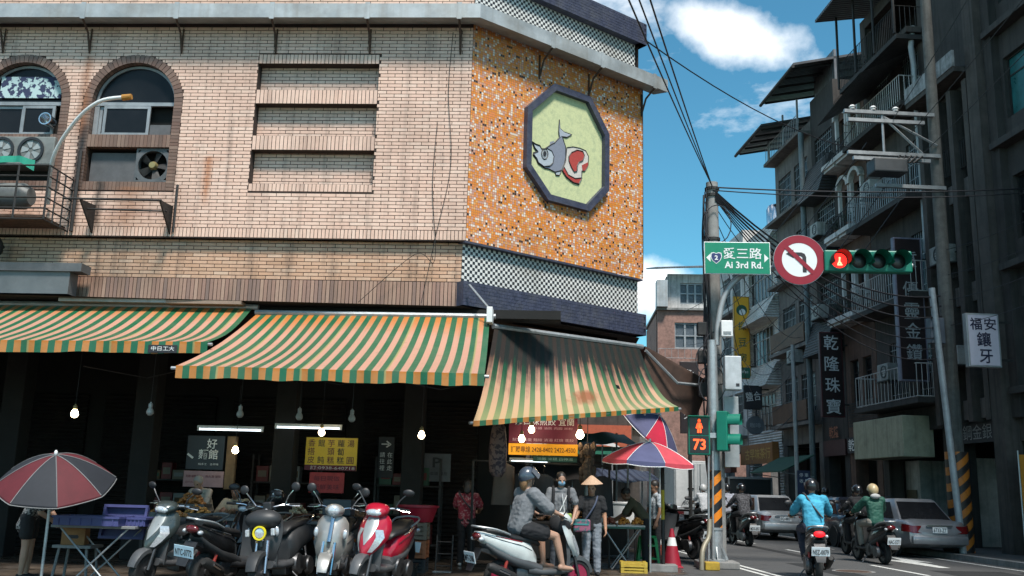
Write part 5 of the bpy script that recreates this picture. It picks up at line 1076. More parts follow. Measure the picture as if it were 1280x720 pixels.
scooter('dark green-grey scooter facing the road, left end of parked row', (-5.50, 14.05, 0), R(-104), GRNG, GRYP2, GREYP, lean=R(-6), scale=1.06)
scooter('black scooter backed to the road with pale blue plate and red tail light', (-4.66, 13.95, 0), R(74), BLKP_, GREYP, MATB, 'NTC-0772', PLATEB, lean=R(6), scale=1.06)
scooter('matt black round scooter with a yellow ring round its headlamp', (-3.86, 13.85, 0), R(-97), MATB, ring=mat('yellow_ring', (0.75, 0.62, 0.02), 0.4, emit=0.1), style='retro', lean=R(5), scale=1.08)
scooter('champagne silver retro scooter with round headlamp on its handlebar', (-3.22, 14.05, 0), R(-85), SILV, style='retro', lean=R(-4), scale=1.08)
scooter('cherry red sport scooter with two tall mirrors', (-2.50, 13.95, 0), R(-101), REDS, GRYP2, GREYP, lean=R(-5), scale=1.10, apronlamps=True)
scooter('white and black scooter with red tail lamps ridden by the barefoot woman', (-.30, 14.2, 0), R(33), WHTP, paint('dark_red_panel', (0.25, 0.008, 0.02)), GREYP, 'MFT-2186', rimm=mat('magenta_rim', (0.30, 0.02, 0.06), 0.4), group='scooters on the road', scale=1.03, lean=R(1))
scooter('black scooter parked behind the cones by the signal pole', (2.75, 23.0, 0), R(118), BLKP_, GREYP, MATB, 'MLK-718', group='scooters parked by the signal pole', scale=1.1, lean=R(7))
# behind the front row
scooter('black scooter half hidden behind the black one with the blue plate', (-4.85, 15.6, 0), R(-100), BLKP_, lean=R(-5), scale=1.05); 
scooter('dark scooter hidden behind the silver retro scooter', (-3.4, 15.9, 0), R(-92), MATB, style='retro', lean=R(5), scale=1.05)
# helmets and bits resting on the scooters
t = thing('helmet', 'black and white helmet hung on the scooter behind the yellow ring one', 'helmet', (-4.42, 15.3, 1.12)); MB().ell((0, 0, .1), (.125, .145, .125), 16, 10).build('shell', paint('black_helmet_shell', (0.015, 0.015, 0.017)), t, 60); MB().ell((.0, -.05, .155), (.09, .09, .075), 12, 8).build('white_patch', WHITEP, t, 60)
t = thing('storage_basket', 'dark wire basket box on the round black scooter', 'basket', (-3.55, 14.95, .98))
MB().box(-.02, .42, -.16, .16, .0, .24, bev=.02).build('bin', mat('dark_blue_grey_plastic', (0.035, 0.042, 0.05), 0.5), t)
# ------------------------------------------------------------------ cars
def car(label, loc, head, paintm, L_=4.45, W=1.70, Hh=1.46, plate=None, style='sedan', tail=True, rimm=None):
    t = thing('parked_car' if 'parked' in label else 'car', label, 'car', loc, head, group='cars in the side street'); hw = W/2; zb = .20; belt = .86
    # body: stations along x (front +)
    S = [(-L_/2, .42, .66, hw*.80), (-L_/2+.05, .34, .80, hw*.90), (-L_/2+.28, .26, .93, hw*.97), (-L_/2+.75, .22, .95, hw), (-.6, .20, .90, hw), (.6, .20, .88, hw), (1.0, .20, .87, hw), (1.5, .22, .80, hw*.98), (L_/2-.35, .24, .70, hw*.93), (L_/2-.05, .30, .58, hw*.80), (L_/2, .36, .50, hw*.70)]
    secs = []
    for x, z0, z1, w_ in S:
        h = z1-z0; r_ = [(w_*.86, z0), (w_*.97, z0+.10*h), (w_, z0+.35*h), (w_*1.0, z0+.62*h), (w_*.965, z0+.86*h), (w_*.88, z0+.97*h), (w_*.5, z1+.012)]
        secs.append([(x, a, b) for a, b in r_] + [(x, -a, b) for a, b in r_[::-1]])
    b = MB(); b.loft(secs); body = b.build('body', paintm, t, 40)
    # greenhouse
    base = (-L_/2+.62, 1.05, hw*.90, .90); roof = (-1.02, .18, hw*.70, Hh)
    def ring_(f): 
        x0, x1 = base[0] + (roof[0]-base[0])*f, base[1] + (roof[1]-base[1])*f; w_ = base[2] + (roof[2]-base[2])*f; z_ = base[3] + (roof[3]-.05-base[3])*f
        return [(x0, -w_*.93, z_), (x0-.03*(1-f)+.0, 0, z_+.0), (x0, w_*.93, z_), (x0+.15, w_, z_), (x1-.2, w_, z_), (x1, w_*.9, z_), (x1+.06, 0, z_), (x1, -w_*.9, z_), (x1-.2, -w_, z_), (x0+.15, -w_, z_)]
    b = MB(); top = ring_(1.0); cap = [(x*.93-.02, y*.86, Hh) for x, y, z_ in top]; b.loft([ring_(0), ring_(.5), top, cap]); b.build('roof', paintm, t, 40)
    def quad4(f0, f1, ia, ib, off, ka=0, kb=0):
        a0, a1 = ring_(f0), ring_(f1); A, B, C_, D = Vector(a0[ia]), Vector(a0[ib]), Vector(a1[ib]), Vector(a1[ia]); n_ = (B-A).cross(D-A).normalized()
        if n_.dot((A+C_)/2 - Vector((-.2, 0, .9))) < 0: n_ = -n_
        A, B, C_, D = [p + n_*off for p in (A.lerp(B, ka), A.lerp(B, 1-kb), D.lerp(C_, 1-kb), D.lerp(C_, ka))]; return [A, B, C_, D]
    for nm, ia, ib in (('rear_window', 0, 2), ('windscreen', 5, 7)):
        a0, a1 = ring_(.08), ring_(.93); m_ = ia+1; sgn = -1 if nm == 'rear_window' else 1
        V = []
        for rr_ in (a0, ring_(.5), a1):
            for i in (ia, m_, ib): p = Vector(rr_[i]); V.append((p.x + sgn*.012, p.y*.93, p.z+.006))
        MB().add(V, [(i*3+j, i*3+j+1, i*3+j+4, i*3+j+3) for i in range(2) for j in range(2)]).build(nm, GLASSD, t, 60)
    for s, ia, ib in ((1, 3, 4), (-1, 9, 8)):
        for ka, kb, nm in ((.02, .58, 'side_window'), (.45, .07, 'side_window')):
            q = quad4(.10, .90, ia, ib, .008, ka, kb); MB().add(q, [(0,1,2,3)]).build(nm, GLASSD, t)
        MB().box(-.06, -.05, s*(hw+.001)-.006, s*(hw+.001)+.006, .3, .84).build('door_seam', INK, t); MB().box(.94, .95, s*(hw-.004)-.006, s*(hw-.004)+.006, .3, .82).build('door_seam', INK, t); MB().box(-.95, -.94, s*(hw+.001)-.006, s*(hw+.001)+.006, .34, .84).build('door_seam', INK, t)
        for x in (-.22, .78): MB().box(x-.09, x+.09, s*hw-.02, s*hw+.022, .72, .75, bev=.008).build('door_handle', paintm, t)
        MB().ell((.82, s*(hw+.09), .95), (.07, .10, .065), 12, 8).build('wing_mirror', paintm, t, 60)
        MB().box(-1.3, 1.25, s*(hw+.004)-.008, s*(hw+.004)+.008, .50, .55, bev=.004).build('side_moulding', paintm, t)
    for x in (-1.33, 1.30):
        for s in (-1, 1):
            MB().lathe([(0, -.02), (.36, -.02), (.36, .012), (0, .012)], (x, s*(hw-.012), .31), 'Y', 24).build('wheel_arch', INK, t)
            w_ = MB().lathe([(.21, -.09), (.29, -.1), (.31, -.06), (.31, .06), (.29, .1), (.21, .09)], (x, s*(hw-.07), .31), 'Y', 26).build('wheel', RUBBER, t, 40)
            m = MB(); m.lathe([(.21, -.05), (.205, .0), (.21, .05)], (x, s*(hw-.05), .31), 'Y', 20); m.lathe([(0, s*.05), (.06, s*.05), (.06, s*.01)], (x, s*(hw-.05), .31), 'Y', 12)
            for i in range(7): a = i*.8976; m.tube([(x+.04*math.cos(a), s*(hw-.01), .31+.04*math.sin(a)), (x+.205*math.cos(a), s*(hw-.015), .31+.205*math.sin(a))], .02, 5)
            m.build('rim', rimm or ALU, w_)
    for s in (-1, 1):
        # wrap-round lamps, laid on the body sections
        V = []; 
        for x, ys in ((-L_/2+.012, .52), (-L_/2-.005, .80), (-L_/2+.10, .945), (-L_/2+.34, .985)):
            for z_ in (.62, .80): V.append((x - .012 + (.045 if z_ > .7 else 0)*(1 if x < -L_/2+.2 else 0), s*(hw*ys + .012), z_ + (.03 if x > -L_/2+.05 else 0)))
        MB().add(V, [(0,1,3,2),(2,3,5,4),(4,5,7,6)]).build('tail_light', REDLENS, t, 60)
        MB().ell((L_/2-.18, s*hw*.72, .62), (.16, .16, .08), 12, 8, rot=(0, 0, -s*.5)).build('headlight', LENS, t, 60)
    MB().box(-L_/2-.06, -L_/2+.12, -hw*.86, hw*.86, .34, .56, bev=.05).build('rear_bumper', paintm, t, 40); MB().box(L_/2-.14, L_/2+.04, -hw*.72, hw*.72, .28, .46, bev=.05).build('front_bumper', paintm, t, 40)
    MB().box(-L_/2-.015, -L_/2+.02, -.34, .34, .795, .82).build('boot_trim', CHROME, t)
    p = MB().box(-L_/2-.022, -L_/2-.012, -.19, .19, .63, .77).build('licence_plate', PLATE, t)
    if plate: lettering(plate, .34, .1, INK, p, (-L_/2-.026, 0, .70), (R(90), 0, R(-90)), bold=.01)
    return t
CARS = paint('silver_car_paint', (0.27, 0.28, 0.30), 0.55, 0.32)
AH = R(90) + SA
car('silver saloon car parked beside the orange-striped utility pole', st(26.3, 12.35)[:2] + (0,), AH + R(1), CARS, plate='6733-ZT')
car('silver saloon car driving away beyond the motorcyclists', st(34.0, 11.15)[:2] + (0,), AH, paint('pale_silver_paint', (0.42, 0.43, 0.44), 0.5, 0.3), plate='EQ-8821', rimm=STEELD)
car('dark blue car parked ahead of the silver saloon', st(30.2, 12.45)[:2] + (0,), AH, paint('dark_blue_paint', (0.02, 0.025, 0.04), 0.3), plate=None)
car('dark car entering at the right edge of the picture', st(17.4, 12.75)[:2] + (0,), AH + R(2), paint('gunmetal_paint', (0.05, 0.05, 0.055), 0.4))
# box truck
t = thing('box_truck', 'white box lorry seen from behind beyond the fruit stall', 'lorry', st(44.5, 10.9)[:2] + (0,), AH)
b = MB(); b.box(-2.3, 2.0, -1.0, 1.0, .75, 2.85, bev=.03); b.build('cargo_box', WHITEP, t)
for s in (-1, 1):
    d = MB(); d.box(-2.335, -2.302, min(s*.03, s*.93), max(s*.03, s*.93), .86, 2.74, bev=.01); dd = d.build('rear_door', WHITEP, t); MB().tube([(-2.36, s*.14, .9), (-2.36, s*.14, 2.72)], .018, 6).build('lock_bar', GALV, dd); MB().box(-2.37, -2.336, s*.14, s*.42, 1.62, 1.68).build('door_handle', BLACKIRON, dd)
    MB().box(-2.34, -2.28, s*.98-.04, s*.98+.04, .75, 2.85).build('corner_post', GALV, t)
lettering('803', .34, .17, INK, t, (-2.342, .45, 1.05), (R(90), 0, R(-90))); lettering('779', .34, .17, INK, t, (-2.342, -.5, 1.05), (R(90), 0, R(-90)))
b = MB(); b.box(2.08, 3.3, -.9, .9, .55, 2.15, bev=.08); b.build('cab', WHITEP, t); MB().box(-2.3, 3.0, -.35, .35, .5, .74).build('chassis', BLACKIRON, t); MB().box(-2.38, -2.3, -.95, .95, .55, .68).build('bumper', GALV, t)
for s in (-1, 1):
    MB().box(-2.40, -2.37, s*.75-.14, s*.75+.14, .56, .68).build('tail_light', REDLENS, t)
    for x in (-1.4, 2.6): MB().lathe([(.18, -.12), (.38, -.12), (.4, 0), (.38, .12), (.18, .12)], (x, s*.82, .4), 'Y', 20).build('wheel', RUBBER, t, 40)
t = thing('flatbed_lorry', 'dark flatbed lorry with headboard far up the street', 'lorry', st(45.5, 13.6)[:2] + (0,), AH); DT = mat('dark_lorry_body', (0.03, 0.035, 0.036), 0.5)
b = MB(); b.box(-2.2, 2.0, -1.0, 1.0, .8, 1.0); b.box(-2.25, -2.2, -1.0, 1.0, 1.0, 2.2); b.box(-2.2, 2.0, -1.0, -.95, 1.0, 2.2); b.box(-2.2, 2.0, .95, 1.0, 1.0, 2.2); b.build('cargo_bed', DT, t); MB().box(-2.29, -2.255, -1.02, 1.02, 2.14, 2.24).build('rail', GALV, t); MB().box(2.1, 3.3, -.9, .9, .5, 2.1, bev=.08).build('cab', DT, t)
for s in (-1, 1):
    MB().box(-2.29, -2.255, s*.98-.04, s*.98+.04, .8, 2.14).build('corner_post', GALV, t)
    for x in (-1.3, 2.6): MB().lathe([(.18, -.12), (.38, -.12), (.4, 0), (.38, .12), (.18, .12)], (x, s*.85, .4), 'Y', 20).build('wheel', RUBBER, t, 40)
# ------------------------------------------------------------------ people
def V3(p): return np.array(p, float)
def prim_mesh(mb, a, b, r0, r1, n=10):
    a, b = Vector(a), Vector(b); d = b-a; L = d.length
    if L < 1e-4: mb.ell(tuple(a), (r0,)*3, n, 6); return
    d.normalize(); P = []; rr = []
    for k in range(4): t = math.pi/2*k/4; P.append(a - d*r0*math.cos(t)); rr.append(max(1e-3, r0*math.sin(t)))
    P.append(a); rr.append(r0); P.append(b); rr.append(r1)
    for k in range(1, 5): t = math.pi/2*k/4; P.append(b + d*r1*math.sin(t)); rr.append(max(1e-3, r1*math.cos(t)))
    mb.tube(P, rr, n)
SKIN = mat('skin', (0.42, 0.24, 0.165), 0.5, var=0.08, scale=15); SKIND = mat('tanned_skin', (0.26, 0.135, 0.085), 0.5, var=0.08, scale=15); HAIR = mat('black_hair', (0.018, 0.014, 0.012), 0.5, var=0.3, scale=60); EYE = mat('dark_eye', (0.02, 0.015, 0.012), 0.3, var=0); LIP = mat('lip', (0.30, 0.12, 0.10), 0.5, var=0)
BLKC = mat('black_cloth', (0.014, 0.014, 0.016), 0.85, var=0.25, scale=10)
def body_mesh(prims, tags, voxel):
    """prims: (a, b, r0, r1, tag) round cones or ('E', centre, radii, rotation, tag) ellipsoids, fused to one skin"""
    mb = MB()
    for p in prims:
        if p[0] is 'E' if False else (isinstance(p[0], str)): mb.ell(p[1], p[2], 14, 10, rot=p[3])
        else: prim_mesh(mb, *p[:4])
    me = bpy.data.meshes.new('body'); me.from_pydata(mb.v, [], mb.f); o = bpy.data.objects.new('body', me); COL.objects.link(o)
    m = o.modifiers.new('r', 'REMESH'); m.mode = 'VOXEL'; m.voxel_size = voxel
    m2 = o.modifiers.new('s', 'SMOOTH'); m2.factor = .5; m2.iterations = 2
    dg = bpy.context.evaluated_depsgraph_get(); r = bpy.data.meshes.new_from_object(o.evaluated_get(dg)); bpy.data.objects.remove(o); bpy.data.meshes.remove(me)
    nf = len(r.polygons); c = np.empty(nf*3); r.polygons.foreach_get('center', c); c = c.reshape(-1, 3); best = np.full(nf, 1e9); idx = np.zeros(nf, np.int32)
    names = list(tags)
    for p in prims:
        if isinstance(p[0], str):
            q = c - V3(p[1])
            if p[3]: q = q @ np.array(Euler(p[3]).to_matrix())
            k = np.linalg.norm(q/V3(p[2]), axis=1); d = (k-1)*min(p[2])
        else:
            a, b = V3(p[0]), V3(p[1]); ab = b-a; t = np.clip(((c-a) @ ab)/max(1e-9, ab @ ab), 0, 1); d = np.linalg.norm(c - a - t[:, None]*ab, axis=1) - (p[2] + (p[3]-p[2])*t)
        w_ = d < best; best[w_] = d[w_]; idx[w_] = names.index(p[4])
    # cloth folds: push clothed vertices in and out along stretched noise
    from mathutils import noise as mn
    nv = len(r.vertices); co = np.empty(nv*3); r.vertices.foreach_get('co', co); co = co.reshape(-1, 3); no = np.empty(nv*3); r.vertex_normals.foreach_get('vector', no); no = no.reshape(-1, 3)
    cl = np.zeros(nv, bool); soft = [names.index(q) for q in ('shirt', 'pants') if q in names]
    lv = np.empty(len(r.loops), np.int32); r.loops.foreach_get('vertex_index', lv); lt = np.empty(nf, np.int32); r.polygons.foreach_get('loop_total', lt); fl = np.repeat(np.isin(idx, soft), lt); cl[lv[fl]] = True; cl[lv[~fl]] = False
    ph = random.uniform(0, 50)
    for k in np.nonzero(cl)[0]:
        x, y, z = co[k]; w_ = .009*abs(mn.noise((x*7+ph, y*7, z*16))) + .006*mn.noise((x*18, y*18+ph, z*26)); co[k] += no[k]*(w_*.95 - .002)
    r.vertices.foreach_set('co', co.ravel())
    r.materials.clear()
    for n_ in names: r.materials.append(tags[n_])
    r.polygons.foreach_set('material_index', idx); r.shade_smooth(); return r
def unitv(v): v = V3(v); return v/max(1e-9, np.linalg.norm(v))
def person(label, loc, rz, J, tags, look=(0, 0), sleeve=.55, legs='long', voxel=.012, hair='short', curl=.5, scale=1.0, mask=False, bulk=1.0, shoes=True, sleeve_r=1.0, group='people at the market', grip=False, ears=True, torso_hem=.06):
    t = thing('person', label, 'person', loc, group=group, rot=(0, 0, rz), scale=scale)
    P = []; B = bulk
    pel, chest, neck, head = [V3(J[k]) for k in ('pel', 'chest', 'neck', 'head')]
    shL, shR, hiL, hiR = [V3(J[k]) for k in ('shL', 'shR', 'hipL', 'hipR')]
    lat = unitv(shL - shR); mid = (shL+shR)/2
    up = unitv(chest - pel)
    fwd = np.cross(lat, up)
    # torso
    lo = pel - up*torso_hem
    for s in (-1, 1):
        P.append((lo + lat*s*.065*B, chest + lat*s*.075*B, .098*B, .105*B, 'shirt')); P.append((chest + lat*s*.07*B, mid + lat*s*.10 - up*.035, .10*B, .062, 'shirt')); P.append((chest + lat*s*.085*B - up*.02, (shL if s > 0 else shR) - up*.012, .088*B, .060, 'shirt')); P.append((mid + lat*s*.04 + up*.01, (shL if s > 0 else shR) - up*.005, .062, .060, 'shirt'))
    P.append((lo, chest + fwd*.01, .105*B, .115*B, 'shirt'))
    P.append((mid - up*.02, neck + up*.0, .07, .055, 'shirt')); P.append((neck - up*.03, head - V3((0, 0, .05)), .05, .05, 'skin'))
    # head
    yaw, pit = look; hm = Euler((0, pit, yaw)).to_matrix(); H = lambda x, y, z: tuple(head + V3(hm @ Vector((x, y, z))))
    er = (0, pit, yaw)
    P += [('E', H(-.005, 0, .025), (.098, .076, .10), er, 'skin'), ('E', H(.028, 0, -.045), (.068, .058, .075), er, 'skin'), (H(.088, 0, .0), H(.104, 0, -.022), .010, .013, 'skin'),
          ('E', H(.086, .031, .012), (.016, .014, .009), er, 'eye'), ('E', H(.086, -.031, .012), (.016, .014, .009), er, 'eye'), ('E', H(.088, 0, -.055), (.012, .024, .008), er, 'lip')]
    if ears: P += [('E', H(-.005, .078, -.005), (.02, .012, .03), er, 'skin'), ('E', H(-.005, -.078, -.005), (.02, .012, .03), er, 'skin')]
    if hair: P.append(('E', H(-.02, 0, .045), (.101, .086, .095), er, 'hair'))
    if hair == 'long': P += [('E', H(-.065, 0, -.05), (.05, .08, .12), er, 'hair')]
    if mask: P += [('E', H(.055, 0, -.045), (.055, .066, .05), er, 'mask')]
    for s, S in ((1, 'L'), (-1, 'R')):
        sh, el, wr = V3(J['sh'+S]), V3(J['el'+S]), V3(J['wr'+S])
        P.append((sh, el, .050*B**.5, .041, 'skin' if sleeve < 1 else 'shirt')); P.append((el, wr, .041, .029, 'skin' if sleeve < 2 else 'shirt'))
        q = sh + (el-sh)*min(sleeve, 1); P.append((sh, q, .064*sleeve_r*B**.5, .066*sleeve_r, 'shirt'))
        if sleeve >= 1.5: P.append((el, el + (wr-el)*min(1, sleeve-1), .055*sleeve_r, .045*sleeve_r, 'shirt'))
        # hand: palm, four fingers of two phalanges, thumb from the side of the palm
        d = unitv(wr - el); inward = unitv(-lat*s - d*np.dot(-lat*s, d)) if not grip else unitv(V3((0, 0, -1)) - d*np.dot((0, 0, -1), d)); side = np.cross(d, inward)
        pc = wr + d*.045
        P.append((wr + side*.012, pc + side*.02 + d*.035, .022, .019, 'skin')); P.append((wr - side*.012, pc - side*.02 + d*.035, .022, .019, 'skin'))
        for k, (off, ln) in enumerate(((.031, .066), (.011, .076), (-.010, .071), (-.030, .056))):
            a = wr + d*.088 + side*off; c1 = curl; d1 = d*math.cos(c1) + inward*math.sin(c1); b = a + d1*ln*.55; c2 = curl*2.1; d2 = d*math.cos(c2) + inward*math.sin(c2); e = b + d2*ln*.5
            P.append((a, b, .0105, .010, 'skin')); P.append((b, e, .010, .0085, 'skin'))
        a = wr + d*.03 + side*.03; b = a + d*.035 + side*.028 + inward*.012; e = b + d*.03 + inward*.018; P.append((a, b, .014, .012, 'skin')); P.append((b, e, .012, .010, 'skin'))
        hp, kn, an = V3(J['hip'+S]), V3(J['kn'+S]), V3(J['an'+S]); toe = V3(J['toe'+S])
        if legs == 'long': P += [(hp, kn, .100*B, .074, 'pants'), (kn, an, .076, .066, 'pants')]
        else:
            P += [(hp, kn, .088*B, .058, 'skin'), (kn, kn + (an-kn)*.35, .056, .058, 'skin'), (kn + (an-kn)*.35, an, .058, .036, 'skin'), (hp, hp + (kn-hp)*.55, .108*B, .102*B, 'pants')]
        fd = unitv(toe - an)
        heel = an - V3((0, 0, .035)); tt = toe
        P.append((heel - fd*V3((1, 1, 0))*.03, tt, .042, .03, 'shoe' if shoes else 'skin'))
        if not shoes:
            pd = unitv(np.cross(fd, (0, 0, 1)))
            for k in range(5): P.append((tt + pd*(k-2)*.014, tt + pd*(k-2)*.017 + fd*(.035-.004*abs(k-1)), .010, .009, 'skin'))
        P.append((hp, pel, .10*B, .10*B, 'pants'))
    r = body_mesh(P, tags, voxel); link('body', r, t); t_H = H
    return t, H, (lat, up, fwd, mid, pel, chest), er
def standing(h=1.68, armL=None, armR=None, spread=.10, bend=0.0, turn=0.0):
    k = h/1.70
    J = dict(pel=(0, 0, .94), chest=(.0, 0, 1.26), neck=(0, 0, 1.44), head=(.02, 0, 1.575), shL=(0, .18, 1.38), shR=(0, -.18, 1.38), hipL=(0, .09, .90), hipR=(0, -.09, .90), knL=(.02, spread, .49), knR=(.02, -spread, .49), anL=(0, spread+.01, .085), anR=(0, -spread-.01, .085), toeL=(.15, spread+.03, .032), toeR=(.15, -spread-.03, .032),
             elL=(-.02, .235, 1.10), wrL=(.05, .25, .86), elR=(-.02, -.235, 1.10), wrR=(.05, -.25, .86))
    if armL: J['elL'], J['wrL'] = armL
    if armR: J['elR'], J['wrR'] = armR
    if bend:
        c, s = math.cos(bend), math.sin(bend)
        for n_ in ('chest', 'neck', 'head', 'shL', 'shR', 'elL', 'wrL', 'elR', 'wrR'):
            if armL and n_ in ('elL', 'wrL') or armR and n_ in ('elR', 'wrR'): continue
            x, y, z = J[n_]; z -= .94; J[n_] = (x*c + z*s, y, .94 - x*s + z*c)
    return {a: tuple(np.array(b)*k) for a, b in J.items()}
def riding(lean=.10, kneeout=.16, head_x=.0, foot=(.20, .40), up_=0.0):
    J = dict(pel=(-.27, 0, .90+up_), chest=(-.27+lean, 0, 1.22+up_), neck=(-.27+lean*1.6, 0, 1.40+up_), head=(-.25+lean*1.75+head_x, 0, 1.53+up_), shL=(-.27+lean*1.45, .18, 1.34+up_), shR=(-.27+lean*1.45, -.18, 1.34+up_), hipL=(-.25, .10, .87+up_), hipR=(-.25, -.10, .87+up_),
             knL=(.17, kneeout, .82), knR=(.17, -kneeout, .82), anL=(foot[0], .13, foot[1]), anR=(foot[0], -.13, foot[1]), toeL=(foot[0]+.16, .14, foot[1]-.045), toeR=(foot[0]+.16, -.14, foot[1]-.045),
             elL=(.02, .29, 1.14), wrL=(.14, .31, 1.09), elR=(.02, -.29, 1.14), wrR=(.14, -.31, 1.09))
    return J
def open_helmet(t, H, er, m, visor=True, lift=0.0, peak=False):
    T = Matrix.Translation(H(-.005, 0, .03)) @ Euler(er).to_matrix().to_4x4()
    b = MB(); n = 20; rows = 9; vs = []; fs = []
    for i in range(rows+1):
        for j in range(n):
            a = 2*math.pi*j/n; back_ = (1-math.cos(a))/2; lim = R(78) + back_*R(48); ph = lim*i/rows
            rr = (.140, .118, .140); vs.append((rr[0]*math.sin(ph)*math.cos(a), rr[1]*math.sin(ph)*math.sin(a), rr[2]*math.cos(ph)))
    for i in range(rows):
        for j in range(n): fs.append((i*n+j, i*n+(j+1) % n, (i+1)*n+(j+1) % n, (i+1)*n+j))
    k = len(vs); vs2 = [tuple(np.array(v)*.93) for v in vs]
    fs2 = [tuple(q+k for q in f[::-1]) for f in fs] + [(rows*n+j, rows*n+(j+1) % n, k+rows*n+(j+1) % n, k+rows*n+j) for j in range(n)]
    b.add(vs+vs2, fs+fs2, T=T); hp = b.build('helmet', m, t, 60)
    if visor:
        v = MB(); Tv = T @ Matrix.Translation((0, 0, .0)) @ Matrix.Rotation(-lift, 4, 'Y')
        v.grid(lambda u, w_: tuple(Tv @ Vector((.155*math.cos((u-.5)*2.6), .132*math.sin((u-.5)*2.6), .055 - .15*w_))), 14, 4); v.build('visor', mat('smoky_visor', (0.12, 0.13, 0.15), 0.08, var=0, spec=0.7), hp, 60)
    if peak:
        v = MB(); v.grid(lambda u, w_: tuple(T @ Vector(((.135+.07*w_)*math.cos((u-.5)*1.7), .12*math.sin((u-.5)*1.7), .045 - .02*w_))), 10, 2); v.build('peak', BLACKP, hp)
    c = MB(); c.tube([tuple(T @ Vector(p)) for p in ((.02, .115, -.02), (.05, .06, -.14), (.05, -.06, -.14), (.02, -.115, -.02))], .007, 5); c.build('chin_strap', BLACKP, hp)
    return hp
def strap(t, pts, w_, m, name='strap'): MB().tube(smooth_pts(pts, 5), w_, 6).build(name, m, t, 60)
GTEE = mat('grey_cotton', (0.17, 0.175, 0.185), 0.9, var=0.25, scale=9, bump=1.0, bscale=9); GREYPANTS = mat('pale_grey_denim', (0.22, 0.24, 0.27), 0.85, var=0.28, scale=9, bump=1.0, bscale=9); BLKTEE = mat('black_tee', (0.018, 0.018, 0.02), 0.9, var=0.25, bump=0.9, bscale=9)
BT_ = lambda **k: dict(dict(shirt=GTEE, pants=BLKC, skin=SKIN, hair=HAIR, eye=EYE, lip=LIP, shoe=BLKC, mask=mat('blue_mask', (0.20, 0.36, 0.50), 0.8, var=0.1)), **k)
# the barefoot rider
J = riding(.07, .17); J['knR'] = (.19, -.20, .78); J['anR'] = (.28, -.24, .40); J['toeR'] = (.42, -.26, .345); J['head'] = (-.16, 0, 1.55); J['pel'] = (-.30, 0, .89)
t, H, fr_, er = person('rider in loose grey tee, black shorts and navy helmet, bare legs', (-.30, 14.2, 0), R(33), J, BT_(hair=mat('brown_hair', (0.28, 0.15, 0.07), 0.5, var=0.3, scale=50)), (0, R(4)), .92, 'short', .011, 'long', .9, 1.03, bulk=1.18, shoes=False, sleeve_r=1.45, group='people on scooters', grip=True, torso_hem=.0)
open_helmet(t, H, er, paint('navy_helmet_shell', (0.05, 0.065, 0.09)), True, R(52))
MB().ell((.33, -.01, 1.02), (.14, .14, .10), 14, 8).build('handlebar_bag', BLKC, t, 60) if False else None
t = thing('handlebar_bag', 'black bag hung on the white scooter handlebar', 'bag', (.03, 14.35, .83)); MB().ell((0, 0, .12), (.16, .13, .15), 14, 8).build('pouch', BLKC, t, 60)
# the masked man
t, H, f, er = person('man in grey tee and blue face mask looking down at his phone', (.05, 17.1, 0), R(-88), standing(1.75, ((.02, .26, 1.12), (.14, .20, .92)), ((.06, -.25, 1.10), (.24, -.12, 1.02))), BT_(pants=mat('dark_slate_cloth', (0.05, 0.055, 0.065), 0.85)), (R(10), R(14)), .62, 'long', .011, 'short', .7, mask=True, sleeve_r=1.15)
for s in (-1, 1): strap(t, [(-.10, s*.13, 1.40), (.03, s*.135, 1.50), (.12, s*.13, 1.36), (.12, s*.15, 1.12), (.0, s*.19, 1.05)], .024, BLKC, 'backpack_strap')
MB().box(-.30, -.13, -.16, .16, 1.0, 1.46, bev=.05).build('backpack', BLKC, t); strap(t, [(.10, .10, 1.36), (.13, .03, 1.2), (.15, -.04, 1.05)], .008, INKW, 'lanyard')
ph = MB().box(-.006, .006, -.04, .04, -.075, .075, bev=.004).build('phone', INK, t); ph.location = (.33, -.06, 1.04); ph.rotation_euler = (0, R(-45), 0)
t = thing('waist_bag', 'small green and yellow pouch hanging at the masked man', 'pouch', (.17, 16.93, .88)); MB().box(-.07, .07, -.03, .03, 0, .18, bev=.02).build('pouch', print_mat('lime_pouch', (0.20, 0.34, 0.06), (0.4, 0.35, 0.1), 12), t); MB().tube([(-.05, 0, .17), (-.1, .02, .5)], .006, 4).build('cord', INKW, t)
# the woman in the straw hat
t, H, f, er = person('woman in conical straw hat, black tee and grey trousers, carrying a shoulder bag', (.60, 17.5, 0), R(-92), standing(1.60, ((-.01, .24, 1.10), (.06, .26, .85)), ((.04, -.26, 1.14), (.15, -.34, .94))), BT_(shirt=BLKTEE, pants=GREYPANTS, skin=mat('warm_skin', (0.44, 0.22, 0.13), 0.5, var=0.08)), (R(-6), R(6)), .60, 'long', .011, 'short', .5, sleeve_r=1.15, ears=False)
STRAW = mat('straw', (0.55, 0.36, 0.24), 0.8, var=0.25, scale=40, bump=0.4, bscale=90)
b = MB(); b.lathe([(.195, 0.0), (.16, .03), (.09, .09), (.03, .14), (0, .15), (0, .14), (.09, .08), (.16, .022), (.195, -.006), (.195, 0)], n=28, T=Matrix.Translation(H(-.015, 0, .085)) @ Euler((R(3), R(4), 0)).to_matrix().to_4x4()); b.build('straw_hat', STRAW, t, 40)
strap(t, [(.02, .10, 1.36), (.13, .06, 1.22), (.15, -.04, 1.05), (.13, -.15, .90)], .017, mat('blue_grey_strap', (0.06, 0.075, 0.12), 0.8), 'bag_strap')
t = thing('shoulder_bag', 'patterned teal and pink shoulder bag at the straw hat woman', 'bag', (.42, 17.25, .74)); MB().box(-.15, .15, -.06, .06, 0, .22, bev=.03).build('pouch', print_mat('patterned_bag', (0.04, 0.12, 0.13), (0.30, 0.10, 0.16), 9), t); MB().box(-.15, .12, -.068, -.061, .12, .15).build('zip_flap', mat('teal_flap', (0.05, 0.25, 0.25), 0.6), t)
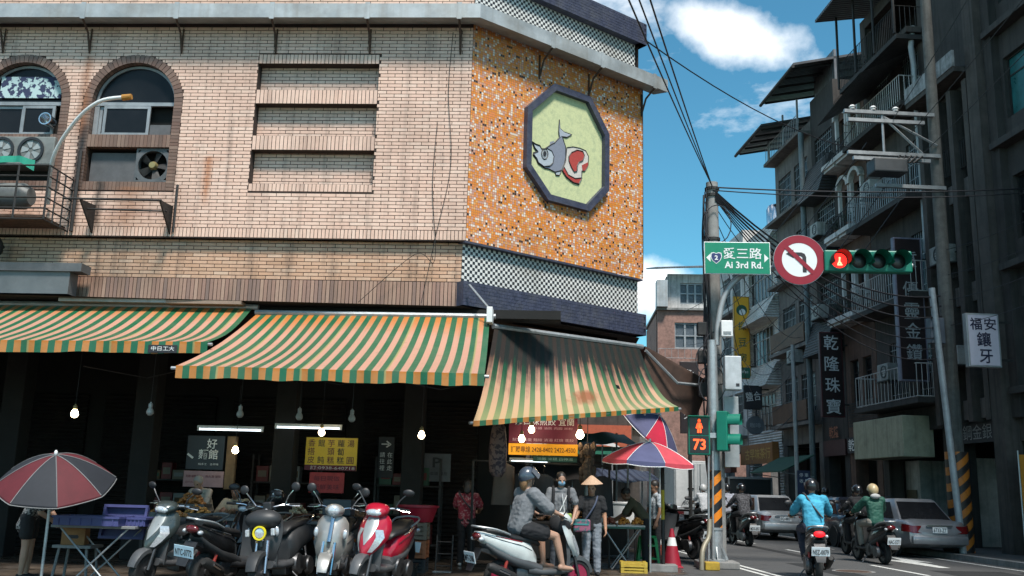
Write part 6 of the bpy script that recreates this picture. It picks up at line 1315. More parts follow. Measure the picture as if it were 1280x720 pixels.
# vendor bent over the fruit, and the man behind him
t, H, f, er = person('stooping vendor in olive top reaching over the fruit table', (1.75, 19.7, 0), R(172), standing(1.66, ((.42, .16, 1.05), (.62, .10, .93)), ((.38, -.20, 1.02), (.60, -.12, .92)), bend=R(38)), BT_(shirt=mat('olive_top', (0.10, 0.085, 0.05), 0.9, var=0.2), skin=SKIND), (0, R(30)), .9, 'long', .012, 'short', .8, sleeve_r=1.1)
t, H, f, er = person('man in pale striped shirt standing behind the stooping vendor', (1.98, 20.1, 0), R(200), standing(1.68, ((.02, .25, 1.1), (.10, .25, .88)), ((.04, -.25, 1.1), (.08, -.26, .86))), BT_(shirt=print_mat('pale_stripe_shirt', (0.36, 0.40, 0.43), (0.16, 0.2, 0.24), 30, .55), skin=SKIND), (0, R(20)), .6, 'long', .012, 'short', .5)
strap(t, [(-.09, -.12, 1.34), (.02, -.13, 1.44), (.12, -.04, 1.25), (.13, .10, 1.05)], .016, INK, 'bag_strap')
# floral woman, seated vendors, shopper under the parasol
FLO = print_mat('red_floral_blouse', (0.24, 0.02, 0.035), (0.40, 0.20, 0.20), 24, .56)
t, H, f, er = person('woman in red floral blouse and black trousers seen from behind', (-1.72, 18.6, 0), R(80), standing(1.58, ((.10, .27, 1.16), (.26, .20, 1.10)), ((.10, -.27, 1.16), (.26, -.20, 1.10))), BT_(shirt=FLO, skin=mat('blouse_woman_skin', (0.42, 0.23, 0.15), 0.5), shoe=mat('white_trainer', (0.5, 0.48, 0.46), 0.6)), (R(10), R(20)), .7, 'long', .012, 'long', .8, sleeve_r=1.2)  # her own skin tone, a touch warmer than the common one
strap(t, [(-.13, -.16, 1.02), (-.14, .0, 1.18), (-.08, .14, 1.36), (.05, .14, 1.36)], .016, INK, 'bag_strap')
def sitting():
    return dict(pel=(0, 0, .52), chest=(.06, 0, .84), neck=(.10, 0, 1.02), head=(.14, 0, 1.15), shL=(.08, .19, .96), shR=(.08, -.19, .96), hipL=(.0, .10, .50), hipR=(0, -.10, .50), knL=(.42, .14, .50), knR=(.42, -.14, .50), anL=(.40, .14, .09), anR=(.40, -.14, .09), toeL=(.55, .16, .035), toeR=(.55, -.16, .035), elL=(.18, .30, .74), wrL=(.36, .16, .80), elR=(.18, -.30, .74), wrR=(.36, -.16, .80))
def up_by(J, dz): return {k: ((v[0], v[1], v[2]+dz)) for k, v in J.items()}
t, H, f, er = person('vendor in pale khaki shirt sitting behind the noodle stall', (-5.86, 17.75, .12), R(-92), sitting(), BT_(shirt=mat('khaki_shirt', (0.34, 0.29, 0.21), 0.9, var=0.15), skin=SKIND), (0, R(10)), 1.8, 'long', .013, 'short', .8, sleeve_r=1.15)
t = thing('seat_box', 'dark box seat of the vendor in khaki shirt', 'seat', (-5.86, 17.80, 0)); MB().box(-.25, .25, -.2, .2, 0, .52, bev=.02).build('cushion_box', DKB, t)
t, H, f, er = person('vendor in pale clothes bent over the noodle stall food', (-6.55, 18.05, 0), R(-100), standing(1.62, ((.36, .2, 1.1), (.52, .12, .98)), ((.36, -.2, 1.1), (.52, -.10, .98)), bend=R(32)), BT_(shirt=mat('off_white_smock', (0.40, 0.36, 0.31), 0.9, var=0.15), hair=mat('grey_cap', (0.35, 0.33, 0.31), 0.9)), (0, R(25)), 1.8, 'long', .013, 'short', .8)
BWP = print_mat('black_white_print', (0.02, 0.02, 0.022), (0.30, 0.29, 0.28), 34, .5)
t, H, f, er = person('shopper in black and white printed shirt under the red and black parasol', (-7.66, 14.0, 0), R(10), standing(1.60, ((.24, .22, 1.0), (.38, .12, .86)), ((.22, -.24, 1.0), (.38, -.14, .88)), bend=R(22)), BT_(shirt=BWP), (0, R(35)), .75, 'short', .012, 'short', .7, sleeve_r=1.2, torso_hem=.16)
# ------------------------------------------------------------------ riders in the side street
def street_rider(label, slabel, u_, v_, shirt, helm, plate, scol, off=0.0, pants=BLKC, lean=.10, voxel=.014, head_look=(0, 0), acc=None, style='sport', lamp=False, sl=2.0, peak=False, visor=True, leanside=0.0, passenger=None, sr=1.1):
    p = st(u_, v_); hd = AH + off
    scooter(slabel, p, hd, scol, acc, MATB, plate, style=style, group='scooters on the road', lamp_on=lamp, scale=1.05)
    t, H, f, er = person(label, p, hd, riding(lean, .18), BT_(shirt=shirt, pants=pants), head_look, sl, 'long', voxel, 'short', .9, 1.05, sleeve_r=sr, group='people on scooters', grip=True, bulk=1.05, torso_hem=.03)
    open_helmet(t, H, er, helm, visor, R(8), peak)
    return t
SKY = mat('sky_blue_top', (0.06, 0.36, 0.52), 0.85, var=0.25, scale=8, bump=1.0, bscale=9); DKH = paint('dark_helmet_shell', (0.012, 0.012, 0.014))
t = street_rider('rider in sky blue long-sleeved top and black helmet, nearest on the road', 'black scooter with lit tail lamp under the rider in sky blue', 17.75, 6.72, SKY, DKH, 'NSZ-0079', BLKP_, R(-14), mat('indigo_denim', (0.03, 0.035, 0.06), 0.85), .06, .012, (R(-6), 0), lamp=True, sr=1.2)
strap(t, [(.10, .12, 1.36), (-.16, .14, 1.44), (-.30, .02, 1.24), (-.38, -.14, 1.02)], .015, INK, 'bag_strap')
GRNJ = mat('dark_green_jacket', (0.015, 0.085, 0.06), 0.7, var=0.25, bump=0.9, bscale=9); CREAMH = paint('cream_helmet_shell', (0.55, 0.42, 0.24))
t = street_rider('rider in dark green jacket and cream helmet beside the parked saloon', 'black scooter carrying the rider in dark green jacket', 22.35, 9.85, GRNJ, CREAMH, 'NAC-5271', BLKP_, R(2), mat('beige_trousers', (0.30, 0.27, 0.23), 0.85), .04, .013, (R(8), 0), visor=False, sr=1.3)
b = MB(); b.ell((-.30, 0, 1.42), (.07, .12, .06), 12, 6); b.build('hood', mat('light_hood', (0.4, 0.4, 0.4), 0.9), t, 60)
street_rider('rider in dark patterned jacket and black helmet following the silver saloon', 'black scooter under the rider in dark patterned jacket', 28.6, 8.7, print_mat('dark_pattern_jacket', (0.03, 0.03, 0.035), (0.10, 0.10, 0.11), 30, .54), DKH, 'MDX-2052', BLKP_, R(3))
street_rider('rider in pale lilac shirt left of the patterned jacket rider', 'dark scooter under the rider in pale lilac shirt', 30.6, 8.85, mat('lilac_shirt', (0.30, 0.31, 0.36), 0.9), DKH, None, BLKP_, R(-4), sl=.7, voxel=.016)
street_rider('rider in white shirt behind the signal pole near the lorry', 'dark scooter under the rider in white shirt behind signal pole', 33.5, 8.85, mat('white_shirt', (0.45, 0.46, 0.48), 0.9), paint('white_helmet_shell', (0.5, 0.5, 0.5)), None, BLKP_, R(0), sl=.7, voxel=.016)
street_rider('rider in light grey jacket beyond the dark blue car', 'dark scooter under the rider in light grey jacket', 33.5, 13.2, mat('light_grey_jacket', (0.22, 0.23, 0.25), 0.9), DKH, None, BLKP_, R(-20), voxel=.016)
street_rider('rider in black jacket just beyond the green jacket', 'black scooter of the rider in black jacket', 24.6, 10.5, BLKC, DKH, None, BLKP_, R(2), voxel=.016)
for i, (u_, v_, lab) in enumerate(((22.8, 15.6, 'black scooter parked in the dark arcade behind the striped pole'), (21.6, 15.9, 'dark scooter parked in the arcade near the right edge'), (30.3, 13.9, 'black scooter parked at the kerb beyond the silver saloon'), (36.6, 13.6, 'dark scooter parked under the green shop awning'))):
    scooter(lab, st(u_, v_, .126), R(180) + SA + R(20*i), BLKP_, group='scooters parked in the arcade', scale=1.05, lean=R(6))
# ------------------------------------------------------------------ signal mast, signs, poles
ARMM = mat('pale_grey_mast', (0.36, 0.38, 0.39), 0.45, 0.3, var=0.15, dirt=0.3, dirtcol=(0.15, 0.14, 0.13))
t = thing('signal_mast', 'galvanised traffic signal mast with curved arm and orange-black wrap on its foot', 'signal mast', (3.17, 20.1, 0))
MB().box(-.38, .42, -.35, .35, 0, .14, bev=.02).build('plinth', CONC, t)
MB().lathe([(.24, .14), (.24, .17), (.15, .19), (.15, .78)], n=20).build('base_tube', GALV, t, 40)
for i in range(8):
    a = i*math.pi/4; MB().add([(.15*math.cos(a-.08), .15*math.sin(a-.08), .42), (.15*math.cos(a+.08), .15*math.sin(a+.08), .42), (.26*math.cos(a), .26*math.sin(a), .17), (.15*math.cos(a), .15*math.sin(a), .17)], [(0,1,2),(0,2,3),(1,2,3)]).build('gusset', GALV, t)
MB().lathe([(.155, .74), (.162, .74), (.162, .79), (.155, .79)], n=20).build('collar', GALV, t)
MB().lathe([(.148, .79), (.14, 1.92)], n=24).build('hazard_wrap', diag_mat('orange_black_hazard', (0.012, 0.012, 0.013), (0.75, 0.22, 0.01), .36, 0.9), t, 60)
MB().lathe([(.125, 1.92), (.10, 4.6)], n=16).build('shaft', GALV, t, 60)
MB().tube(smooth_pts([(0.1, 0, 4.5), (.14, 0, 5.0), (.30, 0, 5.6), (.65, 0, 6.0), (1.1, 0, 6.15), (2.0, 0, 6.2), (4.2, -.05, 6.25)], 6), .06, 12).build('arm', ARMM, t, 60)
MB().cyl((-.08, -.2, .2), (-.05, -.2, 2.3), .022).build('conduit', GALV, t, 40); MB().cyl((-.16, -.15, .1), (-.13, -.15, 2.2), .025).build('conduit', GALV, t, 40)
# road name sign
SGN = mat('sign_green', (0.0, 0.22, 0.12), 0.4, var=0.05); SW = mat('sign_white', (0.78, 0.79, 0.78), 0.4, var=0.03)
t = thing('road_name_sign', 'green road name sign with white arrows and a navy route shield', 'road sign', (3.69, 19.85, 6.32))
MB().box(-.69, .69, -.005, .02, -.35, .35, bev=.01).build('border', SW, t); MB().box(-.672, .672, -.012, -.004, -.332, .332).build('board', SGN, t)
lettering('愛三路', .80, .24, SW, t, (.11, -.015, .10), bold=.008); lettering('Ai 3rd Rd.', .80, .15, SW, t, (.13, -.015, -.15), bold=.022)
MB().prism([(-.65, 0), (-.56, .09), (-.56, -.09)], -.016, -.012).build('arrow', SW, t); MB().prism([(.65, 0), (.56, .09), (.56, -.09)], -.016, -.012).build('arrow', SW, t)
def shield(k): return [(x*k - .44, z*k - .005) for x, z in ((-.11, .11), (-.05, .125), (0, .10), (.05, .125), (.11, .11), (.12, .03), (.09, -.05), (0, -.13), (-.09, -.05), (-.12, .03))]
MB().prism(shield(1.0), -.016, -.012).build('shield_edge', SW, t); MB().prism(shield(.86), -.019, -.016).build('shield', mat('shield_navy', (0.03, 0.04, 0.14), 0.4, var=0), t); lettering('2', .07, .1, SW, t, (-.44, -.022, .0), bold=.03)
for x in (-.3, .3): MB().box(x-.03, x+.03, .02, .1, -.25, .25).build('bracket', GALV, t)
# no left turn
t = thing('no_left_turn_sign', 'round red-bordered no left turn sign', 'road sign', (4.98, 19.85, 6.30)); RS = mat('sign_red', (0.27, 0.006, 0.02), 0.4, var=0.06)
MB().lathe([(0, .0), (.54, 0), (.54, .02), (0, .02)], axis='Y', n=48).build('backing', GALV, t, 40)
MB().lathe([(.365, -.012), (.53, -.012), (.53, -.001), (.365, -.001), (.365, -.012)], axis='Y', n=48).build('red_ring', RS, t, 40); MB().lathe([(0, -.008), (.364, -.008), (.364, -.001), (0, -.001)], axis='Y', n=48).build('white_disc', SW, t, 40)
arr = [(.14, -.27), (.14, .06), (.11, .13), (.04, .16), (-.12, .16), (-.12, .22), (-.28, .125), (-.12, .03), (-.12, .08), (.02, .08), (.06, .05), (.06, -.27)]
MB().prism(arr, -.012, -.008).build('turn_arrow', INK, t); MB().box(-.40, .40, -.018, -.012, -.045, .045, T=Matrix.Rotation(R(45), 4, 'Y')).build('slash', RS, t)
# four-lamp traffic light
TG = mat('signal_green_housing', (0.0, 0.17, 0.11), 0.4, var=0.1, dirt=0.2); LD = mat('dark_signal_lens', (0.012, 0.014, 0.014), 0.3, var=0)
t = thing('traffic_light', 'horizontal four-lamp green traffic light with its red lamp lit', 'traffic light', (6.38, 19.8, 6.28))
MB().box(-.90, .90, -.02, .20, -.23, .23, bev=.03).build('housing', TG, t)
for i in range(4):
    x = -.60 + i*.40
    lens = MB().lathe([(0, -.055), (.10, -.05), (.155, -.03), (.16, -.02)], (x, 0, 0), 'Y', 24).build('lamp_lens', mat('lit_red_lens', (1.0, 0.02, 0.015), emit=1.4, var=0) if i == 0 else LD, t, 60)
    vz = MB(); vz.grid(lambda u, v: (x + .185*math.cos(-.5 + u*(math.pi+1.0)), -.02 - v*(.30 if True else 0), .185*math.sin(-.5 + u*(math.pi+1.0))), 22, 2); vz.grid(lambda u, v: (x + .175*math.cos(-.5 + u*(math.pi+1.0)), -.02 - v*.30, .175*math.sin(-.5 + u*(math.pi+1.0))), 22, 2); vz.build('visor', TG if i else mat('dark_red_visor', (0.10, 0.02, 0.02), 0.5), t, 60)
    MB().lathe([(.165, -.035), (.2, -.035), (.2, -.02), (.165, -.02), (.165, -.035)], (x, 0, 0), 'Y', 24).build('bezel', TG, t, 40)
pm = MB(); pm.ell((-.60, -.065, .045), (.022, .012, .022), 10, 6); pm.tube([(-.60, -.065, .02), (-.61, -.066, -.03), (-.64, -.062, -.085)], .016, 6); pm.tube([(-.61, -.066, -.03), (-.57, -.064, -.08)], .016, 6); pm.tube([(-.65, -.062, -.10), (-.55, -.062, -.10)], .014, 6); pm.build('lit_figure', mat('hot_filament', (1.0, 0.40, 0.2), emit=1.5, var=0), t, 60)
# pedestrian signal
t = thing('pedestrian_signal', 'pedestrian countdown signal showing a red man and 73', 'walk signal', (2.83, 19.75, 2.61)); HOT = mat('lit_orange_led', (1.0, 0.09, 0.02), emit=1.0, var=0)
MB().box(-.22, .22, .0, .18, -.40, .38, bev=.02).build('housing', TG, t); MB().box(-.19, .19, -.008, -.001, .005, .34).build('lamp_face', LD, t); MB().box(-.19, .19, -.008, -.001, -.36, -.02).build('lamp_face', LD, t)
m = MB(); m.ell((0, -.016, .285), (.03, .012, .035), 10, 6); m.tube([(0, -.016, .24), (0, -.016, .13)], .038, 8); m.tube([(-.02, -.016, .13), (-.025, -.016, .04)], .02, 6); m.tube([(.02, -.016, .13), (.025, -.016, .04)], .02, 6); m.tube([(-.03, -.016, .23), (-.06, -.016, .13)], .014, 6); m.tube([(.03, -.016, .23), (.06, -.016, .13)], .014, 6); m.build('standing_man', HOT, t, 60)
lettering('73', .25, .22, HOT, t, (0, -.012, -.19), bold=.02); MB().grid(lambda u, v: (-.23 + .46*u, -.14*v, .39 - .02*v), 4, 2).build('hood', TG, t)
MB().box(.10, .38, .05, .1, -.05, .05).build('bracket', GALV, t)
t = thing('side_signal', 'green signal head turned to the side street on the signal mast', 'traffic light', (3.42, 19.85, 2.70), R(70)); MB().box(-.17, .17, -.02, .2, -.40, .40, bev=.02).build('housing', TG, t)
for z_ in (.2, -.2): MB().grid(lambda u, v: (.15*math.cos(-.4+u*3.94), -.02 - v*.25, z_ + .15*math.sin(-.4+u*3.94)), 14, 2).build('visor', TG, t, 60); MB().lathe([(0, -.03), (.13, -.03), (.13, -.02)], (0, 0, z_), 'Y', 18).build('lamp_lens', LD, t)
t = thing('back_board', 'plain grey sign back on the signal mast', 'sign', (3.58, 20.3, 2.75)); MB().box(-.15, .15, 0, .02, -.75, .70, bev=.005).build('sheet', ARMM, t)
t = thing('control_box', 'large pale grey control box strapped high on the signal mast', 'control box', (3.56, 20.0, 3.90)); MB().box(-.17, .17, -.13, .13, -.35, .35, bev=.02).build('case', mat('pale_control_box', (0.50, 0.53, 0.55), 0.4, dirt=0.25), t); MB().box(.05, .12, -.136, -.131, -.28, -.22).build('label_plate', INK, t)
t = thing('control_box', 'small white box above the large control box', 'control box', (3.46, 20.0, 4.83)); MB().box(-.12, .12, -.09, .09, -.17, .17, bev=.015).build('case', WHITEP, t); b = MB()
for i in range(3): b.box(-.08, .08, -.095, -.091, -.13+i*.025, -.12+i*.025)
b.build('vent', INK, t)
t = thing('guard_pipe', 'bent tan guard pipe beside the signal mast foot', 'guard rail', (2.9, 19.7, 0)); MB().tube(smooth_pts([(.12, .1, .95), (.08, 0, .62), (-.02, -.1, .46), (-.08, -.2, .30), (-.10, -.25, 0)], 5), .05, 10).build('pipe', mat('tan_pipe', (0.30, 0.27, 0.20), 0.5, 0.3, dirt=0.4), t, 60)
t = thing('yellow_block', 'small chipped yellow kerb block at the mast foot', 'block', (3.0, 19.5, 0)); MB().box(-.14, .14, -.12, .12, 0, .16, bev=.02).build('block', mat('chipped_yellow', (0.5, 0.32, 0.03), 0.7, dirt=0.7), t)
# concrete utility pole behind the mast
t = thing('utility_pole', 'concrete utility pole wrapped in black cables behind the signal mast', 'utility pole', (3.30, 20.55, 0)); MB().lathe([(.17, 0), (.13, 8.2), (0, 8.2)], n=18).build('shaft', CONC, t, 60)
for z_ in (7.9, 8.05, 6.9): MB().lathe([(.15, z_-.03), (.16, z_-.03), (.16, z_+.03), (.15, z_+.03)], n=16).build('band', BLACKIRON, t)
for i in range(9):
    P = [(-.13 - .035*(i % 3), -.08 - .03*(i//3), 8.05 - .08*i)]
    for k in range(1, 8): P.append((-.15 - .03*(i % 3) + random.uniform(-.06, .06), -.10 - .03*(i//3) + random.uniform(-.04, .04), 8 - k*(1.0 - .05*i)))
    MB().tube(smooth_pts(P, 4), random.uniform(.012, .026), 6).build('cable', INK, t, 60)
for i in range(7):
    cx, cz, r_ = random.uniform(-.25, .25), random.choice((7.2, 7.0, 4.2, 4.0, 3.7, 3.6, 4.5)), random.uniform(.18, .36)
    MB().tube([(cx + r_*math.cos(a)*.9, -.22 - .03*i, cz + r_*math.sin(a)*1.3) for a in [k*math.pi/8 for k in range(16)]], .012, 5, closed=True).build('cable_loop', INK, t, 60)
for z_ in (4.9, 4.3, 3.6): MB().box(-.38, -.18, -.18, -.02, z_-.15, z_+.14, bev=.02).build('splice_box', BLACKIRON, t)
# right-hand utility pole
pu, pv_ = 25.0, 13.45
t = thing('utility_pole', 'tall concrete utility pole with steel crossarms and orange-black wrap, right pavement', 'utility pole', st(pu, pv_), SA)
MB().lathe([(.21, 0), (.14, 16), (0, 16)], n=18).build('shaft', mat('dark_pole_concrete', (0.14, 0.135, 0.125), 0.9, var=0.3, streak=0.5, dirt=0.4), t, 60)
MB().lathe([(.30, 0.12), (.29, 2.7)], n=20).build('hazard_wrap', diag_mat('worn_orange_hazard', (0.02, 0.018, 0.018), (0.50, 0.16, 0.02), .42, .8), t, 60)
for z_, x0, x1 in ((12.1, -2.7, -.1), (11.85, -2.6, -.4), (10.88, -2.65, 0), (10.72, -2.5, -.3), (9.95, -1.9, .1)): MB().box(x0, x1, -.26, -.16, z_-.05, z_+.05).build('crossarm', ALU, t)
for x0, x1, z0, z1 in ((-1.6, -.5, 12.0, 10.95), (-1.6, -.05, 12.0, 11.2), (-1.6, -1.6, 12.05, 10.9)): MB().tube([(x0, -.2, z0), (x1, -.2, z1)], .035, 5).build('brace', ALU, t)
for x in (-2.45, -1.85, -1.2): MB().lathe([(.03, 12.15), (.09, 12.17), (.05, 12.21), (.10, 12.24), (.05, 12.29), (0, 12.3)], (x, -.2, 0), n=12).build('insulator', WHITEP, t, 40)
b = MB(); b.box(-2.05, -1.1, -.55, .0, 10.25, 10.66, bev=.04); b.build('transformer', mat('transformer_grey', (0.05, 0.055, 0.06), 0.5, dirt=0.3), t)
for i in range(5): MB().tube([(-1.3 + i*.12, -.3, 10.62), (-1.2 + i*.16, -.32, 10.82)], .03, 6).build('bushing', BLACKIRON, t)
MB().box(-.66, -.26, -.35, -.1, 5.55, 6.25, bev=.02).build('meter_box', mat('blue_grey_box', (0.09, 0.105, 0.13), 0.5), t)
t = thing('steel_post', 'pale blue-grey steel post leaning beside the right utility pole', 'post', st(24.55, 13.22, 0)); MB().cyl((0, 0, .0), (-.34, .05, 7.05), .09, .085).build('shaft', mat('pale_blue_post', (0.34, 0.38, 0.41), 0.45, 0.2, dirt=0.3), t, 40)
t = thing('slim_post', 'slim white street post beside the brown shop signs', 'post', st(36.2, 13.2)); MB().cyl((0, 0, .0), (0, 0, 7.2), .085, .075).build('shaft', ARMM, t, 40)
t = thing('blue_notice', 'dark blue notice with white characters on the slim white post', 'sign', st(36.0, 13.38, 1.95), SA); MB().box(-.25, .25, -.02, .0, -.45, .45).build('board', mat('notice_navy', (0.03, 0.045, 0.10), 0.5), t)
for i, c in enumerate('停車收費'): lettering(c, .14, .14, INKW, t, (-.1 + .2*(i % 2), -.023, .28 - .22*(i//2)))
# ------------------------------------------------------------------ overhead cables
def cable(label, a, b, sag, r=.012, k=14):
    P = [Vector(a).lerp(Vector(b), i/k) - Vector((0, 0, sag*4*(i/k)*(1-i/k))) for i in range(k+1)]
    o = MB().tube(P, r, 5).build('overhead_cable', INK, None, 60); tag(o, label, 'cable', 'overhead cables'); return o
TOP = (3.28, 20.4, 8.08)
for i, (b, r, lab) in enumerate((((.58, 9, 6.50), .011, 'leftmost cable of the pair rising from the utility pole over the mosaic'), ((.70, 9, 6.48), .010, 'second cable from the left rising past the mosaic corner'), ((.91, 10, 7.04), .012, 'separate cable rising to the top right of the mosaic'))): cable(lab, TOP, b, .05, r)
cable('thin cable crossing the cloud from the corner roof to the far building', (1.70, 19.7, 11.25), (10.97, 33, 13.5), .5, .016)
UP = lambda z_, du=0, dv=0: st(pu+du, pv_+dv, z_)
cable('upper of two level cables running right from the utility pole top', (3.3, 20.4, 8.05), (12.6, 25, 9.62), .12, .018); cable('lower of two level cables running right from the utility pole top', (3.3, 20.4, 7.98), (12.6, 25, 9.50), .16, .014)
NM = ('first', 'second', 'third', 'fourth', 'fifth', 'sixth', 'seventh', 'eighth')
for i in range(7): cable('%s cable of the thick bundle sloping behind the no left turn sign' % NM[i], (3.35, 20.4, 7.95 - .03*i), UP(6.9 - .28*i, -.1, -.2), .75 + .07*i, .022 if i < 3 else .014)
for i in range(3): cable('%s steep cable from the right utility pole to the top edge' % NM[i], UP(12.0 - .5*i, 0, -1.2 + .4*i), (7.6 + 1.3*i, 15.0 - i, 11.2 + .2*i), .1, .010)
for i in range(5): cable('%s cable running up the side street from the right pole' % NM[i], UP(11.9 - .55*i, .2, -2.2 + .3*i), st(52, 12.6 + .2*i, 11.3 - .9*i), 1.0 + .15*i, .014)
for i in range(4): cable('%s sagging service wire from the pole to the balcony fronts' % NM[i], (3.3, 20.45, 7.7 - .25*i), st(36 + 3*i, 14.6, 9.0 - 1.0*i), .9, .010)
for i in range(4): cable('%s thin wire draped low across the right-hand facades' % NM[i], UP(8.2 - .7*i, 0, 0), st(17, 14.6 - .4*i, 8.9 - .8*i), .3, .009)
for i in range(4): cable('%s tangled wire from the slim post to the orange sign' % NM[i], st(36.2, 13.2, 7.0 - .8*i), st(46, 14.2, 8.0 - 1.1*i), .9 - .1*i, .014)
# ------------------------------------------------------------------ the row of shop-houses on the right
DK1 = mat('shade_dark_concrete', (0.056, 0.050, 0.047), 0.85, var=0.3, scale=3, dirt=0.6, dirtcol=(0.018, 0.017, 0.016), streak=0.6); DK2 = mat('brown_dark_concrete', (0.085, 0.071, 0.063), 0.85, var=0.3, scale=3, dirt=0.6, dirtcol=(0.02, 0.018, 0.016), streak=0.6); DK3 = mat('grey_render', (0.18, 0.16, 0.148), 0.85, var=0.25, scale=3, dirt=0.6, dirtcol=(0.04, 0.038, 0.035), streak=0.6)  # concrete bases carry the row's shade; blotches and streaks are grime
BRW = mat('reddish_wall', (0.15, 0.085, 0.062), 0.85, var=0.3, scale=4, dirt=0.5, streak=0.4); WHT = mat('aged_white_stucco', (0.60, 0.57, 0.55), 0.7, var=0.2, scale=4, dirt=0.5, dirtcol=(0.12, 0.12, 0.115), streak=0.5); TILE_W = rib_mat('white_tile_cladding', (0.66, 0.63, 0.60), .12, 2, 0.4, 0.0, 0.45); ZINC = rib_mat('corrugated_dark_sheet', (0.09, 0.09, 0.095), .16, 0, 0.5, 0.4, 0.4); ZINC2 = rib_mat('corrugated_grey_sheet', (0.16, 0.165, 0.175), .16, 0, 0.5, 0.4, 0.4)
LOUV = rib_mat('dark_louvre_panel', (0.045, 0.046, 0.05), .12, 2, 0.5, 0.3, 0.4)
def fill_wall(b, x0, x1, z0, z1, ops, y0, y1, mi=0):
    xs = sorted({x0, x1, *[min(max(v, x0), x1) for o in ops for v in o[:2]]}); zs = sorted({z0, z1, *[min(max(v, z0), z1) for o in ops for v in o[2:4]]})
    for i in range(len(xs)-1):
        run = None
        for j in range(len(zs)):
            solid = j < len(zs)-1 and not any(o[0] < (xs[i]+xs[i+1])/2 < o[1] and o[2] < (zs[j]+zs[j+1])/2 < o[3] for o in ops)
            if solid and run is None: run = zs[j]
            if not solid and run is not None: b.box(xs[i], xs[i+1], y0, y1, run, zs[j], mi); run = None
def house(label, u0, u1, H, wallm, wins, V=14.9, arcade=3.6, gap=.0, name='shop_house', depth=9.0):
    """local frame: x along the street away from the camera, y out over the street, z up"""
    t = thing(name, label, 'building', st(u0, V), R(90) + SA, group='shop-houses along the right of the side street'); Lx = u1-u0-gap
    b = MB(); ops = [w_[:4] for w_ in wins]; fill_wall(b, 0, Lx, arcade, H, ops, -.25, 0)
    b.box(0, Lx, -depth, -depth+.2, 0, H); b.box(0, .2, -depth+.2, -.25, arcade, H); b.box(Lx-.2, Lx, -depth+.2, -.25, arcade, H); b.box(.2, Lx-.2, -depth+.2, -.25, H-.2, H); b.build('wall', wallm, t)
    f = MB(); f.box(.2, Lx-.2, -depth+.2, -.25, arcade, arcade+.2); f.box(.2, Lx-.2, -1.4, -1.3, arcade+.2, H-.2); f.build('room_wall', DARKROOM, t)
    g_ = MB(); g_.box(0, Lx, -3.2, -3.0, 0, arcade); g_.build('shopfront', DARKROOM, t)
    for x in (.22, Lx-.22): MB().box(x-.22, x+.22, -.5, -.02, .12, arcade).build('column', wallm, t)
    for w_ in wins:
        x0, x1, z0, z1 = w_[:4]; nx = w_[4] if len(w_) > 4 else 2; fm = w_[5] if len(w_) > 5 else BLACKIRON; gm = w_[6] if len(w_) > 6 else GLASSD
        if nx == 0: continue
        f = MB(); k = .05; f.box(x0, x0+k, -.2, -.12, z0, z1); f.box(x1-k, x1, -.2, -.12, z0, z1); f.box(x0+k, x1-k, -.2, -.12, z0, z0+k); f.box(x0+k, x1-k, -.2, -.12, z1-k, z1)
        for i in range(1, nx): x = x0 + (x1-x0)*i/nx; f.box(x-.025, x+.025, -.19, -.13, z0+k, z1-k)
        f.box(x0+k, x1-k, -.188, -.132, z0+(z1-z0)*.68, z0+(z1-z0)*.68+.04)
        o = f.build('window', fm, t)
        for i in range(nx):
            a, c = x0 + (x1-x0)*i/nx + .03, x0 + (x1-x0)*(i+1)/nx - .03; p = MB(); p.box(a, c, -.165, -.155, z0+.04, z1-.04); p.build('pane', gm, o)
        if nx > 1 and len(w_) < 6:
            g2 = MB()
            for i in range(1, 9): x = x0 + (x1-x0)*i/9; g2.box(x-.009, x+.009, -.06, -.042, z0, z1)
            for i in range(4): zz = z0 + (z1-z0)*(i+.5)/4; g2.box(x0, x1, -.042, -.028, zz-.009, zz+.009)
            g2.build('grille', ALU, o)
    return t, Lx
def slab(t, x0, x1, y0, y1, z0, z1, m, name='ledge'): MB().box(x0, x1, y0, y1, z0, z1).build(name, m, t)
def railing(t, x0, x1, y, z0, z1, m, n=None, ret=None, r=.018):
    b = MB(); n = n or int((x1-x0)/.13)
    for i in range(n+1): x = x0 + (x1-x0)*i/n; b.tube([(x, y, z0), (x, y, z1)], r*.7, 4)
    b.tube([(x0, y, z1), (x1, y, z1)], r, 4); b.tube([(x0, y, z0), (x1, y, z0)], r, 4)
    if ret is not None:
        for xx in (x0, x1):
            b.tube([(xx, y, z1), (xx, ret, z1)], r, 4); b.tube([(xx, y, z0), (xx, ret, z0)], r, 4)
            for k in range(1, 5): yy = y + (ret-y)*k/5; b.tube([(xx, yy, z0), (xx, yy, z1)], r*.7, 4)
    b.build('railing', m, t)
TEAL = mat('teal_curtain_glass', (0.02, 0.13, 0.135), 0.25, var=0.4, scale=3)
# A: nearest, at the right edge
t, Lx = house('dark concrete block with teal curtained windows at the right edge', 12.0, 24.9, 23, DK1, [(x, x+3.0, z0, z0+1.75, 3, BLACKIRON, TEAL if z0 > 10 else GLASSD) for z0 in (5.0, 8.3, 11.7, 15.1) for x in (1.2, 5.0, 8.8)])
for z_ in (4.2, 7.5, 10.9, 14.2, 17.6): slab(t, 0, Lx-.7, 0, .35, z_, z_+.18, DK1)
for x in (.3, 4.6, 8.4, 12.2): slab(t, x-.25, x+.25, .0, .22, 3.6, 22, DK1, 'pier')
slab(t, Lx-.55, Lx, .0, .45, .12, 22, DK2, 'pier'); slab(t, 8, Lx-.6, .02, .06, 3.0, 3.9, DK2, 'fascia'); lettering('', .1, .1, INK, t, (0, 0, 0)) if False else None
